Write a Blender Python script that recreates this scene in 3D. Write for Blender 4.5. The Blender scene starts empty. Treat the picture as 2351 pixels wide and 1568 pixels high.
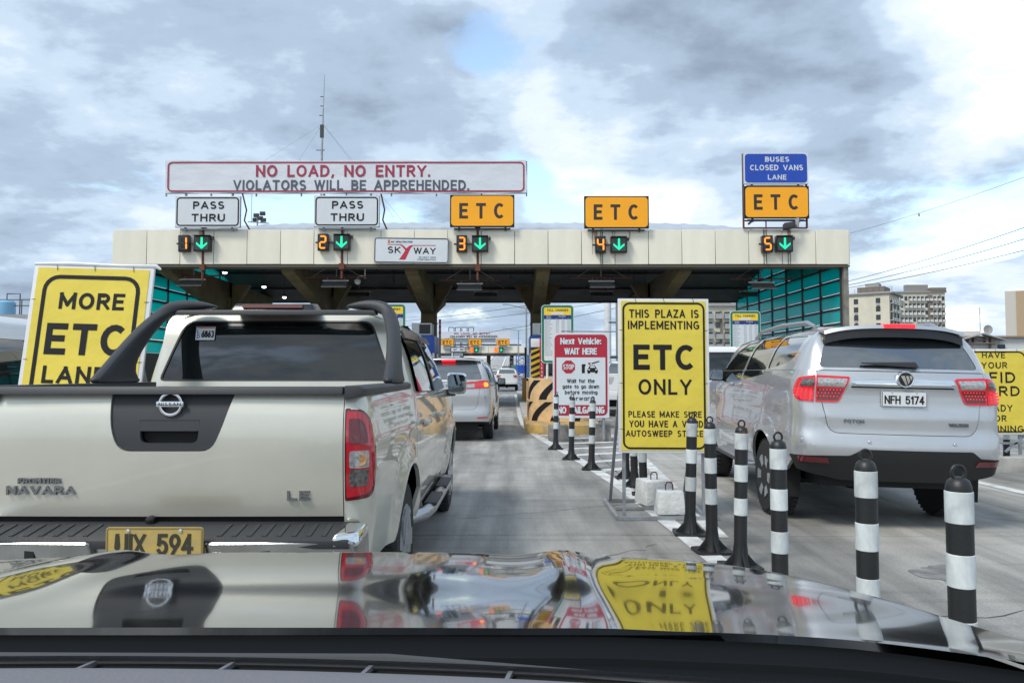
import bpy, bmesh, math, random
from mathutils import Vector, Matrix
from mathutils.geometry import delaunay_2d_cdt
random.seed(11)
R = math.radians
SC = bpy.context.scene
COL = SC.collection

# ---------------------------------------------------------------- camera
CAMH = 1.40
PITCH = R(2.49)
cam_d = bpy.data.cameras.new('camera')
cam_d.sensor_width = 36.0
cam_d.lens = 26.03
cam_d.clip_start = 0.05
cam_d.clip_end = 6000
cam = bpy.data.objects.new('camera', cam_d)
COL.objects.link(cam)
cam.location = (0, 0, CAMH)
cam.rotation_euler = (R(90) + PITCH, 0, 0)
SC.camera = cam

# ---------------------------------------------------------------- world: daylight sky under broken cloud
SUN_EL, SUN_AZ = R(50), R(226)          # azimuth clockwise from +Y: high behind the viewer
world = bpy.data.worlds.new('World')
SC.world = world
world.use_nodes = True
wn, wl = world.node_tree.nodes, world.node_tree.links
wn.clear()
def W(kind, **kw):
    n = wn.new(kind)
    for k, v in kw.items():
        setattr(n, k, v)
    return n
def wmath(op, a, b=None, c=None):
    n = W('ShaderNodeMath', operation=op)
    for i, v in enumerate((a, b, c)):
        if v is None: continue
        if isinstance(v, (int, float)): n.inputs[i].default_value = v
        else: wl.new(v, n.inputs[i])
    return n.outputs[0]
def wmix(f, a, b):
    n = W('ShaderNodeMix', data_type='RGBA')
    if isinstance(f, (int, float)): n.inputs[0].default_value = f
    else: wl.new(f, n.inputs[0])
    for i, v in ((6, a), (7, b)):
        if isinstance(v, tuple): n.inputs[i].default_value = (*v, 1)
        else: wl.new(v, n.inputs[i])
    return n.outputs[2]
def wramp(f, stops):
    n = W('ShaderNodeValToRGB')
    n.color_ramp.interpolation = 'EASE'
    e = n.color_ramp.elements
    while len(e) < len(stops): e.new(0.5)
    for i, (p, v) in enumerate(stops):
        e[i].position = p
        e[i].color = (v, v, v, 1) if isinstance(v, (int, float)) else (*v, 1)
    wl.new(f, n.inputs[0])
    return n.outputs[0]
sky = W('ShaderNodeTexSky', sky_type='NISHITA', sun_disc=False, sun_elevation=SUN_EL, sun_rotation=SUN_AZ)
sky.air_density = 1.3
sky.dust_density = 1.2
bg_sky = W('ShaderNodeBackground')
bg_sky.inputs[1].default_value = 0.15
wl.new(sky.outputs[0], bg_sky.inputs[0])
tc = W('ShaderNodeTexCoord')
nrm = W('ShaderNodeVectorMath', operation='NORMALIZE')
wl.new(tc.outputs['Generated'], nrm.inputs[0])
sep = W('ShaderNodeSeparateXYZ')
wl.new(nrm.outputs[0], sep.inputs[0])
zz = wmath('ADD', wmath('MAXIMUM', sep.outputs[2], 0.0), 0.22)
cv = W('ShaderNodeCombineXYZ')
wl.new(wmath('DIVIDE', sep.outputs[0], zz), cv.inputs[0])
wl.new(wmath('DIVIDE', sep.outputs[1], zz), cv.inputs[1])
def wnoise(scale, detail, rough, dist, off, stretch=(1, 1, 1)):
    mp = W('ShaderNodeMapping')
    mp.inputs['Location'].default_value = off
    mp.inputs['Scale'].default_value = stretch
    wl.new(cv.outputs[0], mp.inputs[0])
    n = W('ShaderNodeTexNoise')
    n.inputs['Scale'].default_value = scale
    n.inputs['Detail'].default_value = detail
    n.inputs['Roughness'].default_value = rough
    n.inputs['Distortion'].default_value = dist
    wl.new(mp.outputs[0], n.inputs[0])
    return n.outputs[0]
def skydir(x, y):
    v = Vector(((x - 1175.5) / 1700, 1, (784 - y) / 1700))
    v = Matrix.Rotation(PITCH, 3, 'X') @ v
    return v.normalized()
wtex = W('ShaderNodeTexNoise')
wtex.inputs['Scale'].default_value = 4.5
wtex.inputs['Detail'].default_value = 6
wl.new(nrm.outputs[0], wtex.inputs[0])
wofs = W('ShaderNodeVectorMath', operation='MULTIPLY_ADD')
wl.new(wtex.outputs['Color'], wofs.inputs[0])
wofs.inputs[1].default_value = (0.30, 0.30, 0.30)
wofs.inputs[2].default_value = (-0.15, -0.15, -0.15)
wadd = W('ShaderNodeVectorMath', operation='ADD')
wl.new(nrm.outputs[0], wadd.inputs[0]); wl.new(wofs.outputs[0], wadd.inputs[1])
warp = W('ShaderNodeVectorMath', operation='NORMALIZE')
wl.new(wadd.outputs[0], warp.inputs[0])
def blob(x, y, deg):
    """smooth 0..1 bank of cloud centred on one direction of the sky"""
    d = W('ShaderNodeVectorMath', operation='DOT_PRODUCT')
    wl.new(warp.outputs[0], d.inputs[0])
    d.inputs[1].default_value = skydir(x, y)
    mr = W('ShaderNodeMapRange', interpolation_type='SMOOTHSTEP')
    mr.inputs[1].default_value = math.cos(R(deg))
    mr.inputs[2].default_value = 1.0
    wl.new(d.outputs['Value'], mr.inputs[0])
    return mr.outputs[0]
n_big = wnoise(1.15, 8, 0.50, 0.2, (3.1, 1.7, 0.4), (1.0, 1.2, 1))
n_mid = wnoise(6.5, 10, 0.60, 0.10, (1.9, 6.3, 3.0), (1.0, 1.15, 1))
n_fine = wnoise(2.7, 9, 0.56, 0.15, (7.7, 4.2, 2.0), (1.0, 1.2, 1))
n_cov = wnoise(1.25, 9, 0.58, 0.3, (12.3, 8.1, 1.0))
tone = wmath('ADD', wmath('ADD', wmath('MULTIPLY', n_big, 0.42), wmath('MULTIPLY', n_fine, 0.54)), wmath('MULTIPLY', wmath('SUBTRACT', n_mid, 0.42), 0.30))
for x, y, deg, k in ((2340, 50, 12, 0.25), (1420, 350, 9, 0.12), (1290, 40, 9, 0.08), (1600, 130, 11, -0.055), (1870, 190, 12, -0.06), (2080, 250, 9, -0.06), (1430, 200, 8, -0.04),
                     (620, 60, 16, -0.10), (120, 540, 12, -0.12), (1720, 430, 9, 0.07), (330, 330, 12, 0.08),
                     (1100, 730, 10, -0.13), (1560, 60, 10, -0.08), (2250, 480, 9, 0.02), (900, 260, 13, -0.05)):
    tone = wmath('ADD', tone, wmath('MULTIPLY', blob(x, y, deg), k))
cloud = wramp(tone, [(0.22, (0.165, 0.210, 0.275)), (0.41, (0.255, 0.325, 0.412)), (0.50, (0.345, 0.425, 0.515)), (0.59, (0.46, 0.52, 0.58)), (0.74, (0.65, 0.66, 0.665))])
bg_cloud = W('ShaderNodeBackground')
wl.new(cloud, bg_cloud.inputs[0])
bg_cloud.inputs[1].default_value = 1.0
cov = n_cov
for x, y, deg, k in ((1065, 50, 5, -0.11), (1262, 420, 4.5, -0.16), (1900, 380, 5, -0.07), (2120, 690, 6, -0.08)):
    cov = wmath('ADD', cov, wmath('MULTIPLY', blob(x, y, deg), k))
covm = wramp(cov, [(0.345, 0.0), (0.45, 1.0)])
mixs = W('ShaderNodeMixShader')
wl.new(covm, mixs.inputs[0])
wl.new(bg_sky.outputs[0], mixs.inputs[1])
wl.new(bg_cloud.outputs[0], mixs.inputs[2])
wout = W('ShaderNodeOutputWorld')
wl.new(mixs.outputs[0], wout.inputs[0])

# ---------------------------------------------------------------- sun behind thin cloud
sun_d = bpy.data.lights.new('sun', 'SUN')
sun_d.energy = 1.5
sun_d.angle = R(16)
sun_d.color = (1.0, 0.945, 0.86)
sun = bpy.data.objects.new('sun', sun_d)
COL.objects.link(sun)
sv = Vector((math.sin(SUN_AZ) * math.cos(SUN_EL), math.cos(SUN_AZ) * math.cos(SUN_EL), math.sin(SUN_EL)))
sun.rotation_euler = sv.to_track_quat('Z', 'Y').to_euler()
SC.view_settings.view_transform = 'Standard'
SC.view_settings.look = 'None'
SC.view_settings.exposure = 0.9
SC.view_settings.gamma = 1.0
SC.view_settings.use_curve_mapping = False

# ---------------------------------------------------------------- helpers
def at(x, y, Y):
    """measured point of the photograph (2351 px wide copy) at distance Y -> metres"""
    u, v = (x - 1175.5) / 1700, (784 - y) / 1700
    k = Y / (math.cos(PITCH) - v * math.sin(PITCH))
    return Vector((u * k, Y, CAMH + k * (math.sin(PITCH) + v * math.cos(PITCH))))

def spl(pts):
    """smooth curve through (t, value) points, flat outside"""
    xs = [p[0] for p in pts]; ys = [p[1] for p in pts]; n = len(pts)
    m = []
    for i in range(n):
        if i == 0: m.append((ys[1] - ys[0]) / (xs[1] - xs[0]))
        elif i == n - 1: m.append((ys[-1] - ys[-2]) / (xs[-1] - xs[-2]))
        else:
            a = (ys[i] - ys[i - 1]) / (xs[i] - xs[i - 1]); b = (ys[i + 1] - ys[i]) / (xs[i + 1] - xs[i])
            m.append(0 if a * b <= 0 else 2 * a * b / (a + b))
    def f(t):
        if t <= xs[0]: return ys[0]
        if t >= xs[-1]: return ys[-1]
        i = 0
        while t > xs[i + 1]: i += 1
        h = xs[i + 1] - xs[i]; u = (t - xs[i]) / h
        return ((2*u**3 - 3*u*u + 1) * ys[i] + (u**3 - 2*u*u + u) * h * m[i] + (-2*u**3 + 3*u*u) * ys[i + 1] + (u**3 - u*u) * h * m[i + 1])
    return f

MATS = {}
def mat(name, col, rough=0.5, metal=0.0, coat=0.0, var=0.0, scale=3.0, bump=0.0, bscale=None, emis=0.0, ecol=None, spec=0.5, col2=None, stretch=(1, 1, 1), grain=0.0, bdist=0.02):
    if name in MATS: return MATS[name]
    m = bpy.data.materials.new(name)
    m.use_nodes = True
    nt = m.node_tree; N, L = nt.nodes, nt.links
    b = N['Principled BSDF']
    b.inputs['Base Color'].default_value = (*col, 1)
    b.inputs['Roughness'].default_value = rough
    b.inputs['Metallic'].default_value = metal
    b.inputs['Coat Weight'].default_value = coat
    b.inputs['Coat Roughness'].default_value = 0.03
    b.inputs['Specular IOR Level'].default_value = spec
    if emis:
        b.inputs['Emission Color'].default_value = (*(ecol or col), 1)
        b.inputs['Emission Strength'].default_value = emis
    if var or bump or grain:
        t = N.new('ShaderNodeTexCoord')
        mp = N.new('ShaderNodeMapping'); mp.inputs['Scale'].default_value = stretch
        L.new(t.outputs['Object'], mp.inputs[0])
        if var:
            n = N.new('ShaderNodeTexNoise'); n.inputs['Scale'].default_value = scale; n.inputs['Detail'].default_value = 8; n.inputs['Roughness'].default_value = 0.62
            L.new(mp.outputs[0], n.inputs[0])
            r = N.new('ShaderNodeValToRGB')
            c2 = col2 or tuple(c * (1 - var) for c in col)
            r.color_ramp.elements[0].position = 0.34; r.color_ramp.elements[0].color = (*c2, 1)
            r.color_ramp.elements[1].position = 0.62; r.color_ramp.elements[1].color = (*col, 1)
            L.new(n.outputs[0], r.inputs[0]); L.new(r.outputs[0], b.inputs['Base Color'])
            rr = N.new('ShaderNodeMapRange'); rr.inputs[3].default_value = min(1, rough + 0.12); rr.inputs[4].default_value = max(0.02, rough - 0.04)
            L.new(n.outputs[0], rr.inputs[0]); L.new(rr.outputs[0], b.inputs['Roughness'])
        if bump:
            n2 = N.new('ShaderNodeTexNoise'); n2.inputs['Scale'].default_value = bscale or scale; n2.inputs['Detail'].default_value = 6
            L.new(mp.outputs[0], n2.inputs[0])
            bp = N.new('ShaderNodeBump'); bp.inputs['Strength'].default_value = bump; bp.inputs['Distance'].default_value = bdist
            L.new(n2.outputs[0], bp.inputs['Height']); L.new(bp.outputs[0], b.inputs['Normal'])
    MATS[name] = m
    return m

def tag(o, label=None, cat=None, group=None, kind=None):
    if label: o['label'] = label
    if cat: o['category'] = cat
    if group: o['group'] = group
    if kind: o['kind'] = kind
    return o

def thing(name, label, cat, loc=(0, 0, 0), rz=0.0, group=None):
    o = bpy.data.objects.new(name, None)
    o.empty_display_size = 0.2
    COL.objects.link(o)
    o.location = loc
    o.rotation_euler = (0, 0, rz)
    return tag(o, label, cat, group)

def copy_tree(o, parent=None):
    c = o.copy(); COL.objects.link(c)
    if parent is not None: c.parent = parent
    for ch in list(o.children): copy_tree(ch, c)
    return c

class MB:
    def __init__(self): self.v = []; self.f = []
    def add(self, vs, fs):
        k = len(self.v); self.v += [tuple(p) for p in vs]; self.f += [tuple(i + k for i in f) for f in fs]; return self
    def box(self, x0, x1, y0, y1, z0, z1):
        return self.add([(x0, y0, z0), (x1, y0, z0), (x1, y1, z0), (x0, y1, z0), (x0, y0, z1), (x1, y0, z1), (x1, y1, z1), (x0, y1, z1)],
                        [(0, 3, 2, 1), (4, 5, 6, 7), (0, 1, 5, 4), (1, 2, 6, 5), (2, 3, 7, 6), (3, 0, 4, 7)])
    def hexa(self, p):   # eight corners, same order as box
        return self.add(p, [(0, 3, 2, 1), (4, 5, 6, 7), (0, 1, 5, 4), (1, 2, 6, 5), (2, 3, 7, 6), (3, 0, 4, 7)])
    def bar(self, a, b, w, h=None, up=(0, 0, 1)):
        a, b = Vector(a), Vector(b); h = h or w
        d = (b - a).normalized(); u = Vector(up)
        if abs(d.dot(u)) > 0.98: u = Vector((0, 1, 0))
        s = d.cross(u).normalized() * (w / 2); t = s.cross(d).normalized() * (h / 2)
        return self.hexa([a - s - t, a + s - t, b + s - t, b - s - t, a - s + t, a + s + t, b + s + t, b - s + t])
    def tube(self, pts, r, seg=8, caps=True):
        pts = [Vector(p) for p in pts]; n = len(pts); rs = r if isinstance(r, (list, tuple)) else [r] * n
        vs, fs = [], []
        ref = None
        for i, p in enumerate(pts):
            d = (pts[min(i + 1, n - 1)] - pts[max(i - 1, 0)]).normalized()
            if ref is None:
                ref = d.cross(Vector((0, 0, 1)))
                if ref.length < 0.1: ref = d.cross(Vector((0, 1, 0)))
            ref = (ref - d * ref.dot(d)).normalized(); q = d.cross(ref)
            for k in range(seg):
                a = 2 * math.pi * k / seg
                vs.append(p + (ref * math.cos(a) + q * math.sin(a)) * rs[i])
        for i in range(n - 1):
            for k in range(seg):
                fs.append((i * seg + k, i * seg + (k + 1) % seg, (i + 1) * seg + (k + 1) % seg, (i + 1) * seg + k))
        if caps:
            fs.append(tuple(range(seg))[::-1]); fs.append(tuple((n - 1) * seg + k for k in range(seg)))
        return self.add(vs, fs)
    def lathe(self, prof, seg=24, axis='z', c=(0, 0, 0)):
        vs, fs = [], []
        for (r, h) in prof:
            for k in range(seg):
                a = 2 * math.pi * k / seg; p, q = r * math.cos(a), r * math.sin(a)
                vs.append((c[0] + p, c[1] + q, c[2] + h) if axis == 'z' else (c[0] + h, c[1] + p, c[2] + q) if axis == 'x' else (c[0] + p, c[1] + h, c[2] + q))
        n = len(prof)
        for i in range(n - 1):
            for k in range(seg):
                fs.append((i * seg + k, i * seg + (k + 1) % seg, (i + 1) * seg + (k + 1) % seg, (i + 1) * seg + k))
        fs.append(tuple(range(seg))[::-1]); fs.append(tuple((n - 1) * seg + k for k in range(seg)))
        return self.add(vs, fs)
    def prism(self, poly, d0, d1, plane='xz'):
        """polygon in a plane, extruded along the third axis from d0 to d1"""
        def m(p, d): return (p[0], d, p[1]) if plane == 'xz' else (d, p[0], p[1]) if plane == 'yz' else (p[0], p[1], d)
        n = len(poly)
        vs = [m(p, d0) for p in poly] + [m(p, d1) for p in poly]
        fs = [tuple(range(n)), tuple(range(n, 2 * n))[::-1]] + [(i, i + n, (i + 1) % n + n, (i + 1) % n) for i in range(n)]
        return self.add(vs, fs)
    def ring(self, outer, inner, d0, d1):
        n = len(outer)
        vs = [(p[0], d, p[1]) for d in (d0, d1) for pl in (outer, inner) for p in pl]
        fs = []
        for i in range(n):
            j = (i + 1) % n
            fs += [(i, j, n + j, n + i), (2*n + i, 3*n + i, 3*n + j, 2*n + j), (i, 2*n + i, 2*n + j, j), (n + i, n + j, 3*n + j, 3*n + i)]
        return self.add(vs, fs)
    def grid(self, fn, nu, nv):
        vs = [fn(i / nu, j / nv) for j in range(nv + 1) for i in range(nu + 1)]
        fs = [(j * (nu + 1) + i, j * (nu + 1) + i + 1, (j + 1) * (nu + 1) + i + 1, (j + 1) * (nu + 1) + i) for j in range(nv) for i in range(nu)]
        return self.add(vs, fs)
    def mesh(self, name, m, bevel=0, smooth=True, seg=2, fix=True):
        me = bpy.data.meshes.new(name)
        bm = bmesh.new()
        vv = [bm.verts.new(p) for p in self.v]
        for f in self.f:
            try: bm.faces.new([vv[i] for i in f])
            except ValueError: pass
        if fix: bmesh.ops.recalc_face_normals(bm, faces=bm.faces)
        if bevel:
            bmesh.ops.bevel(bm, geom=[e for e in bm.edges if len(e.link_faces) == 2 and e.calc_face_angle(0) > 0.5], offset=bevel, segments=seg, affect='EDGES', profile=0.6, clamp_overlap=True)
        bm.to_mesh(me); bm.free()
        if m: me.materials.append(m)
        if smooth:
            me.polygons.foreach_set('use_smooth', [True] * len(me.polygons))
            me.set_sharp_from_angle(angle=R(38))
        return me
    def build(self, name, m, parent=None, label=None, bevel=0, smooth=True, seg=2, kind=None, loc=None, fix=True):
        o = bpy.data.objects.new(name, self.mesh(name, m, bevel, smooth, seg, fix))
        COL.objects.link(o)
        if parent is not None: o.parent = parent
        if label: o['label'] = label
        if kind: o['kind'] = kind
        if loc is not None: o.location = loc
        return o

def inst(src, parent=None, loc=None, rz=None, scale=None):
    c = src.copy(); COL.objects.link(c)
    if parent is not None: c.parent = parent
    if loc is not None: c.location = loc
    if rz is not None: c.rotation_euler = (0, 0, rz)
    if scale is not None: c.scale = scale
    return c

def rrect(cx, cz, w, h, r, seg=5):
    out = []
    r = max(r, 1e-4)
    for (sx, sz, a0) in ((1, 1, 0), (-1, 1, 90), (-1, -1, 180), (1, -1, 270)):
        for k in range(seg + 1):
            a = R(a0 + 90 * k / seg)
            out.append((cx + sx * (w / 2 - r) + r * math.cos(a), cz + sz * (h / 2 - r) + r * math.sin(a)))
    return out
def rpoly(pts, rad, seg=4):
    """polygon with rounded corners"""
    n = len(pts); out = []
    for i in range(n):
        p = Vector(pts[i]); a = Vector(pts[i - 1]) - p; b = Vector(pts[(i + 1) % n]) - p
        r = rad[i] if isinstance(rad, (list, tuple)) else rad
        r = min(r, a.length * 0.48, b.length * 0.48)
        if r < 1e-4: out.append(tuple(p)); continue
        p0 = p + a.normalized() * r; p1 = p + b.normalized() * r
        for k in range(seg + 1):
            t = k / seg
            q = p0 * (1 - t) ** 2 + p * 2 * t * (1 - t) + p1 * t * t
            out.append((q.x, q.y))
    return out
def shrink(poly, d):
    n = len(poly)
    area = sum(poly[i][0] * poly[(i + 1) % n][1] - poly[(i + 1) % n][0] * poly[i][1] for i in range(n))
    s = 1 if area > 0 else -1
    out = []
    for i in range(n):
        p = Vector(poly[i]); a = p - Vector(poly[i - 1]); b = Vector(poly[(i + 1) % n]) - p
        if a.length < 1e-6 or b.length < 1e-6: out.append(tuple(p)); continue
        na = Vector((-a.y, a.x)).normalized() * s; nb = Vector((-b.y, b.x)).normalized() * s
        m = na + nb
        m = m / max(m.length_squared / 2, 0.5)
        out.append((p.x + m.x * d, p.y + m.y * d))
    return out

def plate(name, m, parent, cx, cz, w, h, r, y0, t, label=None):
    return MB().prism(rrect(cx, cz, w, h, r), y0, y0 - t).build(name, m, parent, label)
def border(name, m, parent, cx, cz, w, h, r, bw, y0, t):
    return MB().ring(rrect(cx, cz, w, h, r), rrect(cx, cz, w - 2 * bw, h - 2 * bw, max(r - bw, 0.002)), y0, y0 - t).build(name, m, parent)

# ---------------------------------------------------------------- stroke lettering in the manner of road-sign capitals
def _arc(cx, cy, rx, ry, a0, a1, n=None):
    n = n or max(4, int(abs(a1 - a0) / 20))
    return [(cx + rx * math.cos(R(a0 + (a1 - a0) * k / n)), cy + ry * math.sin(R(a0 + (a1 - a0) * k / n))) for k in range(n + 1)]
_el = lambda cx, cy, rx, ry: _arc(cx, cy, rx, ry, 0, 360, 20)
GL = {
 'A': (.74, [[(0,0),(.37,1)], [(.37,1),(.74,0)], [(.13,.30),(.61,.30)]]),
 'B': (.60, [[(0,0),(0,1)], [(0,1),(.33,1)] + _arc(.33,.765,.24,.235,90,-90) + [(0,.53)], [(0,.53),(.34,.53)] + _arc(.34,.265,.27,.265,90,-90) + [(0,0)]]),
 'C': (.66, ['n', _arc(.37,.5,.37,.5,46,314)]),
 'D': (.66, [[(0,0),(0,1)], [(0,1),(.26,1)] + _arc(.26,.5,.40,.5,90,-90) + [(0,0)]]),
 'E': (.52, [[(0,0),(0,1)], [(0,1),(.52,1)], [(0,.52),(.45,.52)], [(0,0),(.52,0)]]),
 'F': (.50, [[(0,0),(0,1)], [(0,1),(.50,1)], [(0,.52),(.43,.52)]]),
 'G': (.70, ['n', _arc(.37,.5,.37,.5,46,326), [(.69,.14),(.69,.48)], [(.69,.46),(.42,.46)]]),
 'H': (.64, [[(0,0),(0,1)], [(.64,0),(.64,1)], [(0,.52),(.64,.52)]]),
 'I': (.0, [[(0,0),(0,1)]]),
 'J': (.42, [[(.42,1),(.42,.24)] + _arc(.21,.24,.21,.24,0,-170)]),
 'K': (.62, [[(0,0),(0,1)], [(.58,1),(0,.38)], [(.20,.58),(.62,0)]]),
 'L': (.48, [[(0,0),(0,1)], [(0,0),(.48,0)]]),
 'M': (.84, [[(0,0),(0,1)], [(0,1),(.42,.22)], [(.42,.22),(.84,1)], [(.84,1),(.84,0)]]),
 'N': (.66, [[(0,0),(0,1)], [(0,1),(.66,0)], [(.66,0),(.66,1)]]),
 'O': (.76, ['n', _el(.38,.5,.38,.5)]),
 'P': (.58, [[(0,0),(0,1)], [(0,1),(.32,1)] + _arc(.32,.725,.27,.275,90,-90) + [(0,.45)]]),
 'Q': (.76, ['n', _el(.38,.5,.38,.5), [(.46,.26),(.74,0)]]),
 'R': (.60, [[(0,0),(0,1)], [(0,1),(.32,1)] + _arc(.32,.735,.26,.265,90,-90) + [(0,.47)], [(.28,.47),(.60,0)]]),
 'S': (.58, ['n', _arc(.29,.755,.27,.245,32,270) + _arc(.29,.255,.29,.255,90,-148)[1:]]),
 'T': (.62, [[(0,1),(.62,1)], [(.31,1),(.31,0)]]),
 'U': (.64, [[(0,1),(0,.32)] + _arc(.32,.32,.32,.32,180,360) + [(.64,1)]]),
 'V': (.70, [[(0,1),(.35,0)], [(.35,0),(.70,1)]]),
 'W': (1.04, [[(0,1),(.26,0)], [(.26,0),(.52,1)], [(.52,1),(.78,0)], [(.78,0),(1.04,1)]]),
 'X': (.64, [[(0,0),(.64,1)], [(0,1),(.64,0)]]),
 'Y': (.66, [[(0,1),(.33,.46)], [(.66,1),(.33,.46)], [(.33,.46),(.33,0)]]),
 'Z': (.58, [[(0,1),(.58,1)], [(.58,1),(0,0)], [(0,0),(.58,0)]]),
 '0': (.56, ['n', _el(.28,.5,.28,.5)]),
 '1': (.26, [[(0,.78),(.22,1)], [(.22,1),(.22,0)]]),
 '2': (.56, [_arc(.28,.72,.28,.28,165,-32) + [(0,0)], [(0,0),(.56,0)]]),
 '3': (.56, ['n', _arc(.27,.755,.25,.245,150,-90), _arc(.27,.265,.29,.265,90,-150)]),
 '4': (.58, [[(.42,0),(.42,1)], [(.42,1),(0,.27)], [(0,.27),(.58,.27)]]),
 '5': (.56, [[(.50,1),(.06,1)], [(.06,1),(.03,.52)], ['n'] and [(.03,.52)] + _arc(.26,.32,.29,.32,130,-150)]),
 '6': (.56, ['n', _el(.28,.32,.28,.32), [(.05,.46),(.40,1)]]),
 '7': (.54, [[(0,1),(.54,1)], [(.54,1),(.16,0)]]),
 '8': (.56, ['n', _el(.28,.765,.23,.235), _el(.28,.265,.28,.265)]),
 '9': (.56, ['n', _el(.28,.68,.28,.32), [(.51,.54),(.16,0)]]),
 'a': (.50, ['n', _el(.25,.36,.25,.36), [(.5,.72),(.5,0)]]),
 'b': (.50, ['n', _el(.25,.36,.25,.36), [(0,1),(0,0)]]),
 'c': (.48, ['n', _arc(.27,.36,.27,.36,48,312)]),
 'd': (.50, ['n', _el(.25,.36,.25,.36), [(.5,1),(.5,0)]]),
 'e': (.53, ['n', [(.02,.38),(.51,.38)], _arc(.27,.36,.26,.36,0,315)]),
 'f': (.34, ['n', [(.14,0),(.14,.8)] + _arc(.34,.8,.2,.2,180,85), [(0,.68),(.32,.68)]]),
 'g': (.50, ['n', _el(.25,.36,.25,.36), [(.5,.72),(.5,-.02)] + _arc(.25,-.02,.25,.22,0,-150)]),
 'h': (.48, [[(0,0),(0,1)], _arc(.24,.46,.24,.26,180,0) + [(.48,0)]]),
 'i': (.0, [[(0,0),(0,.70)], [(0,.96),(0,1)]]),
 'l': (.0, [[(0,0),(0,1)]]),
 'm': (.80, [[(0,0),(0,.72)], _arc(.2,.5,.2,.22,180,0) + [(.4,0)], _arc(.6,.5,.2,.22,180,0) + [(.8,0)]]),
 'n': (.48, [[(0,0),(0,.72)], _arc(.24,.46,.24,.26,180,0) + [(.48,0)]]),
 'o': (.52, ['n', _el(.26,.36,.26,.36)]),
 'r': (.30, [[(0,0),(0,.72)], _arc(.24,.44,.24,.28,180,75)]),
 't': (.32, ['n', [(.13,.95),(.13,.15)] + _arc(.28,.15,.15,.15,180,290), [(0,.70),(.32,.70)]]),
 'v': (.48, [[(0,.72),(.24,0)], [(.24,0),(.48,.72)]]),
 'w': (.74, [[(0,.72),(.19,0)], [(.19,0),(.37,.72)], [(.37,.72),(.55,0)], [(.55,0),(.74,.72)]]),
 'x': (.48, [[(0,.72),(.48,0)], [(0,0),(.48,.72)]]),
 'y': (.48, [[(0,.72),(.24,0)], [(.48,.72),(.14,-.28)]]),
 '.': (.02, [[(0,0),(0,.02)]]), ',': (.06, [[(.06,.04),(0,-.14)]]), ':': (.02, [[(0,.05),(0,.08)], [(0,.60),(0,.63)]]),
 '&': (.62, ['n', _el(.26,.77,.16,.22), [(.13,.66),(.60,0)], _arc(.26,.27,.26,.27,125,380)]),
}
TEXTS = []
def T(s, parent, m, cx, cz, w, h, y, rz=0.0, name='lettering', bold=0.0, ext=0.002, space=1.0, shear=0.0, label=None, wt=0.175, gap=0.34):
    TEXTS.append((s, parent, m, cx, cz, w, h, y, rz, name, ext, shear, label, wt, gap))
def _stroke(pts, hw, c0, c1):
    """outline of one polyline, mitred, with optional half-width caps"""
    P = [Vector(p) for p in pts]
    if len(P) < 2: return None
    closed = (P[0] - P[-1]).length < 1e-6
    if not closed:
        if c0: P[0] = P[0] + (P[0] - P[1]).normalized() * hw
        if c1: P[-1] = P[-1] + (P[-1] - P[-2]).normalized() * hw
    n = len(P); L, Rr = [], []
    for i in range(n):
        if closed: a, b = P[i] - P[i - 1 if i else -2], P[(i + 1) if i < n - 1 else 1] - P[i]
        else: a, b = (P[i] - P[i - 1] if i else P[1] - P[0]), (P[i + 1] - P[i] if i < n - 1 else P[-1] - P[-2])
        na = Vector((-a.y, a.x)).normalized(); nb = Vector((-b.y, b.x)).normalized(); m = na + nb
        m = m / max(m.length_squared / 2, .6)
        L.append(P[i] + m * hw); Rr.append(P[i] - m * hw)
    return ([L, Rr] if closed else [L + Rr[::-1]])
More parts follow.
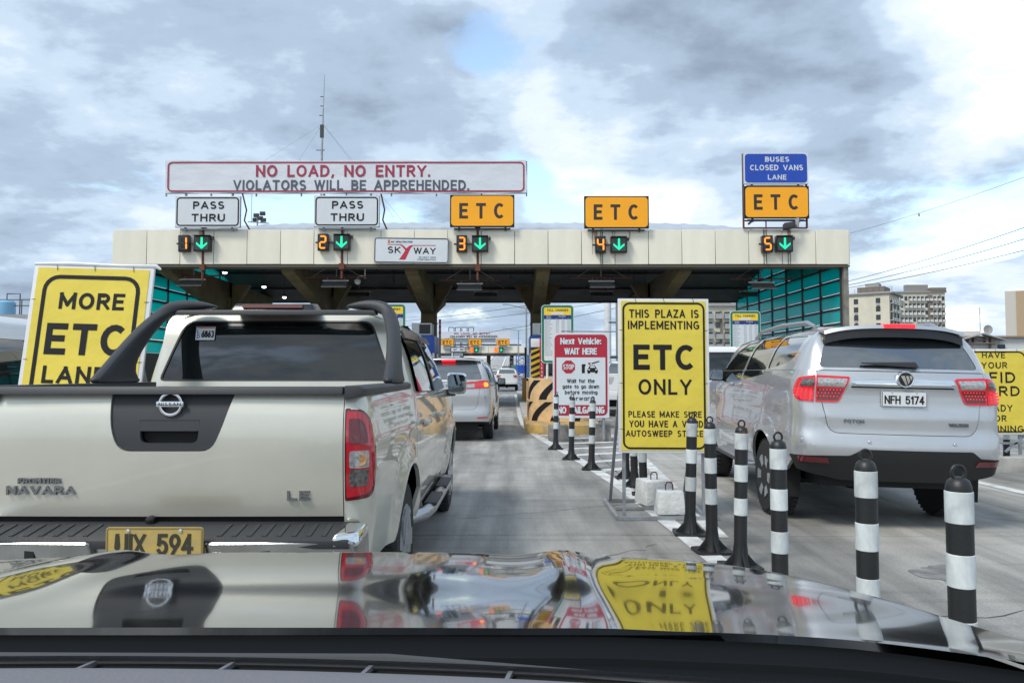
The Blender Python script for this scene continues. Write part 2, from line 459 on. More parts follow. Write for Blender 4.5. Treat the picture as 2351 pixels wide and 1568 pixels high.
def text_mesh(s, w, h, wt, gap, ext, shear):
    used = [GL[c] for c in s if c in GL]
    ys = [p[1] for g in used for st in g[1] if st != 'n' for p in st]
    y0, y1 = min(ys), max(ys)
    c = h / ((y1 - y0) * (1 - wt) + wt); W_ = wt * c; ky = c - W_
    tot = sum((GL[ch][0] if ch in GL else .42) + (gap if i < len(s) - 1 else 0) for i, ch in enumerate(s))
    kx = ((w - W_) / tot) if w and tot > .05 else ky
    bm = bmesh.new(); x = 0.0
    for i, ch in enumerate(s):
        if ch not in GL: x += .42 + gap; continue
        g = GL[ch]; loops = []; regs = []; nocap = False
        for st in g[1]:
            if st == 'n': nocap = True; continue
            pts = [((x + p[0]) * kx, (p[1] - y0) * ky + W_ / 2) for p in st]
            straight = len(st) == 2
            lp = _stroke(pts, W_ / 2, straight or not nocap, straight or not nocap)
            if lp is None: continue
            cl = [[(q.x, min(max(q.y, 0.0), h)) for q in l] for l in lp]
            loops += cl; regs.append(cl)
        ins, edges = [], []
        for l in loops:
            k = len(ins); l2 = []
            for q in l:
                if not l2 or abs(q[0] - l2[-1][0]) + abs(q[1] - l2[-1][1]) > 1e-7: l2.append(q)
            ins += l2; edges += [(k + j, k + (j + 1) % len(l2)) for j in range(len(l2))]
        sc = 1.0 / max(h, 1e-6)
        r = delaunay_2d_cdt([Vector((q[0] * sc, q[1] * sc)) for q in ins], edges, [], 0, 1e-5)
        vs = [(p.x / sc, p.y / sc) for p in r[0]]
        bv = {}
        for f in r[2]:
            fx = sum(vs[j][0] for j in f) / len(f); fy = sum(vs[j][1] for j in f) / len(f)
            ok = False
            for cl in regs:
                if len(cl) == 2: hit = inside(cl[0], fx, fy) != inside(cl[1], fx, fy)
                else: hit = inside(cl[0], fx, fy)
                if hit: ok = True; break
            if ok:
                for j in f:
                    if j not in bv: bv[j] = bm.verts.new((vs[j][0] + shear * vs[j][1], 0, vs[j][1]))
                try: bm.faces.new([bv[j] for j in f])
                except ValueError: pass
        x += g[0] + gap
    tw = (tot * kx)
    bmesh.ops.dissolve_limit(bm, angle_limit=.01, verts=bm.verts, edges=bm.edges)
    rr = bmesh.ops.extrude_face_region(bm, geom=bm.faces[:])
    for v in rr['geom']:
        if isinstance(v, bmesh.types.BMVert): v.co.y -= ext
    for v in bm.verts: v.co.x -= tw / 2; v.co.z -= h / 2
    bmesh.ops.recalc_face_normals(bm, faces=bm.faces)
    me = bpy.data.meshes.new('lettering'); bm.to_mesh(me); bm.free()
    return me
def flush_texts():
    for (s, parent, m, cx, cz, w, h, y, rz, name, ext, shear, label, wt, gap) in TEXTS:
        me = text_mesh(s, w, h, wt, gap, ext, shear)
        me.name = name; me.materials.append(m)
        q = bpy.data.objects.new(name, me); COL.objects.link(q); q.parent = parent
        q.location = (cx, y, cz); q.rotation_euler = (0, 0, rz)
        if label: q['label'] = label

# ---------------------------------------------------------------- sheet-metal panels: planar regions bent over a shell
def inside(poly, x, y):
    c = False; n = len(poly); j = n - 1
    for i in range(n):
        xi, yi = poly[i]; xj, yj = poly[j]
        if (yi > y) != (yj > y) and x < (xj - xi) * (y - yi) / (yj - yi) + xi: c = not c
        j = i
    return c
def densify(poly, d):
    out = []; n = len(poly)
    for i in range(n):
        a, b = poly[i], poly[(i + 1) % n]
        L = math.hypot(b[0] - a[0], b[1] - a[1]); k = max(1, int(math.ceil(L / d)))
        out += [(a[0] + (b[0] - a[0]) * t / k, a[1] + (b[1] - a[1]) * t / k) for t in range(k)]
    return out
def cdt(poly, holes, d):
    loops = [densify(poly, d)] + [densify(h, d) for h in holes]
    pts = []; edges = []
    for lp in loops:
        k = len(pts); pts += lp; edges += [(k + i, k + (i + 1) % len(lp)) for i in range(len(lp))]
    x0 = min(p[0] for p in poly); x1 = max(p[0] for p in poly); y0 = min(p[1] for p in poly); y1 = max(p[1] for p in poly)
    bset = {}
    for p in pts: bset.setdefault((round(p[0] / d), round(p[1] / d)), []).append(p)
    ny = max(2, int((y1 - y0) / d)); nx = max(2, int((x1 - x0) / d))
    for j in range(1, ny):
        y = y0 + (y1 - y0) * j / ny
        for i in range(1, nx):
            x = x0 + (x1 - x0) * i / nx
            kx, ky = round(x / d), round(y / d); near = False
            for a in (-1, 0, 1):
                for b in (-1, 0, 1):
                    for q in bset.get((kx + a, ky + b), ()):
                        if (q[0] - x) ** 2 + (q[1] - y) ** 2 < (0.45 * d) ** 2: near = True
            if near: continue
            if inside(poly, x, y) and not any(inside(h, x, y) for h in holes): pts.append((x, y))
    r = delaunay_2d_cdt([Vector(p) for p in pts], edges, [], 0, 1e-6)
    vs = [(p.x, p.y) for p in r[0]]
    fs = []
    for f in r[2]:
        cx = sum(vs[i][0] for i in f) / len(f); cy = sum(vs[i][1] for i in f) / len(f)
        if inside(poly, cx, cy) and not any(inside(h, cx, cy) for h in holes): fs.append(tuple(f))
    return vs, fs
def surf(fn, poly, m, name, parent, holes=(), d=0.06, rim=0.02, label=None, smooth=True, back=None):
    """fn(u, v, depth) -> point; depth > 0 goes inwards"""
    vs, fs = cdt(poly, list(holes), d)
    bm = bmesh.new()
    bv = [bm.verts.new(fn(p[0], p[1], 0.0)) for p in vs]
    for f in fs:
        try: bm.faces.new([bv[i] for i in f])
        except ValueError: pass
    bm.verts.index_update()
    used = set()
    if rim:
        inner = {}
        be = [e for e in bm.edges if len(e.link_faces) == 1]
        for e in be:
            for v in e.verts:
                if v not in inner: inner[v] = None
        for i, v in enumerate(bv):
            if v in inner: inner[v] = bm.verts.new(fn(vs[i][0], vs[i][1], rim))
        for e in be:
            lo = e.link_loops[0]; a, b = lo.vert, lo.link_loop_next.vert
            try: bm.faces.new((b, a, inner[a], inner[b]))
            except ValueError: pass
    for v in [v for v in bm.verts if not v.link_faces]: bm.verts.remove(v)
    # orient outwards: compare with the depth direction
    f0 = max(bm.faces, key=lambda f: f.calc_area())
    c2 = (sum(p[0] for p in poly) / len(poly), sum(p[1] for p in poly) / len(poly))
    me = bpy.data.meshes.new(name)
    # use the first real face for the outward test
    i0 = fs[len(fs) // 2]
    cu = sum(vs[i][0] for i in i0) / 3; cw = sum(vs[i][1] for i in i0) / 3
    outd = Vector(fn(cu, cw, 0.0)) - Vector(fn(cu, cw, 0.05))
    A, B, C = (Vector(fn(*vs[i], 0.0)) for i in i0[:3])
    if (B - A).cross(C - A).dot(outd) < 0: bmesh.ops.reverse_faces(bm, faces=bm.faces)
    bm.to_mesh(me); bm.free()
    me.materials.append(m)
    if smooth:
        me.polygons.foreach_set('use_smooth', [True] * len(me.polygons))
        me.set_sharp_from_angle(angle=R(40))
    o = bpy.data.objects.new(name, me); COL.objects.link(o)
    if parent is not None: o.parent = parent
    if label: o['label'] = label
    return o

class Shell:
    """closed plan curve (rear centre at s=0, front centre at s=S) swept up with insets"""
    def __init__(self, Wd, y0, y1, rr=0.18, rf=0.3, bowr=0.04, bows=0.03, bowf=0.1, iS=None, iR=None, iF=None):
        z0 = lambda s, z: 0.0
        self.iS, self.iR, self.iF = iS or z0, iR or z0, iF or z0
        L = y1 - y0; ym = (y0 + y1) / 2
        pts = []
        def side_x(y): return Wd - bows * ((y - ym) / (L / 2)) ** 2
        def rear_y(x): return y0 + bowr * (x / Wd) ** 2
        def front_y(x): return y1 - bowf * (x / Wd) ** 2
        xr = Wd - bows
        n = 60
        for i in range(n): x = (xr - rr) * i / n; pts.append((x, rear_y(x)))
        cx, cy = xr - rr, rear_y(xr - rr) + rr
        for i in range(25): a = R(-90 + 90 * i / 24); pts.append((cx + rr * math.cos(a), cy + rr * math.sin(a)))
        ya = cy; yb = front_y(xr - rf) - rf
        for i in range(1, 120): y = ya + (yb - ya) * i / 120; pts.append((side_x(y), y))
        cx2 = xr - rf
        for i in range(25): a = R(90 * i / 24); pts.append((cx2 + rf * math.cos(a), yb + rf * math.sin(a)))
        for i in range(1, n + 1): x = cx2 * (1 - i / n); pts.append((x, front_y(x)))
        self.p = pts
        S = [0]
        for i in range(1, len(pts)): S.append(S[-1] + math.hypot(pts[i][0] - pts[i-1][0], pts[i][1] - pts[i-1][1]))
        self.s = S; self.S = S[-1]
        self.c = {}
    def C(self, s):
        s = min(max(s, 0.0), self.S)
        lo, hi = 0, len(self.s) - 1
        while hi - lo > 1:
            m = (lo + hi) // 2
            if self.s[m] <= s: lo = m
            else: hi = m
        h = self.s[hi] - self.s[lo]; t = (s - self.s[lo]) / h if h else 0
        return (self.p[lo][0] + (self.p[hi][0] - self.p[lo][0]) * t, self.p[lo][1] + (self.p[hi][1] - self.p[lo][1]) * t)
    def N(self, s):
        e = 0.03
        a = self.C(s - e) if s > e else (-self.C(e - s)[0], self.C(e - s)[1])
        b = self.C(s + e) if s < self.S - e else (-self.C(2*self.S - s - e)[0], self.C(2*self.S - s - e)[1])
        tx, ty = b[0] - a[0], b[1] - a[1]; l = math.hypot(tx, ty)
        return (ty / l, -tx / l)
    def P(self, s, z, dep=0.0):
        g = -1 if s < 0 else 1; s = abs(s)
        c = self.C(s); n = self.N(s)
        i1 = self.iS(s, z); i2 = self.iR(s, z) if n[1] < 0 else self.iF(s, z)
        return (g * (c[0] - n[0] * (i1 + dep)), c[1] - n[1] * (i2 + dep), z)
    def fn(self, off=0.0):
        return lambda u, v, dep: self.P(u, v, dep - off)
    def sy(self, y):
        """s of the side point at y"""
        lo = 0.0
        best = min(range(60, len(self.p) - 60), key=lambda i: abs(self.p[i][1] - y))
        return self.s[best] + (y - self.p[best][1])
    def panel(self, name, poly, m, parent, off=0.0, d=0.06, rim=0.02, holes=(), mirror=False, label=None, lab2=None):
        o = surf(self.fn(off), poly, m, name, parent, holes, d, rim, label)
        if mirror:
            surf(self.fn(off), [(-a, b) for a, b in poly][::-1], m, name, parent, [[(-a, b) for a, b in h] for h in holes], d, rim, lab2 or label)
        return o

def cap(sh, z, crown, m, name, parent, d=0.1, off=0.0, s0=0.0, s1=None, ndiv=60, fz=None):
    """lid over a shell at height z with a crown"""
    s1 = s1 or sh.S
    right = [sh.P(s0 + (s1 - s0) * i / ndiv, z) for i in range(ndiv + 1)]
    poly = [(p[0], p[1]) for p in right] + [(-p[0], p[1]) for p in right[::-1][1:-1]]
    poly = [p for i, p in enumerate(poly) if i == 0 or (abs(p[0] - poly[i-1][0]) + abs(p[1] - poly[i-1][1])) > 1e-4]
    yy = [p[1] for p in right]; y0, y1 = min(yy), max(yy)
    def wy(y):
        return max((p[0] for p in right if abs(p[1] - y) < 0.12), default=0.3) + 1e-3
    def f(x, y, dep):
        t = (y - y0) / (y1 - y0); e = max(0.0, 1 - (x / wy(y)) ** 2) * max(0.0, 1 - (2 * t - 1) ** 4)
        h = crown * e
        if fz: h += fz(x, y) * min(1, e * 6)
        return (x, y, z + off + h - dep)
    return surf(f, poly, m, name, parent, (), d, 0.0)

# ================================================================ materials
def M(*a, **k): return mat(*a, **k)
def object_tint(m, lo, hi):
    nt = m.node_tree; b = nt.nodes['Principled BSDF']; src = b.inputs['Base Color'].links[0].from_socket
    oi = nt.nodes.new('ShaderNodeObjectInfo'); mr = nt.nodes.new('ShaderNodeMapRange'); mr.inputs[3].default_value = lo; mr.inputs[4].default_value = hi
    nt.links.new(oi.outputs['Random'], mr.inputs[0])
    mx = nt.nodes.new('ShaderNodeMix'); mx.data_type = 'RGBA'; mx.blend_type = 'MULTIPLY'; mx.inputs[0].default_value = 1.0
    cc = nt.nodes.new('ShaderNodeCombineColor')
    for i in range(3): nt.links.new(mr.outputs[0], cc.inputs[i])
    nt.links.new(src, mx.inputs[6]); nt.links.new(cc.outputs[0], mx.inputs[7]); nt.links.new(mx.outputs[2], b.inputs['Base Color'])
white_paint = M('white paint', (0.72, 0.73, 0.73), 0.55, var=0.25, scale=2.2)
cream_panel = M('cream cladding', (0.83, 0.79, 0.655), 0.42, var=0.10, scale=1.5, stretch=(1, 1, .35))
object_tint(cream_panel, 0.93, 1.02)
joint_dark = M('dark joint', (0.05, 0.05, 0.05), 0.8)
steel_grey = M('grey steel', (0.33, 0.35, 0.37), 0.5, 0.5, var=0.3, scale=9)
steel_dark = M('dark steel', (0.045, 0.048, 0.05), 0.55, 0.2)
rust_red = M('rusty primer', (0.16, 0.055, 0.03), 0.8, var=0.5, scale=14)
galv = M('roof sheet', (0.52, 0.57, 0.62), 0.4, 0.3, var=0.18, scale=0.8)
soffit_m = M('soffit boards', (0.085, 0.085, 0.082), 0.75, var=0.45, scale=0.5)
olive_conc = M('olive painted concrete', (0.155, 0.125, 0.06), 0.75, var=0.4, scale=1.3)
tarp_white = M('white tarpaulin', (0.64, 0.67, 0.72), 0.5, var=0.08, scale=0.8, bump=0.3, bscale=1.1, bdist=0.10, stretch=(1, 1, 2.0))
tarp_yellow = M('yellow vinyl', (0.74, 0.585, 0.065), 0.38, var=0.09, scale=2.0, bump=0.35, bscale=3.2, bdist=0.05)
amber = M('amber sheet', (0.95, 0.40, 0.006), 0.4, var=0.06, scale=1.1)
ink = M('black print', (0.016, 0.016, 0.018), 0.6, spec=0.2)
ink_soft = M('slate print', (0.07, 0.085, 0.11), 0.5)
red_print = M('dark red print', (0.30, 0.022, 0.055), 0.5)
sign_red = M('red sheet', (0.42, 0.014, 0.035), 0.4, var=0.1, scale=3)
sign_white = M('white sheet', (0.62, 0.66, 0.69), 0.4, var=0.07, scale=2)
sign_blue = M('blue sheet', (0.012, 0.065, 0.42), 0.4, var=0.08, scale=2)
sign_green = M('green sheet', (0.004, 0.16, 0.10), 0.4)
sign_navy = M('navy sheet', (0.01, 0.03, 0.17), 0.4)
sign_yel = M('yellow sheet', (0.80, 0.55, 0.035), 0.4)
hazard_yel = M('hazard yellow', (0.70, 0.43, 0.02), 0.5, var=0.3, scale=5)
ochre = M('faded orange paint', (0.80, 0.53, 0.27), 0.62, var=0.28, scale=4.5, bump=0.25, bscale=30)
kerb_yel = M('worn yellow kerb paint', (0.58, 0.37, 0.10), 0.7, var=0.5, scale=3.5, col2=(0.27, 0.22, 0.15), bump=0.3, bscale=40)
conc_light = M('light concrete', (0.42, 0.41, 0.38), 0.8, var=0.35, scale=4, bump=0.4, bscale=45)
conc_white = M('whitewashed concrete', (0.66, 0.67, 0.66), 0.75, var=0.25, scale=7, bump=0.4, bscale=35)
blk_plastic = M('black rubber', (0.018, 0.019, 0.02), 0.5, bump=0.12, bscale=90, bdist=0.01)
blk_gloss = M('black gloss', (0.012, 0.012, 0.013), 0.25)
band_white = M('reflective white band', (0.68, 0.73, 0.73), 0.34, var=0.3, scale=16, stretch=(1, 1, .5))
led_off = M('unlit segment', (0.03, 0.03, 0.03), 0.4)
led_amber = M('amber led', (0.9, 0.25, 0.02), 0.4, emis=0.95, ecol=(1.0, 0.20, 0.012))
led_green = M('green led', (0.0, 0.6, 0.3), 0.4, emis=0.6, ecol=(0.01, 0.95, 0.36))
led_white = M('lit lamp', (1, 1, 1), 0.4, emis=6.0, ecol=(0.95, 0.97, 1.0))
lamp_glass = M('lamp glass', (0.17, 0.18, 0.18), 0.25)
booth_white = M('booth panel', (0.60, 0.62, 0.62), 0.5, var=0.15, scale=2)
dark_glass = M('dark glass', (0.012, 0.016, 0.018), 0.03, spec=0.6)
win_dark = M('window glass', (0.035, 0.045, 0.055), 0.12)

def node_mat(name):
    m = bpy.data.materials.new(name); m.use_nodes = True
    return m, m.node_tree.nodes, m.node_tree.links, m.node_tree.nodes['Principled BSDF']

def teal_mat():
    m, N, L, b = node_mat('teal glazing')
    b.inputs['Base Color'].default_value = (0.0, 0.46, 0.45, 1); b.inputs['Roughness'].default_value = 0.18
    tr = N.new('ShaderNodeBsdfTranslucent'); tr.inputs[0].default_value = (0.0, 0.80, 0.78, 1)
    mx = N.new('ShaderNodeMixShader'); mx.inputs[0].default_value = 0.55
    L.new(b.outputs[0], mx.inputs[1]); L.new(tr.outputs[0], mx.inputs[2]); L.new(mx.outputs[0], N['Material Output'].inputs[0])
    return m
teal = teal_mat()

def road_mat(name, base, dark, strong=1.0):
    m, N, L, b = node_mat(name)
    g = N.new('ShaderNodeNewGeometry')
    def noise(scale, detail, stretch, off=(0, 0, 0), rough=0.6):
        mp = N.new('ShaderNodeMapping'); mp.inputs['Scale'].default_value = stretch; mp.inputs['Location'].default_value = off
        L.new(g.outputs['Position'], mp.inputs[0])
        n = N.new('ShaderNodeTexNoise'); n.inputs['Scale'].default_value = scale; n.inputs['Detail'].default_value = detail; n.inputs['Roughness'].default_value = rough
        L.new(mp.outputs[0], n.inputs[0]); return n.outputs[0]
    def ramp(f, a, b_, ca, cb):
        r = N.new('ShaderNodeValToRGB'); e = r.color_ramp.elements
        e[0].position = a; e[1].position = b_; e[0].color = (ca, ca, ca, 1); e[1].color = (cb, cb, cb, 1)
        L.new(f, r.inputs[0]); return r.outputs[0]
    def mul(a, c):
        x = N.new('ShaderNodeMix'); x.data_type = 'RGBA'; x.blend_type = 'MULTIPLY'; x.inputs[0].default_value = 1.0
        L.new(a, x.inputs[6]); L.new(c, x.inputs[7]); return x.outputs[2]
    mixc = N.new('ShaderNodeMix'); mixc.data_type = 'RGBA'
    mixc.inputs[6].default_value = (*dark, 1); mixc.inputs[7].default_value = (*base, 1)
    L.new(ramp(noise(0.55, 7, (1, 0.45, 1)), 0.36, 0.62, 0, 1), mixc.inputs[0])
    c = mixc.outputs[2]
    c = mul(c, ramp(noise(1.6, 6, (1.6, 0.10, 1), (3, 0, 0)), 0.34, 0.60, 0.60, 1.08))        # wheel tracks
    c = mul(c, ramp(noise(2.1, 5, (0.12, 3.0, 1), (0, 5, 0)), 0.33, 0.50, 0.83, 1.03))        # scuffs across
    c = mul(c, ramp(noise(75, 3, (1, 1, 1), rough=0.8), 0.30, 0.70, 0.66, 1.24))              # aggregate
    c = mul(c, ramp(noise(5.5, 8, (1, 1, 1), (9, 2, 0), 0.75), 0.24, 0.40, 0.45, 1.0))       # oil spots
    L.new(c, b.inputs['Base Color'])
    rr = N.new('ShaderNodeMapRange'); rr.inputs[3].default_value = 0.58; rr.inputs[4].default_value = 0.9
    L.new(noise(1.1, 5, (1, 0.4, 1)), rr.inputs[0]); L.new(rr.outputs[0], b.inputs['Roughness'])
    bp = N.new('ShaderNodeBump'); bp.inputs['Strength'].default_value = 0.5; bp.inputs['Distance'].default_value = 0.006
    L.new(noise(120, 3, (1, 1, 1)), bp.inputs['Height']); L.new(bp.outputs[0], b.inputs['Normal'])
    return m
slab_m = road_mat('worn concrete slab', (0.44, 0.428, 0.395), (0.19, 0.187, 0.178))
base_m = road_mat('road base', (0.10, 0.10, 0.10), (0.05, 0.05, 0.05))
far_m = road_mat('far asphalt', (0.24, 0.24, 0.235), (0.16, 0.16, 0.16))
line_m = M('worn road paint', (0.70, 0.71, 0.70), 0.6, var=0.45, scale=4.0, col2=(0.40, 0.40, 0.39))

# ================================================================ ground, road, markings
MB().add([(-2500, -800, -0.05), (2500, -800, -0.05), (2500, 4500, -0.05), (-2500, 4500, -0.05)], [(0, 1, 2, 3)]).build('ground', M('earth', (0.14, 0.135, 0.12), 0.9, var=0.3, scale=0.02), kind='structure')
road = MB().add([(-40, -9, -0.018), (40, -9, -0.018), (40, 420, -0.018), (-40, 420, -0.018)], [(0, 1, 2, 3)]).build('road', far_m, kind='structure')
SLW, SLL, GAP = 3.65, 4.6, 0.014
slab_src = MB().box(GAP / 2, SLW - GAP / 2, GAP / 2, SLL - GAP / 2, -0.16, 0.0).build('slab', slab_m, road, bevel=0.006, seg=1)
first = True
for i in range(-7, 6):
    for j in range(-1, 11):
        loc = (1.50 + i * SLW, 1.9 + j * SLL + random.uniform(-0.01, 0.01), random.uniform(-0.003, 0.0))
        if first: slab_src.location = loc; first = False
        else: inst(slab_src, road, loc)
ZL = 0.004
def mark(name, pts, z=ZL):
    MB().add([(p[0], p[1], z) for p in pts], [tuple(range(len(pts)))]).build(name, line_m, road)
def strip(name, pts, w, z=ZL):
    vs, fs = [], []
    for i, p in enumerate(pts):
        a = Vector(pts[max(i - 1, 0)]); b = Vector(pts[min(i + 1, len(pts) - 1)]); d = (b - a).normalized(); n = Vector((d.y, -d.x)) * w / 2
        vs += [(p[0] - n.x, p[1] - n.y, z), (p[0] + n.x, p[1] + n.y, z)]
    fs = [(2*i, 2*i + 1, 2*i + 3, 2*i + 2) for i in range(len(pts) - 1)]
    MB().add(vs, fs).build(name, line_m, road)
LB = [(1.60, -6), (1.60, 1.0), (1.57, 4.6), (1.50, 6.6), (1.34, 9.5), (1.06, 12.4), (0.68, 15.6), (0.47, 17.6), (0.33, 20), (0.27, 24), (0.25, 50)]
RB = [(1.78, 6.4), (1.98, 9.4), (2.14, 12.0), (2.26, 15), (2.30, 17)]
strip('lane_line', LB, 0.17)
strip('lane_line', RB, 0.15)
def bx(B, y):
    for i in range(len(B) - 1):
        if B[i][1] <= y <= B[i + 1][1]:
            t = (y - B[i][1]) / (B[i + 1][1] - B[i][1]); return B[i][0] + (B[i + 1][0] - B[i][0]) * t
    return B[-1][0]
for k in range(9):
    y = 8.6 + k * 1.02
    xa, xb = bx(LB, y) + 0.085, bx(RB, y + 0.45) - 0.075
    mark('hatch_stripe', [(xa, y), (xb, y + 0.45), (xb, y + 0.72), (xa, y + 0.27)], ZL + 0.0)
strip('lane_line', [(6.25, -2), (6.1, 6), (6.0, 10), (6.05, 14), (6.0, 24), (6.0, 50)], 0.17)
strip('lane_line', [(-3.35, -6), (-3.3, 14), (-3.2, 24), (-3.1, 50)], 0.15)
for k in range(8): mark('lane_dash', [(-0.9 + k * 0.17 + 0.0, 15.1 + k * 0.0), (-0.8 + k * 0.17, 15.1), (-0.8 + k * 0.17, 14.6), (-0.9 + k * 0.17, 14.6)]) if False else None
for k in range(6): mark('rumble_bar', [(-2.6, 22.5 + k * 1.0), (0.05, 22.5 + k * 1.0), (0.05, 22.75 + k * 1.0), (-2.6, 22.75 + k * 1.0)])
# spilt patches on the slab right of the bollards
object_tint(band_white, 0.72, 1.03)
stain = M('old oil stain', (0.15, 0.15, 0.152), 0.6, var=0.45, scale=9, col2=(0.26, 0.26, 0.25))
def blot(cx, cy, rx, ry, seed):
    rnd = random.Random(seed); ph = [rnd.uniform(0, 6.28) for _ in range(4)]
    pts = []
    for k in range(40):
        a = 2 * math.pi * k / 40
        r = 1 + 0.22 * math.sin(2 * a + ph[0]) + 0.16 * math.sin(3 * a + ph[1]) + 0.12 * math.sin(5 * a + ph[2]) + 0.08 * math.sin(9 * a + ph[3])
        pts.append((cx + rx * r * math.cos(a), cy + ry * r * math.sin(a)))
    MB().add([(p[0], p[1], 0.003) for p in pts], [tuple(range(40))]).build('oil_stain', stain, road)
blot(3.02, 5.25, 0.16, 0.26, 1); blot(-0.15, 4.9, 0.05, 0.03, 3); blot(3.42, 4.75, 0.05, 0.04, 6)

tar = M('tar filled crack', (0.035, 0.035, 0.036), 0.6)
rc = random.Random(21)
for (x0_, y0_, x1_, y1_, n_) in ((-0.5, 7.2, 1.3, 8.1, 14), (2.0, 4.2, 5.8, 4.9, 22), (-0.4, 11.5, 0.6, 14.5, 16), (3.0, 8.3, 5.6, 6.6, 18), (0.1, 5.0, 1.2, 6.2, 12), (-2.4, 18.5, 0.1, 19.3, 14)):
    pts_ = [(x0_ + (x1_ - x0_) * k / n_ + rc.uniform(-.05, .05), y0_ + (y1_ - y0_) * k / n_ + rc.uniform(-.06, .06)) for k in range(n_ + 1)]
    vs_ = []
    for k, p_ in enumerate(pts_):
        w_ = rc.uniform(.002, .007)
        vs_ += [(p_[0] - .3 * w_, p_[1] - w_, .0025), (p_[0] + .3 * w_, p_[1] + w_, .0025)]
    MB().add(vs_, [(2*k, 2*k + 1, 2*k + 3, 2*k + 2) for k in range(n_)]).build('crack', tar, road)

# ================================================================ traffic islands
def island(cx, half, y0, y1, painted=3.4, h=0.22):
    isl = thing('traffic_island', None, None); isl['kind'] = 'structure'
    def nose(a, b, front):
        pts = []
        if front:
            for k in range(13): t = R(180 + 180 * k / 12); pts.append((cx + half * math.cos(t), y0 + half * 0.75 + half * 0.75 * math.sin(t)))
            pts += [(cx + half, b), (cx - half, b)]
        else: pts = [(cx - half, a), (cx + half, a), (cx + half, b), (cx - half, b)]
        return pts
    MB().prism(nose(y0, y0 + painted, True), -0.02, h, 'xy').build('painted_kerb', kerb_yel, isl, bevel=0.03)
    MB().prism(nose(y0 + painted + 0.012, y1, False), -0.02, h - 0.01, 'xy').build('kerb', conc_light, isl, bevel=0.03)
    return isl
island(1.22, 0.90, 17.0, 52)
island(-4.05, 0.85, 19.0, 52)
island(6.75, 0.80, 19.0, 52)
island(-8.9, 0.85, 19.0, 52)
island(12.3, 0.85, 19.0, 52)
# low broken kerb on the far right
kerb_src = None
kr = thing('traffic_island', None, None); kr['kind'] = 'structure'
for k in range(9):
    o = MB().box(0, 0.95, 0, 0.22, -0.02, 0.22).build('kerb_stone', conc_light, kr, bevel=0.035) if kerb_src is None else inst(kerb_src, kr)
    kerb_src = kerb_src or o
    o.location = (6.62 + 0.97 * k, 10.55 + 0.05 * k + random.uniform(-0.03, 0.03), random.uniform(-0.03, 0.0)); o.rotation_euler = (random.uniform(-.03, .03), 0, 0.05 + random.uniform(-0.05, 0.05))

# ================================================================ toll canopy
CY = 28.0
cxm = lambda x: (x - 1175.5) / 1700 * CY
XL, XR = cxm(255.5), cxm(1953.5)
ZT, ZB = at(1100, 528, CY).z, at(1100, 607, CY).z
canopy = thing('toll_canopy', 'long toll plaza canopy with cream panelled fascia and dark vaulted soffit', 'toll plaza', (0, CY, 0))
npan = 22; pw = (XR - XL) / npan
pan = MB().box(0.010, pw - 0.010, -0.05, 0.03, ZB, ZT).mesh('fascia_panel', cream_panel, bevel=0.008, seg=1)
for k in range(npan):
    o = bpy.data.objects.new('fascia_panel', pan); COL.objects.link(o); o.parent = canopy
    o.location = (XL + k * pw, random.uniform(-0.006, 0.006), random.uniform(-0.006, 0.006))
MB().box(XL + .02, XR - .02, 0.05, 0.5, ZB - 0.03, ZT - 0.03).build('fascia_backing', joint_dark, canopy)
MB().box(XL - .02, XR + .02, -0.03, 0.6, ZB - 0.10, ZB - 0.035).build('edge_trim', M('brown trim', (0.10, 0.085, 0.06), 0.6), canopy)
for sx in (XL, XR):
    MB().box(sx - 0.035 if sx < 0 else sx + 0.004, sx - 0.004 if sx < 0 else sx + 0.035, -0.02, 6.0, ZB, ZT - 0.1).build('end_panel', cream_panel, canopy)
vault = spl([(0.4, ZB - 0.05), (2.0, 6.2), (6.0, 6.95), (10.0, 6.5), (12.2, 5.80), (13.3, 5.42)])
MB().grid(lambda u, v: (XL + 0.1 + (XR - XL - 0.2) * u, 0.4 + 12.9 * v, vault(0.4 + 12.9 * v)), 40, 24).build('soffit', soffit_m, canopy, fix=False)
roofz = spl([(0.3, ZT - 0.05), (3, 7.75), (6.5, 8.20), (10, 7.4), (13.5, 5.65)])
def roofp(u, v):
    e = max(0.0, 1 - abs(2 * u - 1) ** 6)
    y = 0.3 + 13.2 * v
    return (XL + 0.2 + (XR - XL - 0.4) * u, y, roofz(y) * e + (ZT - 0.12 if y < 7 else min(ZT - .12, roofz(y))) * (1 - e) + (0.035 if int(round(u * 144)) % 4 == 0 else 0))
MB().grid(roofp, 144, 20).build('roof', galv, canopy, fix=False)
MB().box(XL + .1, XR - .1, 13.3, 13.42, 5.36, 5.75).build('rear_fascia', M('brown trim', (0.10, 0.085, 0.06), 0.6), canopy)
for k in range(6):
    MB().box(XL + .1, XR - .1, 1.6 + 2.0 * k, 1.68 + 2.0 * k, vault(1.64 + 2 * k) - 0.10, vault(1.64 + 2 * k) - 0.015).build('purlin', steel_dark, canopy)
COLX = [-13.55, -8.75, -3.93, 1.22, 6.75]
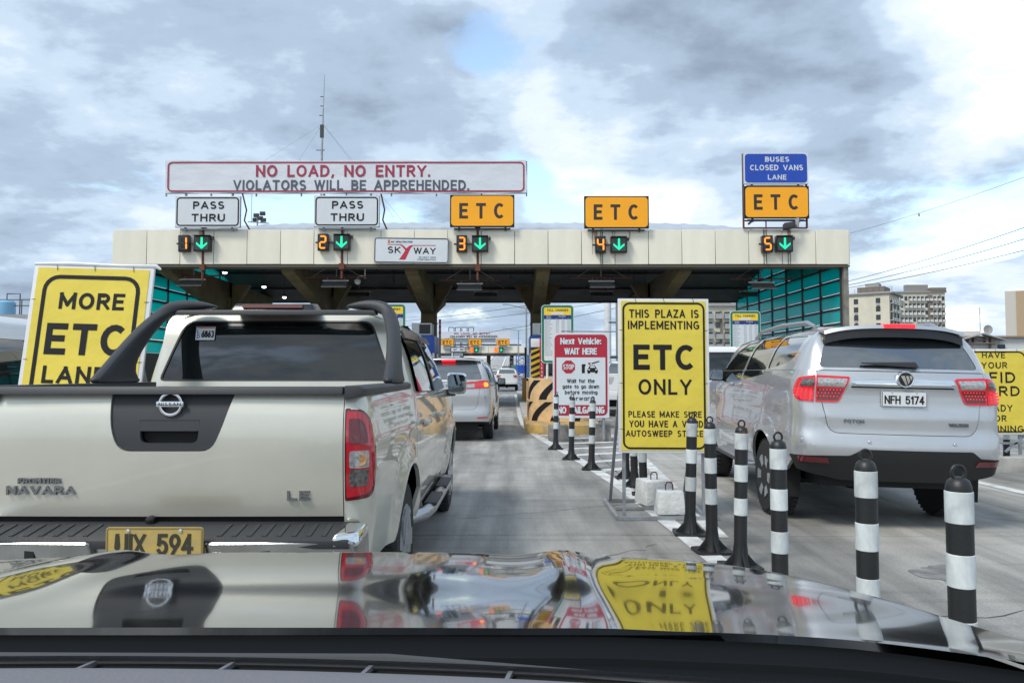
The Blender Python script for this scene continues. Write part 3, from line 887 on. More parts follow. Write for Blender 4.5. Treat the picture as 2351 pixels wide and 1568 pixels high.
for x in COLX:
    c = MB().box(x - 0.34, x + 0.34, 6.55, 7.5, 0.2, 5.0).build('column', olive_conc, canopy, bevel=0.04)
    b = MB().box(x - 0.36, x + 0.36, 6.53, 7.52, 2.9, 2.94); b.box(x - 0.36, x + 0.36, 6.53, 7.52, 3.75, 3.79)
    b.build('joint_band', M('dark olive', (0.06, 0.05, 0.03), 0.8), c)
    for (ya, yb) in ((7.3, 0.75), (6.7, 13.0)):
        f = 0.26
        za0, za1, zb0, zb1 = 4.05, 5.7, vault(yb) - 0.32, vault(yb) + 0.10
        MB().hexa([(x - f, ya, za0), (x + f, ya, za0), (x + f, yb, zb0), (x - f, yb, zb0), (x - f, ya, za1), (x + f, ya, za1), (x + f, yb, zb1), (x - f, yb, zb1)]).build('arm', olive_conc, c, bevel=0.03)
    b = MB()
    for s in (-1, 1): b.hexa([(x + s * 0.33, 6.8, 4.2), (x + s * 0.33, 7.3, 4.2), (x + s * 0.34, 7.3, 4.25), (x + s * 0.34, 6.8, 4.25), (x + s * 0.33, 6.8, 5.6), (x + s * 0.33, 7.3, 5.6), (x + s * 1.1, 7.3, 5.6), (x + s * 1.1, 6.8, 5.6)])
    b.build('haunch', olive_conc, c)
# glazed side walls
pane_w, pane_h, rows0 = 1.88, 0.56, 2.2
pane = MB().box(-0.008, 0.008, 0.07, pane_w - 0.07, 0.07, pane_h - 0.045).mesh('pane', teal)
for wx, sgn in ((12.62, 1), (-14.95, -1)):
    fr = MB()
    for k in range(8): fr.box(wx - 0.05, wx + 0.05, 0.25 + k * pane_w - 0.045, 0.25 + k * pane_w + 0.045, rows0, min(vault(0.3 + k * pane_w), 6.9))
    for r_ in range(9): fr.box(wx - 0.035, wx + 0.035, 0.25, 0.25 + 7 * pane_w, rows0 + r_ * pane_h - 0.045, rows0 + r_ * pane_h + 0.045)
    fr.box(wx - 0.05, wx + 0.05, 0.25, 13.4, 0.0, rows0 - 0.05)
    w = fr.build('glazed_wall', steel_dark, canopy)
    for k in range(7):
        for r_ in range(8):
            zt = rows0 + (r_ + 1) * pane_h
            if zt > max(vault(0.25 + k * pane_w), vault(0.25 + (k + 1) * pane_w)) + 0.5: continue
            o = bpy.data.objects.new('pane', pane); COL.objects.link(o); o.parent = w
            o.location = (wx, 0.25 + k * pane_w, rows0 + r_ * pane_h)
    MB().box(wx - 0.09 + 0.1 * sgn, wx + 0.09 + 0.1 * sgn, 0.05, 0.24, 0.0, ZB - 0.03).build('end_post', M('grey weathered post', (0.24, 0.23, 0.20), 0.7, var=0.4, scale=3), canopy)
# rust streaks below the sign brackets on the fascia
rust_st = M('rust streak', (0.42, 0.22, 0.10), 0.7, var=0.5, scale=7, col2=(0.62, 0.52, 0.40), stretch=(3, 1, 0.5))
rs = MB()
for x, h, w in ((1361, 0.95, 0.02), (1368, 0.4, 0.10), (1408, 0.95, 0.03), (1447, 0.35, 0.05), (1759, 1.0, 0.02), (1815, 0.9, 0.06), (456, 0.4, 0.06), (786, 0.35, 0.06)):
    X = cxm(x); rs.add([(X - w, -0.056, ZT - 0.02), (X + w, -0.056, ZT - 0.02), (X + w * 0.3, -0.056, ZT - h), (X - w * 0.3, -0.056, ZT - h)], [(0, 1, 2, 3)])
rs.build('rust_streak', rust_st, canopy)
wl_ = MB()
for x, y0 in ((1380, 0.9), (1384, 0.9), (1756, 1.2), (1762, 1.2), (1812, 1.2), (1817, 1.2)):
    X = cxm(x); wl_.tube([(X, -0.075, ZT + 0.02), (X, -0.075, ZB - 0.05)], 0.012, 5)
wl_.build('conduit', steel_dark, canopy)
cn = MB()
rr_ = random.Random(5)
for k in range(46):
    x = rr_.uniform(-11, 6.5); y = rr_.uniform(1.5, 9); z = vault(y); l = rr_.uniform(0.3, 1.2)
    cn.tube([(x, y, z), (x + rr_.uniform(-.05, .05), y, z - l)], 0.014, 4)
cn.build('hanging_cable', steel_dark, canopy, kind='stuff')

# lamps hung under the canopy
def canopy_light(x, y, Y, label, w=1.0):
    p = at(x, y, Y)
    t = thing('canopy_light', label, 'light', (p.x, Y, p.z), 0, 'floodlights hung under the canopy')
    MB().hexa([(-w/2, -0.15, -0.14), (w/2, -0.15, -0.14), (w/2 - .06, 0.2, 0.10), (-w/2 + .06, 0.2, 0.10), (-w/2, -0.17, -0.09), (w/2, -0.17, -0.09), (w/2 - .06, 0.17, 0.15), (-w/2 + .06, 0.17, 0.15)]).build('lamp_panel', lamp_glass, t)
    MB().bar((-w/2 - .02, 0.19, 0.17), (w/2 + .02, 0.19, 0.17), 0.05).build('frame', white_paint, t)
    MB().tube([(-1.25, 0.3, 0.33), (1.25, 0.3, 0.33)], 0.03, 6).build('rail', rust_red, t)
    b = MB(); hz = max(0.5, vault(Y - CY) - p.z)
    for s in (-1, 1): b.tube([(s * 0.35, 0.3, 0.33), (s * 0.35, 0.19, 0.15)], 0.018, 5); b.tube([(s * 1.0, 0.3, 0.33), (0.0, 0.3, min(hz, 0.95))], 0.012, 5)
    b.tube([(0, 0.3, 0.33), (0, 0.3, hz)], 0.025, 5)
    b.build('hanger', steel_grey, t)
for k, (x, y) in enumerate(((437, 650), (768, 653), (1078, 660), (1382, 654), (1752, 657))):
    canopy_light(x, y, 29.4, ('floodlight panel under the canopy below the leftmost lane signal', 'floodlight panel under the canopy below the second lane signal from the left', 'floodlight panel under the canopy just right of the company sign, below its lane signal', 'floodlight panel under the canopy below the lane signal under the lone orange ETC sign', 'floodlight panel under the canopy in front of the right teal glazing')[k])
for k, (x, y) in enumerate(((822, 676), (1115, 677), (1382, 676), (1728, 676))):
    canopy_light(x, y, 38.0, ('rear floodlight under the canopy above the pickup roof bar', 'rear floodlight under the canopy between the two centre columns', 'rear floodlight under the canopy above the ETC ONLY board', 'rear floodlight under the canopy beside the teal glazing')[k], 1.2)
for k, (x, y) in enumerate(((516, 624), (606, 657), (653, 681))):
    p = at(x, y, 31 + 2.5 * k)
    t = thing('spotlight', ('lit white spotlight under canopy nearest the left teal glazing', 'lit white spotlight under canopy right of the lane 1 floodlight', 'lit white spotlight low under canopy above the pickup roof')[k], 'light', p, 0, 'lit spotlights under the canopy')
    MB().lathe([(0.03, -0.09), (0.085, -0.07), (0.09, -0.02)], 12).build('lamp', led_white, t)
    b = MB(); b.lathe([(0.10, -0.02), (0.10, 0.04), (0.04, 0.12)], 12); b.tube([(0, 0, 0.1), (0, 0, vault(p.y - CY) - p.z)], 0.015, 5); b.build('housing', steel_dark, t)
p = at(821, 645, 30.5)
t = thing('dome_camera', 'white dome camera on a curved bracket under the canopy', 'camera', p)
MB().lathe([(0.02, -0.16), (0.11, -0.10), (0.14, 0.0), (0.12, 0.05)], 14).build('dome', white_paint, t)
MB().tube([(0, 0, 0.05), (0, 0, 0.14), (0.08, 0, 0.2), (0.22, 0, 0.2), (0.3, 0, 0.1), (0.3, 0, 1.3)], 0.03, 6).build('bracket', white_paint, t)

# ================================================================ signs on the canopy
KF = 28.0 / 1700           # metres per measured pixel at the fascia
def board(name, label, cat, x0, x1, y0, y1, Y, group=None, base_z=None):
    """root at the board's centre; returns root and size"""
    a, b = at(x0, y1, Y), at(x1, y0, Y)
    w, h = b.x - a.x, b.z - a.z
    t = thing(name, label, cat, ((a.x + b.x) / 2, Y, (a.z + b.z) / 2), 0, group)
    return t, w, h
def lines(t, rows, cx, cy, k, m, y, bold=0.008, wt=0.19, gap=0.38):
    """rows of (text, x0, x1, y0, y1) measured in pixels round (cx, cy)"""
    for r_ in rows:
        s, x0, x1, y0, y1 = r_[:5]
        T(s, t, r_[5] if len(r_) > 5 else m, ((x0 + x1) / 2 - cx) * k, (cy - (y0 + y1) / 2) * k, (x1 - x0) * k, (y1 - y0) * k, y, wt=wt, gap=1.0 if s == 'ETC' and gap == 0.38 else gap)

def sag(w, h, amp=0.03):
    return lambda u, v: (w * (u - 0.5) + 0.02 * math.sin(v * 5), amp * math.sin(u * 23 + 2 * v) * math.sin(v * 3.1) + 0.4 * amp * math.sin(u * 51 + v * 7), h * (v - 0.5) + 0.02 * math.sin(u * 40) * (abs(v - .5) > .45))
t, w, h = board('overhead_banner', 'long white banner with red lettering stretched above the PASS THRU signs', 'banner', 379, 1209, 369, 444, 27.75)
def sheet(w, h, name, m, parent, y, amp, nu=60, nv=8):
    f = sag(w, h, amp)
    b = MB(); b.grid(lambda u, v: (f(u, v)[0], y + f(u, v)[1], f(u, v)[2]), nu, nv)
    return b.build(name, m, parent, fix=False)
sheet(w, h, 'sheet', tarp_white, t, 0.0, 0.007)
border('border', red_print, t, 0, 0, w - 0.16, h - 0.10, 0.18, 0.055, -0.013, 0.003)
lines(t, [('NO LOAD, NO ENTRY.', 585, 990, 379, 410), ], 794, 406.5, KF * 27.75 / 28, red_print, -0.013, wt=.185)
lines(t, [('VIOLATORS WILL BE APPREHENDED.', 533, 1080, 414, 438), ], 794, 406.5, KF * 27.75 / 28, ink_soft, -0.013, wt=.175)
b = MB()
for zz_ in (-h / 2 + 0.03, h / 2 - 0.03): b.bar((-w / 2, 0.10, zz_), (w / 2, 0.10, zz_), 0.05)
for k in range(9): b.bar((-w / 2 + w * k / 8, 0.10, -h / 2 - 0.1), (-w / 2 + w * k / 8, 0.10, h / 2), 0.05)
b.build('frame', steel_grey, t)

def gantry_sign(name, label, x0, x1, y0, y1, rows, bg, fg, group, edge=None, bw=0.06, frame_top=None, bold=0.03):
    t, w, h = board(name, label, 'sign', x0, x1, y0, y1, 27.72, group)
    MB().box(-w/2, w/2, 0.0, 0.10, -h/2, h/2).build('cabinet', steel_grey if bg is not amber else steel_dark, t, bevel=0.01)
    if edge is not None:
        plate('face', edge, t, 0, 0, w - 0.01, h - 0.01, 0.02, -0.002, 0.006)
        plate('panel', bg, t, 0, 0, w - 2 * bw, h - 2 * bw, 0.13, -0.010, 0.004)
    else:
        plate('face', bg, t, 0, 0, w - 0.02, h - 0.02, 0.05, -0.002, 0.006)
        border('border', ink, t, 0, 0, w - 0.10, h - 0.10, 0.14, 0.05, -0.009, 0.004)
    lines(t, rows, (x0 + x1) / 2, (y0 + y1) / 2, KF * 27.72 / 28, fg, -0.016, bold)
    b = MB()
    for s in (-1, 1):
        b.bar((s * w * 0.36, 0.13, -h/2 - 0.12), (s * w * 0.36, 0.13, h/2 + (frame_top or 0.0)), 0.07)
        b.bar((s * w * 0.36, 0.13, -h/2 - 0.06), (s * w * 0.36, 0.6, -h/2 - 0.10), 0.06)
    b.bar((-w * 0.44, 0.13, -h/2 - 0.05), (w * 0.44, 0.13, -h/2 - 0.05), 0.06)
    b.build('support', steel_grey if bg is not amber else steel_dark, t)
    return t, w, h
for k, (x, y) in enumerate(((477, 486.5), (796, 485.5))):
    tt, w, h = gantry_sign('lane_sign', ('white PASS THRU sign under the left end of the banner', 'white PASS THRU sign under the middle of the banner')[k], x - 75.5, x + 75.5, y - 36, y + 36,
        [('PASS', x - 34, x + 38, y - 24, y - 6), ('THRU', x - 37, x + 40, y + 5, y + 23)], sign_white, ink, 'lane signs over the fascia', frame_top=0.12)
    MB().tube([(w/2 + .03, .1, h/2 + .12), (w/2 + .16, .2, 0.1), (w/2 + .10, .15, -0.3), (w/2 + .22, .4, -h/2 - .02)], 0.03, 6).build('brace', rust_red, tt)
for k, (x, y) in enumerate(((1107, 484.5), (1415.5, 487.5), (1783, 464.5))):
    gantry_sign('lane_sign', ('orange ETC sign under the right end of the banner', 'orange ETC sign standing alone between the banner and the blue sign', 'orange ETC sign directly below the blue buses sign')[k], x - 74, x + 74, y - 37, y + 37,
        [('ETC', x - 53, x + 51, y - 18, y + 18)], amber, M('dark brown print', (0.035, 0.024, 0.02), 0.5), 'lane signs over the fascia', edge=ink, bw=0.045, bold=0.035)
t, w, h = gantry_sign('lane_sign', 'blue BUSES CLOSED VANS LANE sign on top of an orange sign', 1707.5, 1855, 351, 423,
    [('BUSES', 1756, 1812, 360, 372), ('CLOSED VANS', 1721, 1844, 379, 392), ('LANE', 1762, 1805, 402, 414)], sign_blue, sign_white, 'lane signs over the fascia', edge=sign_white, bw=0.05, bold=0.015)
b = MB()
zb_ = at(1783, 523, 27.8).z - t.location.z
for s in (-1, 1): b.bar((s * w * 0.49, 0.16, h/2), (s * w * 0.49, 0.16, zb_), 0.06)
b.bar((-w * 0.49, 0.16, zb_), (w * 0.49, 0.16, zb_), 0.06); b.bar((-w * 0.49, 0.16, zb_ + 0.28), (w * 0.49, 0.16, zb_ + 0.28), 0.05); b.bar((-0.35, 0.16, zb_), (-0.35, 0.16, zb_ + 0.28), 0.04)
b.build('support_frame', rust_red, t)
p = at(1812, 519, 27.6)
t = thing('floodlight', 'grey floodlight on the frame under the rightmost orange sign', 'light', p)
MB().hexa([(-.22, -.12, -.12), (.2, -.12, -.06), (.2, .1, -.10), (-.22, .1, -.16), (-.22, -.12, .10), (.2, -.12, .16), (.2, .1, .12), (-.22, .1, .06)]).build('housing', steel_dark, t, bevel=0.02)
MB().bar((.28, 0, -.05), (.34, .05, .3), 0.14, 0.06).build('bracket', steel_grey, t)

# fascia company sign with the Y-shaped stroke
t, w, h = board('company_sign', 'white company sign with red Y stroke fixed to the cream fascia', 'sign', 858.5, 1031, 546, 604.5, 27.84)
t.rotation_euler = (0, R(0.7), 0)
MB().box(-w/2, w/2, 0.0, 0.06, -h/2, h/2).build('backing', steel_grey, t)
plate('face', sign_white, t, 0, 0, w, h, 0.10, -0.001, 0.006)
border('border', ink, t, 0, 0, w - 0.03, h - 0.03, 0.10, 0.035, -0.008, 0.004)
def sc(cx, cy): return ((cx - 634) * 0.00384, (626 - cy) * 0.00384)
def srow(s, x0, x1, y0, y1, m=ink, bold=0.02):
    a, b_ = sc(x0, y1), sc(x1, y0); T(s, t, m, (a[0] + b_[0]) / 2, (a[1] + b_[1]) / 2, b_[0] - a[0], b_[1] - a[1], -0.013, bold=bold)
srow('SK', 400, 527, 590, 655, bold=0.01); srow('WAY', 655, 872, 597, 660, bold=0.02)
srow('SMC INFRASTRUCTURE', 428, 642, 534, 551, ink_soft, 0.01); srow('SKYWAY O&M', 705, 872, 685, 700, ink_soft, 0.0); srow('CORPORATION', 693, 872, 708, 723, ink_soft, 0.0)
b = MB(); dd = -0.008
b.prism([sc(*q) for q in ((640, 573), (872, 571), (872, 578), (648, 580), (622, 610), (575, 719), (512, 719), (552, 660), (590, 600), (612, 580))], dd, dd - 0.004)
b.prism([sc(*q) for q in ((398, 566), (530, 566), (552, 578), (588, 612), (574, 628), (540, 588), (520, 574), (398, 572))], dd, dd - 0.004)
b.build('emblem', M('crimson print', (0.45, 0.02, 0.05), 0.45), t)
MB().prism([sc(*q) for q in ((400, 524), (420, 524), (420, 556), (400, 556))], dd, dd - 0.004).build('logo_block', M('orange print', (0.55, 0.14, 0.03), 0.5), t)

# ---------------------------------------------------------------- lane signals: seven-segment number and arrow
SEG = {'0': 'abcdef', '1': 'bc', '2': 'abged', '3': 'abgcd', '4': 'fgbc', '5': 'afgcd', '9': 'abcdfg', '8': 'abcdefg'}
def seven(parent, ch, cx, w, h, y, on):
    hw, hh, s = w / 2, h / 2, w * 0.21
    def hz(z): return [(cx - hw + s*.6, z), (cx - hw + s*1.1, z + s/2), (cx + hw - s*1.1, z + s/2), (cx + hw - s*.6, z), (cx + hw - s*1.1, z - s/2), (cx - hw + s*1.1, z - s/2)]
    def vt(x, z0, z1): return [(x, z0 + s*.1), (x - s/2, z0 + s*.6), (x - s/2, z1 - s*.6), (x, z1 - s*.1), (x + s/2, z1 - s*.6), (x + s/2, z0 + s*.6)]
    sh = {'a': hz(hh - s/2), 'g': hz(0), 'd': hz(-hh + s/2), 'f': vt(cx - hw + s/2, 0, hh - s*.4), 'b': vt(cx + hw - s/2, 0, hh - s*.4), 'e': vt(cx - hw + s/2, -hh + s*.4, 0), 'c': vt(cx + hw - s/2, -hh + s*.4, 0)}
    for k, pl in sh.items():
        lit = k in SEG[ch]
        MB().prism(pl, y, y - 0.008).build('segment', on if lit else led_off, parent)
def arrow(parent, cx, w, y, m):
    a = w * 0.5; q = w * 0.13
    b = MB()
    b.prism([(cx - q/2, a * 0.80), (cx + q/2, a * 0.80), (cx + q/2, -a * 0.42), (cx - q/2, -a * 0.42)], y, y - 0.008)
    for s in (-1, 1):
        pl = [(cx, -a * 0.78), (cx, -a * 0.48), (cx + s * a * 0.72, a * 0.12), (cx + s * a * 0.72, -a * 0.14)]
        b.prism(pl, y, y - 0.007)
    b.build('arrow', m, parent)
for k, (dx, ax, y, pipe, tilt) in enumerate(((421, 463, 558.5, 460, 3), (741, 784, 556, 782, 1), (1060, 1102, 559.5, 1096, 0), (1379, 1421, 561.5, None, 1), (1763, 1802, 559.5, None, 3))):
    p = at((dx + ax) / 2, y, 27.70)
    n = '12345'[k]
    t = thing('lane_signal', ('leftmost lane signal with green arrow, under the left PASS THRU sign', 'lane signal with green arrow left of the company sign', 'lane signal with green arrow just right of the company sign', 'lane signal with green arrow under the lone orange ETC sign', 'lane signal with green arrow under the blue and orange signs')[k], 'traffic light', p, 0, 'lane signals on the fascia')
    d0, d1 = (dx - (dx + ax) / 2) * KF, (ax - (dx + ax) / 2) * KF
    nb = MB().box(d0 - 0.20, d0 + 0.20, 0.0, 0.22, -0.32, 0.32).build('number_box', blk_gloss, t, bevel=0.015)
    seven(nb, n, d0, 0.27, 0.50, -0.004, led_amber)
    ab = MB().box(d1 - 0.31, d1 + 0.31, 0.0, 0.22, -0.31, 0.31).build('arrow_box', blk_gloss, t, bevel=0.015)
    plate('screen', M('signal screen', (0.035, 0.05, 0.045), 0.2), ab, d1, 0, 0.50, 0.50, 0.01, -0.003, 0.004)
    arrow(ab, d1, 0.56, -0.010, led_green)
    MB().hexa([(d1 - .30, -0.14, .27), (d1 + .30, -0.14, .27), (d1 + .31, 0.0, .30), (d1 - .31, 0.0, .30), (d1 - .30, -0.14, .285), (d1 + .30, -0.14, .285), (d1 + .31, 0.0, .32), (d1 - .31, 0.0, .32)]).build('hood', blk_gloss, ab)
    b = MB().bar((d0 - 0.30, 0.12, 0.0), (d1 + 0.2, 0.12, 0.0), 0.06); b.box(d1 + .33, d1 + .40, 0.05, .18, .16, .27)
    b.build('crossbar', steel_dark, t)
    nb.rotation_euler = (0, R(-tilt * 0.4), 0)
    if pipe:
        x = (pipe - (dx + ax) / 2) * KF
        b = MB().tube([(x, 0.24, 0.95), (x, 0.24, -1.35)], 0.045, 8); b.box(x - .10, x + .10, .15, .32, .62, .80); b.box(x - .10, x + .10, .15, .32, -1.0, -.78)
        b.build('pipe', rust_red, t)

# antenna mast with guy wires, floodlight cluster and roof fittings
p0 = at(738, 368, 34.0); p1 = at(743, 172, 34.0)
t = thing('antenna_mast', 'tall thin antenna mast with guy wires standing on the canopy roof', 'antenna', (p0.x, 34.0, 7.9))
H = p1.z - 7.9
b = MB().tube([(0, 0, 0), (0.02, 0, H * 0.55)], [0.06, 0.05], 6); b.tube([(0.02, 0, H * 0.5), (0.06, 0, H * 0.78)], [0.045, 0.03], 6); b.tube([(0.06, 0, H * .75), (0.10, 0, H)], [0.022, 0.012], 6)
b.build('mast', steel_grey, t)
b = MB()
for z, l in ((H * .74, .12), (H * .80, .08), (H * .86, .08), (H * .52, .25), (H * .43, .2), (H * .36, .22)): b.bar((-l, 0, z), (l * .6, 0, z), 0.03)
b.box(-0.07, 0.09, -0.05, 0.05, H * .60, H * .68)
b.build('element', steel_dark, t)
b = MB()
hz = at(741, 285, 34.0).z - 7.9
for x, y, Yd in ((560, 400, 32), (930, 515, 34), (640, 440, 36), (905, 500, 37)):
    q = at(x, y, Yd); b.tube([(0.03, 0, hz), (q.x - p0.x, Yd - 34, max(q.z - 7.9, 0.0))], 0.006, 4)
b.build('guy_wire', M('galvanised wire', (0.30, 0.32, 0.34), 0.5, 0.4), t)
p = at(591, 503, 31)
t = thing('floodlight_cluster', 'cluster of small floodlights with whip aerial on the canopy roof', 'light', (p.x, 31, 7.45))
b = MB()
for (x, y, z) in ((-.05, 0, .62), (.12, 0, .5), (.18, .1, .72), (-.12, .1, .45), (.25, 0, .42)): b.box(x - .11, x + .11, y - .06, y + .06, z - .08, z + .08)
b.build('lamp', steel_dark, t, bevel=0.015)
b = MB().tube([(0, 0, 0), (0, 0, .6)], .035, 6); b.bar((-.4, 0, .35), (.5, 0, .28), .04); b.tube([(-.25, 0, .3), (-.25, 0, 1.6)], .012, 5); b.build('stand', steel_grey, t)

# ================================================================ yellow boards on the road
def yellow_board(label, Y, box, outer, rows, tilt=0.0, lean=0.0, legs=True, bcol=ink, bwid=0.018, brad=0.07, binset=0.012, wires=True, margin=0.02):
    x0, x1, y0, y1 = box
    a, b_ = at(x0, y1, Y), at(x1, y0, Y)
    w, h = b_.x - a.x, b_.z - a.z; k = w / (x1 - x0); cx, cy = (x0 + x1) / 2, (y0 + y1) / 2
    t = thing('sign_board', label, 'sign', ((a.x + b_.x) / 2, Y, 0.0), 0, 'yellow toll notices on stands')
    zc = (a.z + b_.z) / 2
    e = MB().box(-w/2 - 0.01, w/2 + 0.01, 0.005, 0.03, -h/2 - 0.012, h/2 + 0.012).build('tarpaulin', M('white vinyl', (0.68, 0.69, 0.71), 0.45, var=0.1, scale=3, bump=0.3, bscale=5), t, bevel=0.008)
    e.location = (0, 0, zc); e.rotation_euler = (R(lean), R(tilt), 0)
    fa = MB(); fw, fh = w - 2 * margin, h - 2 * margin * 0.7
    fa.grid(lambda u, v: (fw * (u - .5), 0.0015 - 0.0012 * math.sin(u * 9 + v * 5) * math.sin(v * 7), fh * (v - .5)), 10, 14)
    fa.build('face', tarp_yellow, e, fix=False)
    border('border', bcol, e, 0, 0, fw - 2 * binset, fh - 2 * binset, brad, bwid, -0.0004, 0.0012)
    for s, xa, xb, ya, yb in rows:
        T(s, e, ink, ((xa + xb) / 2 - cx) * k, (cy - (ya + yb) / 2) * k, (xb - xa) * k, (yb - ya) * k, -0.0008, wt=0.20 if yb - ya > 40 else 0.165, gap=0.40, ext=0.0008)
    if wires:
        b = MB()
        for s in (-1, 1):
            for v in (-.35, -.05, .3): b.tube([(s * (w/2 + .012), 0.01, h * v), (s * (w/2 - .035), -0.003, h * v - .004)], 0.0022, 4)
        for v in (-.32, 0, .33): b.tube([(w * v, 0.0, h/2 + .014), (w * v + .012, -0.003, h/2 - .035)], 0.0022, 4)
        b.build('wire_tie', steel_dark, e)
    return t, w, h, zc
t, w, h, zc = yellow_board('yellow ETC ONLY plaza notice standing on steel frame beside the bollards', 7.17, (1423, 1625, 688, 1037), None,
    [('THIS PLAZA IS', 1446, 1604, 713, 732), ('IMPLEMENTING', 1443, 1605, 739, 758), ('ETC', 1455, 1594, 793, 850), ('ONLY', 1466, 1586, 871, 906), ('PLEASE MAKE SURE', 1443, 1608, 943, 957), ('YOU HAVE A VALID', 1445, 1611, 964, 979), ('AUTOSWEEP STICKER', 1437, 1622, 986, 1000)],
    tilt=0.3, lean=-1.5)
b = MB()
for s in (-1, 1):
    b.bar((s * 0.385, 0.055, 0.02), (s * 0.385, 0.062, zc + h/2 - .15), 0.03)
    b.bar((s * 0.40, 0.98, 0.02), (s * 0.39, 0.06, zc + 0.2), 0.03)
    b.bar((s * 0.40 - .06 * (s < 0), -0.02, 0.02), (s * 0.40 - .06 * (s < 0), 1.0, 0.02), 0.035)
b.bar((-0.46, -0.02, 0.02), (0.52, -0.02, 0.02), 0.035); b.bar((-0.46, 0.98, 0.02), (0.42, 0.98, 0.02), 0.03); b.bar((-0.4, 0.5, 0.02), (0.4, 0.5, 0.02), 0.03)
b.build('stand', steel_grey, t)
t, w, h, zc = yellow_board('yellow MORE ETC LANES board tilting behind the pickup bed', 5.5, (48, 333, 607, 1010), None,
    [('MORE', 117, 274, 665, 706), ('ETC', 96, 288, 741, 817), ('LANES', 100, 290, 844, 886)], tilt=1.6, lean=-7.5, bwid=0.030, brad=0.12, binset=0.055, margin=0.022)
b = MB()
for s in (-1, 1): b.bar((s * 0.36, 0.07 - zc * .132, 0.02), (s * 0.36 + .01, 0.07 + h * .3 * .132, zc + h * .3), 0.04); b.bar((s * 0.36, 0.8, 0.02), (s * .36, .09, zc), .035)
b.bar((-.42, .07 - zc * .132, .02), (.5, .07 - zc * .132, .02), .04); b.build('stand', steel_grey, t)
for e_ in t.children:
    if e_.name.startswith('tarpaulin'): MB().tube([(-w/2 - .01, .012, h/2 + .012), (-w * .2, .010, h/2 + .020), (w * .2, .012, h/2 + .014), (w/2 + .02, .012, h/2 + .018), (w/2 + .055, .012, h/2 - .004)], [.014, .017, .015, .018, .008], 8).build('rolled_edge', M('white vinyl', (0.68, 0.69, 0.71), 0.45), e_)
t, w, h, zc = yellow_board('yellow RFID card notice on a stand right of the silver car', 11.0, (2216, 2359, 803, 996), None,
    [('HAVE', 2258, 2309, 812, 825), ('YOUR', 2256, 2313, 834, 848), ('RFID', 2246, 2330, 856, 880), ('CARD', 2238, 2339, 887, 909), ('READY', 2254, 2322, 928, 943), ('FOR', 2269, 2308, 951, 965), ('SCANNING', 2230, 2345, 974, 989)], binset=0.008, bwid=0.02, brad=0.11, margin=0.022)
b = MB()
for s in (-1, 1): b.bar((s * 0.36, 0.05, 0.2), (s * 0.36, 0.05, zc + h * .4), 0.035); b.bar((s * 0.36 - .22, .05, .24), (s * .36 + .1, .05, zc - h/2), .03)
b.bar((-.6, .05, .37), (.6, .05, .37), .03); b.build('stand', steel_grey, t)

# concrete counterweights with wire handles
conc_dirty = M('dirty concrete', (0.27, 0.26, 0.24), 0.85, var=0.45, scale=6, bump=0.4, bscale=45)
def block(x, y, w, d, h, rz, label, z=0.0, m=conc_white):
    t = thing('concrete_block', label, 'concrete block', (x, y, z), rz, 'concrete counterweights')
    MB().hexa([(-w/2, -d/2, 0), (w/2, -d/2, 0), (w/2, d/2, 0), (-w/2, d/2, 0), (-w/2 + .012, -d/2 + .012, h), (w/2 - .012, -d/2 + .012, h), (w/2 - .012, d/2 - .012, h), (-w/2 + .012, d/2 - .012, h)]).build('block', m, t, bevel=0.014)
    MB().tube([(-.035, 0, h - .02), (-.035, 0, h + .05), (-.02, 0, h + .075), (.02, 0, h + .075), (.035, 0, h + .05), (.035, 0, h - .02)], 0.007, 6).build('handle', rust_red, t)
block(1.50, 7.88, 0.31, 0.34, 0.25, R(12), 'white concrete block with wire handle, the farther behind the ETC ONLY board', 0.036)
block(1.55, 7.36, 0.27, 0.28, 0.22, R(-3), 'white concrete block with wire handle, the nearer below the ETC ONLY board', 0.036)
block(0.98, 15.75, 0.42, 0.36, 0.32, R(2), 'grey concrete block under the left half of the red WAIT HERE sign', m=conc_dirty)
block(1.86, 15.60, 0.42, 0.36, 0.34, R(-4), 'grey concrete block under the right half of the red WAIT HERE sign', m=conc_dirty)

# ---------------------------------------------------------------- red next-vehicle sign
Y = 15.3
q = lambda cx, cy: at(979.5 + cx * 0.2733, 661.2 + cy * 0.2733, Y)
c0 = q(1296, 731)
t = thing('wait_sign', 'red and white WAIT HERE next vehicle sign on posts', 'sign', (c0.x, Y, 0))
kk = 0.2733 * Y / 1700 * 1.001
def wr(cx, cy): return ((cx - 1296) * kk, c0.z + (731 - cy) * kk)
def wplate(name, m, x0, x1, y0, y1, r, dy): 
    a, b_ = wr(x0, y1), wr(x1, y0); return plate(name, m, t, (a[0] + b_[0]) / 2, (a[1] + b_[1]) / 2, b_[0] - a[0], b_[1] - a[1], r, dy, 0.006)
wplate('board', sign_white, 1060, 1532, 375, 1088, 0.02, 0.0)
wplate('panel', sign_red, 1075, 1517, 392, 1068, 0.10, -0.006)
wplate('field', sign_white, 1091, 1501, 584, 981, 0.004, -0.012)
def wtext(s, x0, x1, y0, y1, m, bold=0.2):
    a, b_ = wr(x0, y1), wr(x1, y0); T(s, t, m, (a[0] + b_[0]) / 2, (a[1] + b_[1]) / 2, b_[0] - a[0], b_[1] - a[1], -0.022, wt=0.15 if bold < .1 else 0.20, gap=0.30)
wtext('Next Vehicle:', 1123, 1467, 420, 475, sign_white); wtext('WAIT HERE', 1157, 1430, 505, 560, sign_white)
wtext('Wait for the', 1178, 1410, 762, 797, ink, 0.012); wtext('gate to go down', 1141, 1447, 810, 850, ink, 0.012); wtext('before moving', 1160, 1432, 858, 898, ink, 0.012); wtext('forward', 1195, 1400, 908, 943, ink, 0.012)
wtext('NO TAILGATING', 1100, 1492, 994, 1052, sign_white)
o_ = wr(1192, 663); rr0 = 58 * kk
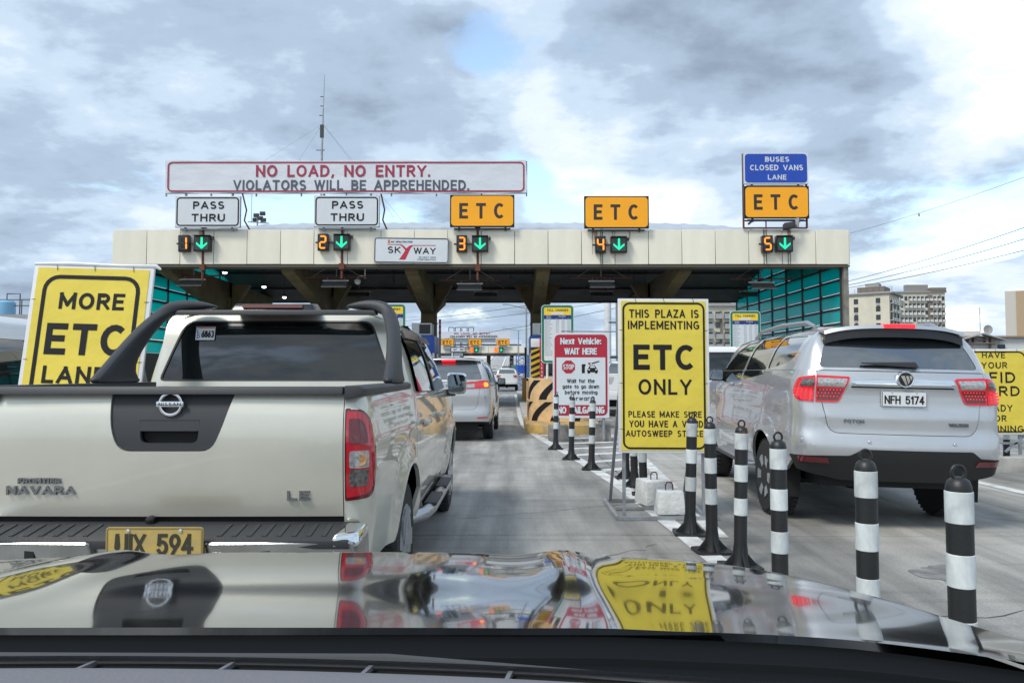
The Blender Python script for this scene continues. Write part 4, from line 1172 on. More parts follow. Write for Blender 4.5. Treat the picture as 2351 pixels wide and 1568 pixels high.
MB().prism([(o_[0] + rr0 * math.cos(R(22.5 + 45 * k)), o_[1] + rr0 * math.sin(R(22.5 + 45 * k))) for k in range(8)], -0.019, -0.022).build('stop_mark', sign_red, t)
T('STOP', t, sign_white, o_[0], o_[1], 92 * kk, 44 * kk, -0.0255, bold=0.02)
b = MB()
def ip(pts): return [wr(*p) for p in pts]
b.prism(ip([(1303, 640), (1334, 640), (1334, 655), (1328, 660), (1328, 715), (1303, 715)]), -0.019, -0.022)
b.prism(rpoly(ip([(1348, 690), (1358, 672), (1372, 650), (1412, 650), (1426, 672), (1437, 690), (1437, 708), (1348, 708)]), 0.008), -0.019, -0.022)
for x in (1362, 1424): b.prism(rrect(*wr(x, 710), 18 * kk, 16 * kk, 0.004), -0.0192, -0.0218)
b.prism(ip([(1385, 630), (1448, 612), (1450, 620), (1387, 640)]), -0.019, -0.022)
b.build('pictogram', ink, t)
b = MB(); b.prism(ip([(1378, 655), (1408, 655), (1416, 670), (1370, 670)]), -0.0225, -0.024); b.prism(rrect(*wr(1364, 686), 14 * kk, 10 * kk, 0.004), -0.0225, -0.024); b.prism(rrect(*wr(1422, 686), 14 * kk, 10 * kk, 0.004), -0.0225, -0.024); b.build('pictogram_window', sign_white, t)
MB().prism(ip([(1355, 628), (1378, 628), (1374, 645), (1360, 645)]), -0.019, -0.022).build('pictogram_light', sign_red, t)
b = MB()
for s in (-1, 1): b.tube([(s * 0.47, 0.04, 0.05), (s * 0.47, 0.04, c0.z + 0.85)], 0.03, 8)
zt_ = at(1290, 760, Y).z
b.tube([(-0.50, .05, zt_ - .22), (-0.42, .05, zt_ - .21), (-0.40, .05, zt_ - 0.15), (-0.40, .05, zt_), (0.75, .05, zt_ - .01)], 0.014, 6)
b.build('post', steel_grey, t)

# ---------------------------------------------------------------- toll charge boards
def toll_board(x, y, Y, label, sc_=1.0, base=0.2):
    p = at(x, y, Y); t = thing('toll_rate_board', label, 'sign', (p.x, Y, base), 0, 'toll rate boards on the islands')
    w, h = 0.88 * sc_, 1.58 * sc_; z = p.z - base
    plate('board', sign_white, t, 0, z, w, h, 0.10, 0.0, 0.02)
    border('border', sign_green, t, 0, z, w - .03, h - .03, 0.09, 0.058, -0.021, 0.004)
    iw = w - 0.15
    plate('header', sign_yel, t, 0, z + h/2 - .175, iw, 0.20, 0.02, -0.021, 0.003)
    plate('subtitle_strip', sign_white, t, 0, z + h/2 - .232, iw * .46, 0.05, 0.004, -0.0245, 0.002)
    plate('column_header', sign_navy, t, 0, z + h/2 - .335, iw, 0.105, 0.002, -0.021, 0.003)
    T('TOLL CHARGES', t, ink, 0, z + h/2 - .145, iw * .80, 0.062, -0.0245, bold=0.02)
    T('CLASS', t, sign_white, iw * .17, z + h/2 - .315, iw * .25, 0.04, -0.0245, bold=0.02)
    T('ENTRY', t, sign_white, -iw * .32, z + h/2 - .312, iw * .18, 0.028, -0.0245); T('POINT', t, sign_white, -iw * .32, z + h/2 - .358, iw * .18, 0.028, -0.0245)
    for k, s in enumerate('123'): T(s, t, sign_white, iw * (-.03 + .21 * k), z + h/2 - .366, None, 0.026, -0.0245)
    rnd = random.Random(7); pr = MB()
    for r_ in range(19):
        zz_ = z + h/2 - .425 - r_ * .052
        l = rnd.uniform(.12, .24); pr.box(-iw/2 + .02, -iw/2 + .02 + l * .55, -0.0232, -0.0212, zz_ - .009, zz_ + .009); pr.box(-iw/2 + .03 + l * .58, -iw/2 + .03 + l, -0.0232, -0.0212, zz_ - .008, zz_ + .008)
        if r_ < 14:
            for k in range(3): pr.box(iw * (-.06 + .21 * k), iw * (-.06 + .21 * k) + .042, -0.0232, -0.0212, zz_ - .009, zz_ + .009); pr.box(iw * (-.06 + .21 * k) + .05, iw * (-.06 + .21 * k) + .082, -0.0232, -0.0212, zz_ - .009, zz_ + .009)
    o = pr.build('table_print', M('grey print', (0.28, 0.30, 0.32), 0.5), t); o['kind'] = 'stuff'
    b = MB()
    for s in (-.28, .28): b.tube([(s, .03, 0), (s, .03, z + h * .4)], 0.03, 8)
    b.build('post', white_paint, t)
toll_board(1280, 767, 20.0, 'green edged toll rate board partly behind the red WAIT HERE sign')
toll_board(895, 763, 20.6, 'green edged toll rate board showing above the pickup cab')
toll_board(1711, 777, 21.2, 'green edged toll rate board above the white van')

# ---------------------------------------------------------------- striped crash barrier and hazard panel
t = thing('crash_barrier', 'orange concrete crash barrier with curved black stripes on island nose', 'barrier', (1.22, 0, 0.2))
bs = Shell(0.80, 18.35, 22.0, rr=0.52, rf=0.2, bowr=0.05, bows=0.0, bowf=0.02)
bs.panel('body', [(-3.6, 0.0), (3.6, 0.0), (3.6, 1.08), (-3.6, 1.08)], ochre, t, d=0.12, rim=0.15)
MB().prism([(bs.P(s * .1, 1)[0], bs.P(s * .1, 1)[1]) for s in range(-36, 37)], 1.0, 1.07, 'xy').build('top_slab', ochre, t)
for s0 in (-2.55, -1.95, -1.38, -0.82, -0.28, 0.26, 0.80, 1.36):
    for z0, z1 in ((0.03, 0.50), (0.56, 1.04)):
        sh = 0.42
        pl = []
        for k in range(7): tt = k / 6; pl.append((s0 + sh * tt ** 1.6 + (0.5 if z0 > .5 else 0) * 0.5, z0 + (z1 - z0) * tt))
        pr = [(a + 0.20, b_) for a, b_ in pl[::-1]]
        bs.panel('stripe', pl + pr, ink, t, off=0.004, d=0.08, rim=0.006)
p = at(1230, 832, 22.4)
t = thing('hazard_panel', 'yellow and black diagonal hazard panel standing behind the crash barrier', 'sign', (p.x, 22.4, 0.2))
plate('board', hazard_yel, t, 0, p.z - .2, 0.29, 0.90, 0.005, 0, 0.03)
for k in range(6):
    z = p.z - .2 - .56 + k * .185
    pl = [(-.145, z), (.145, z + .13), (.145, z + .22), (-.145, z + .09)]
    lo, hi = p.z - .2 - .448, p.z - .2 + .448
    pl = [(a, min(max(b_, lo), hi)) for a, b_ in pl]
    MB().prism(pl, -0.031, -0.034).build('stripe', ink, t)
MB().box(-.145, .145, -.03, .16, p.z - .2 + .46, p.z - .2 + .72).build('head_box', white_paint, t, bevel=.01)
MB().box(-.1, .1, .005, .12, 0, p.z - .2 + .46).build('post', steel_grey, t)
p = at(1244, 823, 22.2)
t = thing('vertical_sign', 'narrow vertical red KEEP CLEAR sign beside the hazard panel', 'sign', (p.x, 22.2, 0.2))
plate('board', sign_red, t, 0, p.z - .2, 0.13, 1.25, 0.005, 0, 0.02)
for k, s in enumerate('KEEP CLEAR'):
    if s != ' ': T(s, t, sign_white, 0, p.z - .2 + .52 - k * .115, None, 0.075, -0.024)
MB().tube([(0, .03, 0), (0, .03, p.z)], .025, 6).build('post', steel_grey, t)

# ---------------------------------------------------------------- bollards
blk_post = M('bollard rubber', (0.014, 0.015, 0.016), 0.42, bump=0.15, bscale=60, bdist=0.01, var=0.3, scale=8)
def make_bollard():
    t = thing('bollard', None, 'bollard', (0, 0, 0), 0, 'black and white flexible bollards')
    r = 0.046
    MB().lathe([(0.070, 0.02), (0.056, 0.06), (r, 0.16), (r, 0.965), (r * .97, 0.985), (r * .82, 1.005), (r * .45, 1.018), (0.004, 1.021)], 22).build('post', blk_post, t)
    b = MB().prism(rrect(0, 0, 0.28, 0.24, 0.03), 0.0, 0.022, 'xy')
    for a in range(4):
        c, s = math.cos(R(90 * a)), math.sin(R(90 * a))
        pl = [(0.03, 0.02), (0.125, 0.02), (0.055, 0.10), (0.047, 0.17), (0.03, 0.17)]
        vs = []
        for d in (-.008, .008): vs += [(p_[0] * c - d * s, p_[0] * s + d * c, p_[1]) for p_ in pl]
        n = 5; b.add(vs, [tuple(range(n)), tuple(range(n, 2 * n))[::-1]] + [(i, i + n, (i + 1) % n + n, (i + 1) % n) for i in range(n)])
    b.build('base', blk_post, t)
    for z0, z1 in ((0.852, 0.968), (0.620, 0.740), (0.378, 0.500)):
        MB().lathe([(r + .0004, z0), (r + .0022, z0 + .002), (r + .0022, z1 - .002), (r + .0004, z1)], 22).build('band', band_white, t)
    MB().tube([(-.024 * math.cos(R(a)) if True else 0, 0, 1.035 + .026 * math.sin(R(a))) for a in range(-40, 221, 20)], 0.0065, 7).build('loop', blk_post, t)
    return t
BP = [(1.655, 2.76, 'bollard nearest the camera, at the far right of the row'), (1.575, 3.32, 'bollard in front of the silver car bumper, second nearest'),
      (1.53, 4.28, 'bollard beside the rear wheel of the silver car'), (1.65, 5.42, 'bollard with a rusty stain on its cap beside the silver car door'),
      (1.575, 5.89, 'bollard just right of the ETC ONLY board edge'), (1.555, 6.54, 'bollard in front of the right edge of the ETC ONLY board'),
      (1.16, 10.9, 'bollard in front of the right half of the red WAIT HERE sign'), (0.97, 12.2, 'bollard in front of the middle of the red WAIT HERE sign'),
      (0.81, 13.8, 'bollard at the left edge of the red WAIT HERE sign'), (1.525, 10.0, 'bollard half hidden behind the left leg of the ETC ONLY board'),
      (1.53, 9.3, 'bollard behind the ETC ONLY board, left of the concrete blocks'), (1.53, 8.65, 'bollard touching the farther white concrete block'),
      (7.70, 11.6, 'bollard on the kerb behind the RFID notice, showing below it')]
proto = make_bollard()
for k, (x, y, lab) in enumerate(BP):
    o = proto if k == 0 else copy_tree(proto)
    o.location = (x, y, 0.0); o.rotation_euler = (R(random.uniform(-1.8, 1.8)), R(random.uniform(-1.8, 1.8)), R(random.uniform(-12, 12)))
    o['label'] = lab
    if k == 3:
        MB().add([(x_ * 0.0475 / 0.046, -0.0475 * math.cos(x_ / 0.047), z_) for x_, z_ in ((-.012, 0.99), (.014, 0.985), (.02, .955), (.006, .915), (-.004, .93), (-.014, .96))], [(0, 1, 2, 3, 4, 5)]).build('rust_stain', rust_red, o)

# ---------------------------------------------------------------- toll booths
def booth(x, Y, label):
    t = thing('toll_booth', label, 'toll booth', (x, Y, 0.2), 0, 'toll booths on the islands')
    MB().box(-.55, .55, 0, 2.4, 0, 1.1).build('lower_panel', booth_white, t, bevel=.03)
    MB().box(-.55, .55, 0, 2.4, 2.05, 2.78).build('header', M('booth blue', (0.012, 0.07, 0.36), 0.4), t, bevel=.05)
    b = MB()
    for sx in (-.51, .51):
        for yy in (.04, 1.2, 2.36): b.box(sx - .04, sx + .04, yy - .04, yy + .04, 1.1, 2.05)
    b.build('frame', booth_white, t)
    for (a, b_, c, d) in ((-.5, .5, .03, .05), (-.5, .5, 2.33, 2.35)): MB().box(a, b_, c, d, 1.1, 2.05).build('window', dark_glass, t)
    for sx in (-.52, .50): MB().box(sx, sx + .02, .08, 2.3, 1.1, 2.05).build('window', dark_glass, t)
    ac = MB().box(-.42, .42, .2, 1.0, 2.80, 3.30).build('air_conditioner', booth_white, t, bevel=.02)
    MB().box(-.10, .36, .19, .20, 2.86, 3.24).build('grille', joint_dark, ac)
booth(-3.75, 30.5, 'blue topped toll booth beyond the silver minivan, left island')
booth(1.28, 30.5, 'blue topped toll booth behind the hazard panel')
booth(6.75, 30.5, 'blue topped toll booth hidden behind the ETC ONLY board')
booth(-8.75, 30.5, 'blue topped toll booth behind the pickup cab')
# raised barrier arm
t = thing('barrier_gate', 'raised dark barrier arm on a box beside the left booth', 'barrier', (-3.12, 32, 0.2))
MB().box(-.16, .16, -.16, .16, 0, 1.0).build('cabinet', M('orange box', (0.5, 0.25, 0.06), 0.5), t, bevel=.02)
MB().box(-.045, .045, -.03, .03, .85, 3.55).build('arm', M('grey arm', (0.30, 0.29, 0.29), 0.5), t)
for k in range(3): MB().box(-.048, .048, -.033, .033, 2.9 + .24 * k, 3.05 + .24 * k).build('band', sign_red, t)
t = thing('barrier_gate', 'barrier gate box with upright black arm right of the lane ahead', 'barrier', (0.62, 34, 0.2))
MB().box(-.16, .16, -.16, .16, 0, 1.0).build('cabinet', M('orange box', (0.5, 0.25, 0.06), 0.5), t, bevel=.02)
MB().box(-.045, .045, -.03, .03, .85, 2.4).build('arm', steel_dark, t)

# ================================================================ the second plaza down the road
Y2 = 170.0
K2 = Y2 / 1700
c2 = at(1100, 803, Y2)
far = thing('far_toll_plaza', 'distant second toll plaza with cream fascia seen down the lane', 'toll plaza', (c2.x, Y2, 0))
x0, x1 = -17.0 - c2.x, at(1204, 800, Y2).x - c2.x
zt, zb = at(1100, 795.3, Y2).z, at(1100, 810.5, Y2).z
n = 12
pm = MB().box(0.03, (x1 - x0) / n - 0.03, 0, .2, zb, zt).mesh('fascia_panel', cream_panel)
for k in range(n):
    o = bpy.data.objects.new('fascia_panel', pm); COL.objects.link(o); o.parent = far; o.location = (x0 + k * (x1 - x0) / n, 0, 0)
MB().box(x0, x1, .21, .5, zb - .1, zt - .1).build('fascia_backing', joint_dark, far)
MB().box(x0 - .2, x1 + .2, -.05, 9, zb - .5, zb - .02).build('soffit', soffit_m, far)
MB().grid(lambda u, v: (x0 + (x1 - x0) * (.12 + .85 * u), 1 + 8 * v, zt + 1.7 * math.sin(math.pi * (.1 + .8 * v))), 10, 8).build('roof', galv, far, fix=False)
for x in (1122, 1060, 1175):
    p = at(x, 830, Y2 + 4); MB().box(p.x - c2.x - .45, p.x - c2.x + .45, 3.5, 4.4, 0, zb).build('column', M('dark brown', (0.06, 0.045, 0.035), 0.7), far)
def far_board(name, label, cat, x0, x1, y0, y1, bg, rows, fg, edge=None, group=None):
    a, b_ = at(x0, y1, Y2 - 0.6), at(x1, y0, Y2 - 0.6); w, h = b_.x - a.x, b_.z - a.z
    t = thing(name, label, cat, ((a.x + b_.x) / 2, Y2 - .6, (a.z + b_.z) / 2), 0, group)
    plate('board', edge or bg, t, 0, 0, w, h, 0.1, 0, .1)
    if edge: plate('face', bg, t, 0, 0, w - .3, h - .3, .15, -.11, .02)
    lines(t, rows, (x0 + x1) / 2, (y0 + y1) / 2, K2, fg, -0.16, wt=.20, gap=.45)
    MB().box(-w * .3, w * .3, .05, .2, -h/2 - .9, -h/2).build('support', steel_grey, t)
far_board('overhead_banner', 'small distant white banner over the second toll plaza', 'banner', 1003.5, 1172, 761, 777, tarp_white, [('NO LOAD, NO ENTRY.', 1043, 1127, 763.5, 768.5, red_print), ('VIOLATORS WILL BE APPREHENDED.', 1033, 1143, 770.3, 774.8, ink_soft)], ink_soft, edge=None)
for k, x in enumerate((1027, 1090.6, 1154.8)):
    far_board('lane_sign', ('leftmost distant orange ETC sign on the second plaza, behind the raised barrier arm', 'middle distant orange ETC sign on the second plaza', 'rightmost distant orange ETC sign on the second plaza')[k], 'sign', x - 15.2, x + 15.2, 778, 793.2, amber, [('ETC', x - 10.5, x + 10.5, 782, 790)], M('dark brown print', (0.035, 0.024, 0.02), 0.5), edge=M('thin yellow edge', (0.5, 0.22, 0.01), 0.5), group='far lane signs')
far_board('company_sign', 'small distant white company sign on the second plaza fascia', 'sign', 1034.5, 1070, 797, 808.5, sign_white, [('SK', 1041, 1049, 800.5, 804.5), ('WAY', 1056, 1067, 800.5, 804.5)], ink, edge=ink)
for k, (x, num) in enumerate(((1084, '8'), (1141, '09'))):
    p = at(x + 4, 803, Y2 - .6)
    t = thing('lane_signal', ('distant lane signal under the middle orange sign of the second plaza', 'distant lane signal under the right orange sign of the second plaza')[k], 'traffic light', p, 0, 'far lane signals')
    MB().box(-1.0, -.05, -.2, 0, -.55, .55).build('number_box', M('dark red glow box', (0.25, 0.03, 0.01), 0.4, emis=0.5, ecol=(0.9, 0.12, 0.02)), t)
    for j, ch in enumerate(num): seven(t, ch, -.55 + (j - (len(num) - 1) / 2) * .42, .36, .85, -.21, led_amber)
    bx_ = MB().box(.05, 1.05, -.2, 0, -.55, .55).build('arrow_box', M('dark green box', (0.0, 0.06, 0.03), 0.4), t)
    arrow(bx_, .55, .9, -.21, led_green)
p = at(1058, 755, Y2 - 1)
t = thing('sign_lattice', 'dark lattice of small frames above the far white banner', 'frame', (p.x, Y2 - .4, zt))
b = MB()
for k in range(4):
    xx = -2.2 + 1.5 * k; zz_ = at(1058, 752, Y2).z - zt
    for (a, c) in (((xx - .6, zz_), (xx + .6, zz_)), ((xx - .6, zz_ - 1.0), (xx + .6, zz_ - 1.0)), ((xx - .6, zz_), (xx - .6, zz_ - 5)), ((xx + .6, zz_), (xx + .6, zz_ - 5))): b.bar((a[0], 0, a[1]), (c[0], 0, c[1]), .16)
b.build('lattice', steel_dark, t)

# street lamps, poles, wires
def street_lamp(x, ytop, Y, label, arm):
    p = at(x, ytop, Y)
    t = thing('street_lamp', label, 'street lamp', (p.x, Y, 0), 0, 'double street lamps along the road')
    MB().tube([(0, 0, 0), (0, 0, p.z)], [.16, .09], 8).build('pole', steel_grey, t)
    for s in (-1, 1):
        a = MB().tube([(0, 0, p.z - .1), (s * arm * .4, 0, p.z + .05), (s * arm, 0, p.z + .35)], .06, 6).build('arm', steel_grey, t)
        MB().box(min(s * arm, s * (arm + .7)), max(s * arm, s * (arm + .7)), -.12, .12, p.z + .3, p.z + .42).build('lamp_head', steel_grey, a)
street_lamp(1208.5, 706, 90, 'tall double armed street lamp left of the green edged toll board', 2.2)
street_lamp(1190.5, 758, 150, 'smaller distant double armed street lamp right of the white banner', 2.6)
p = at(1395, 670, 62)
t = thing('utility_pole', 'thick white pole rising between the red sign and the ETC ONLY board', 'pole', (p.x, 62, 0)); MB().tube([(0, 0, 0), (0, 0, p.z + 1)], .29, 12).build('shaft', white_paint, t); MB().lathe([(.6, 0), (.6, .5), (.43, .6)], 12).build('footing', conc_light, t)
p = at(1418, 670, 48)
t = thing('utility_pole', 'thin grey pole just left of the ETC ONLY board', 'pole', (p.x, 48, 0)); MB().tube([(0, 0, 0), (0, 0, p.z + 1)], .14, 10).build('shaft', M('weathered wood', (.22, .20, .18), .8), t); MB().bar((-.6, 0, p.z - 2), (.9, 0, p.z - 2), .08).build('crossarm', steel_dark, t)
p = at(989, 700, 60)
wire_m = M('cable', (0.06, 0.06, 0.065), 0.6)
def wire(label, a, b_, sagv=0.3, r=0.02, n=10):
    a, b_ = Vector(a), Vector(b_)
    pts = [a.lerp(b_, k / n) - Vector((0, 0, sagv * 4 * (k / n) * (1 - k / n))) for k in range(n + 1)]
    o = MB().tube(pts, r, 5).build('overhead_cable', wire_m); tag(o, label, 'cable', 'overhead cables')
for k, (xa, ya, xb, yb, lab) in enumerate(((1900, 549, 2420, 382, 'topmost thin cable at the right, above the fascia corner'), (1900, 657, 2420, 499, 'upper of three cables meeting the canopy side at right'), (1900, 664, 2420, 528, 'middle of three cables meeting the canopy side at right'), (1900, 668, 2420, 557, 'lowest of three cables meeting the canopy side at right'))):
    wire(lab, at(xa, ya, 62), at(xb, yb, 40), 0.25, 0.022 if k else .013)
p = at(2110, 492, 52); t = thing('cable_clip', 'small clip on the topmost cable at the right', 'clip', p); MB().box(-.03, .03, -.03, .03, -.16, .04).build('body', steel_dark, t)
wire('upper cable in the gap under the canopy', at(900, 740, 75), at(1420, 668, 60), .2, .022)
wire('middle cable in the gap under the canopy', at(900, 752, 90), at(1420, 690, 75), .2, .025)
wire('lower cable crossing above the far white banner', at(960, 786, 100), at(1420, 706, 80), .3, .03)

# ---------------------------------------------------------------- far buildings
bcream = M('cream render', (0.66, 0.62, 0.50), 0.8, var=0.15, scale=.3)
bbrown = M('brown render', (0.20, 0.165, 0.14), 0.8)
bwhite = M('white render', (0.66, 0.66, 0.64), 0.8, var=.1, scale=.2)
bgrey = M('grey render', (0.36, 0.37, 0.37), 0.8, var=.2, scale=.2)
def building(label, cx, Y, w, d, h, rows, cols, wallm, rz=0.0, balcony=False, wh=1.5, ww=1.6, bands=None, cat='building', crown=True, mat_b=None, z_first=2.0, side=0):
    t = thing('apartment_block' if cat == 'building' else cat, label, cat, (cx, Y, 0), rz)
    MB().box(-w/2, w/2, 0, d, 0, h).build('wall', wallm, t)
    if crown:
        r_ = MB().box(-w/2 - .5, w/2 + .5, -.6, d + .4, h, h + .5).build('roof', bgrey, t)
        MB().box(-w * .25, w * .2, d * .3, d * .7, h + .5, h + 3.5).build('roof_house', M('plant room', (0.26, 0.24, 0.23), .8), r_)
    wm = MB().box(-ww/2, ww/2, -.10, .04, 0, wh).mesh('window', win_dark)
    acm = MB().box(-.42, .42, -.62, -.005, -.75, -.2).mesh('air_conditioner', bgrey)
    rb = random.Random(int(Y))
    bm_ = MB(); bm_.box(-ww * .62, ww * .62, -.95, -.05, -.25, -.1); bm_.box(-ww * .62, ww * .62, -.95, -.88, -.1, .75)
    bmm = bm_.mesh('balcony', mat_b or bwhite)
    px, pz = w / cols, (h - z_first - 0.8) / rows
    for i in range(cols):
        for j in range(rows):
            o = bpy.data.objects.new('window', wm); COL.objects.link(o); o.parent = t
            o.location = (-w/2 + (i + .5) * px, 0, z_first + j * pz + .5)
            if cat == 'building' and not balcony and crown is False and rb.random() < .35 and Y < 260:
                o = bpy.data.objects.new('air_conditioner', acm); COL.objects.link(o); o.parent = t; o.location = (-w/2 + (i + .5) * px, 0, z_first + j * pz + .5)
            if balcony and rb.random() < .85:
                o = bpy.data.objects.new('balcony', bmm); COL.objects.link(o); o.parent = t; o.location = (-w/2 + (i + .5) * px, 0, z_first + j * pz + .5)
    for i in range(side):
        for j in range(rows):
            z = z_first + j * pz + .5; yy = d * (i + .5) / side
            o = bpy.data.objects.new('window', wm); COL.objects.link(o); o.parent = t; o.location = (w/2, yy, z); o.rotation_euler = (0, 0, R(90))
            o = bpy.data.objects.new('balcony', bmm); COL.objects.link(o); o.parent = t; o.location = (w/2, yy, z); o.rotation_euler = (0, 0, R(90))
        if i % 2 == 0: MB().box(w/2 + .005, w/2 + .3, d * (i + 1) / side - .45, d * (i + 1) / side + .45, 0, h - 2).build('pilaster', bbrown, t)
    if bands:
        for bx0, bw_ in bands: MB().box(-w/2 + bx0, -w/2 + bx0 + bw_, -.35, -.005, 0, h - 1).build('pilaster', bbrown, t)
    return t
def bpos(x, Y): return (x - 1175.5) / 1700 * Y
def bh(y, Y): return at(1175, y, Y).z
Y = 235
t = building('cream apartment block with plain end wall right of the teal glazing', bpos(1993, Y), Y, 13.0, 15.5, bh(676, Y), 9, 2, bcream, rz=R(-38), balcony=False, ww=1.3, wh=1.6, side=6, crown=False)
MB().box(-7, 7.6, -.7, 16, bh(676, Y), bh(676, Y) + .5).build('roof', bgrey, t)
MB().box(-3.5, 4.5, 3, 12, bh(676, Y) + .5, bh(657, Y)).build('roof_storey', bbrown, t)
MB().box(-1.5, 2.5, 5, 9, bh(657, Y), bh(648, Y)).build('plant_room', bgrey, t)
b = MB()
for z in (.6, 1.3): b.bar((-7, -.5, bh(676, Y) + .5 + z), (7.5, -.5, bh(676, Y) + .5 + z), .08)
for k in range(9): b.bar((-7 + 1.8 * k, -.5, bh(676, Y) + .5), (-7 + 1.8 * k, -.5, bh(676, Y) + 1.9), .08)
b.build('railing', steel_dark, t)
Y = 310
t = building('taller cream apartment tower with rows of balconies, right end of the pair', bpos(2116, Y), Y, 112 / 1700 * Y, 5, bh(672, Y), 11, 12, bcream, rz=R(-2), balcony=True, ww=1.1, wh=1.7, bands=[(13.2, 1.9), (18.0, .5)])
MB().box(4.0, 10.4, -.8, 5, bh(672, Y) + .5, bh(661, Y)).build('roof_storey', bbrown, t)
Y = 150
t = building('cream mid rise block with pipes seen between ETC ONLY board and teal glazing', bpos(1670, Y), Y, 100 / 1700 * Y, 10, bh(703, Y), 6, 5, bcream, balcony=True, ww=1.1, wh=1.2, bands=[(3.0, .35)], mat_b=bgrey)
Y = 140
t = building('plain beige tower with tan side at the right picture edge', bpos(2352, Y), Y, 68 / 1700 * Y, 10, bh(667, Y), 1, 1, M('beige cladding', (0.52, 0.49, 0.44), .7), rz=R(-35), crown=False, ww=.6, wh=.6, z_first=1)
MB().box(-68 / 3400 * Y + 1.75, 68 / 3400 * Y, -.15, -.01, 0, bh(668, Y)).build('tan_panel', M('tan cladding', (0.40, 0.30, 0.19), .7), t)
# white hall with a gabled porch ornament
Y = 75
hall = thing('warehouse', 'long white hall with small gabled roof ornament behind the RFID notice', 'building', (bpos(2400, Y), Y, 0))
MB().box(-11, 12, 0, 14, 0, bh(775, Y)).build('wall', bwhite, hall)
rf = MB().box(-11.2, 12.2, -.4, 14.2, bh(775, Y), bh(771.5, Y)).build('roof', M('brown coping', (0.30, 0.22, 0.15), .7), hall)
MB().box(-8.2, -4.6, 3, 6, bh(771.5, Y), bh(756, Y)).build('roof_box', bwhite, rf)
gx = bpos(2247, Y) - bpos(2400, Y)
b = MB(); zg = bh(800, Y)
for s in (-1, 1):
    b.hexa([(gx, -.9, bh(768, Y)), (gx, -.1, bh(768, Y)), (gx + s * 2.35, -.1, bh(783, Y)), (gx + s * 2.35, -.9, bh(783, Y)), (gx, -.9, bh(765, Y)), (gx, -.1, bh(765, Y)), (gx + s * 2.35, -.1, bh(781, Y)), (gx + s * 2.35, -.9, bh(781, Y))])
b.build('gable_roof', bgrey, hall)
b = MB()
for s in (-1, 1): b.box(gx + s * 1.15 - .12, gx + s * 1.15 + .12, -.5, -.1, bh(805, Y), bh(776, Y))
b.box(gx - 1.8, gx + 1.8, -.6, -.1, bh(789, Y), bh(787, Y)); b.box(gx - .75, gx + .75, -.5, -.1, bh(781, Y), bh(779.5, Y))
for s in (-1, 1): b.box(gx + s * .6 - .1, gx + s * .6 + .1, -.5, -.1, bh(788, Y), bh(775, Y))
b.build('gable_frame', M('grey brown timber', (0.22, 0.18, 0.16), .8), hall)
for k in (-1, 1): MB().box(gx + k * 2.3 - .35, gx + k * 2.3 + .35, -.1, -.005, bh(803, Y), bh(791, Y)).build('window', win_dark, hall)
p = at(2249, 706, 78); t = thing('whip_aerial', 'thin whip aerial on the white hall roof', 'antenna', (p.x, 78, bh(757, 75))); MB().tube([(0, 0, 0), (0, 0, p.z - bh(757, 75))], .035, 5).build('mast', steel_grey, t)
p = at(2266, 770, 77); t = thing('satellite_dish', 'round satellite dish on the white hall roof', 'antenna', (p.x, 77, bh(771.5, 75)))
MB().lathe([(.04, .12), (.3, .07), (.48, 0), (.49, -.02), (.2, .1)], 18, axis='y', c=(0, -.2, .75)).build('dish', bgrey, t); MB().tube([(0, 0, 0), (0, -.1, .75)], .05, 6).build('mount', steel_grey, t)
# low blocks and clutter that close the horizon
for k, (x, Y, w, yt, m_, lab, rws, cls) in enumerate((
        (1250, 330, 70, 824, bgrey, 'low grey building beyond the second plaza, right side', 2, 9), (1130, 520, 140, 826, bwhite, 'wide pale building closing the view beyond the second plaza', 2, 16),
        (930, 200, 90, 800, bgrey, 'grey low block beyond the pickup cab', 3, 8), (1345, 210, 90, 800, bwhite, 'pale low block behind the red WAIT HERE sign', 3, 7),
        (1560, 190, 140, 790, bgrey, 'grey shed block behind the ETC ONLY board', 2, 8), (2050, 420, 420, 800, bgrey, 'wide grey block under the apartment towers', 3, 20),
        (20, 60, 140, 722, bgrey, 'grey building with rooftop rails at the far left', 2, 4), (420, 130, 520, 800, bgrey, 'long grey block behind the white van at left', 2, 14), (1790, 120, 240, 812, bwhite, 'long pale wall behind the silver car', 1, 10))):
    building(lab, bpos(x, Y), Y, w / 1700 * Y, 8, bh(yt, Y), rws, cls, m_, crown=False, wh=1.1, ww=1.4, z_first=1.0)
# rails and tank on the left building
Y = 62
t = thing('water_tank', 'pale blue rooftop tank on the far left building', 'tank', (bpos(12, Y), Y, bh(722, 60)))
MB().lathe([(.62, 0), (.66, .1), (.66, 1.15), (.5, 1.32), (.1, 1.36)], 16).build('tank', M('pale blue tank', (0.20, 0.42, 0.60), .4), t)
b = MB(); b.tube([(0, 0, 1.3), (0, 0, 1.9), (1.1, 0, 1.9), (1.1, 0, 0)], .05, 6); b.build('pipe', steel_dark, t)
t = thing('roof_railing', 'dark rooftop pipe railing beside the pale blue tank', 'railing', (bpos(30, Y), Y, bh(722, 60)))
b = MB()
for z in (.9, 1.4): b.tube([(-2.2, 0, z), (2.4, 0, z)], .045, 6)
for k in range(4): b.tube([(-2 + 1.3 * k, 0, 0), (-2 + 1.3 * k, 0, 1.4)], .045, 6)
b.build('rail', steel_dark, t)
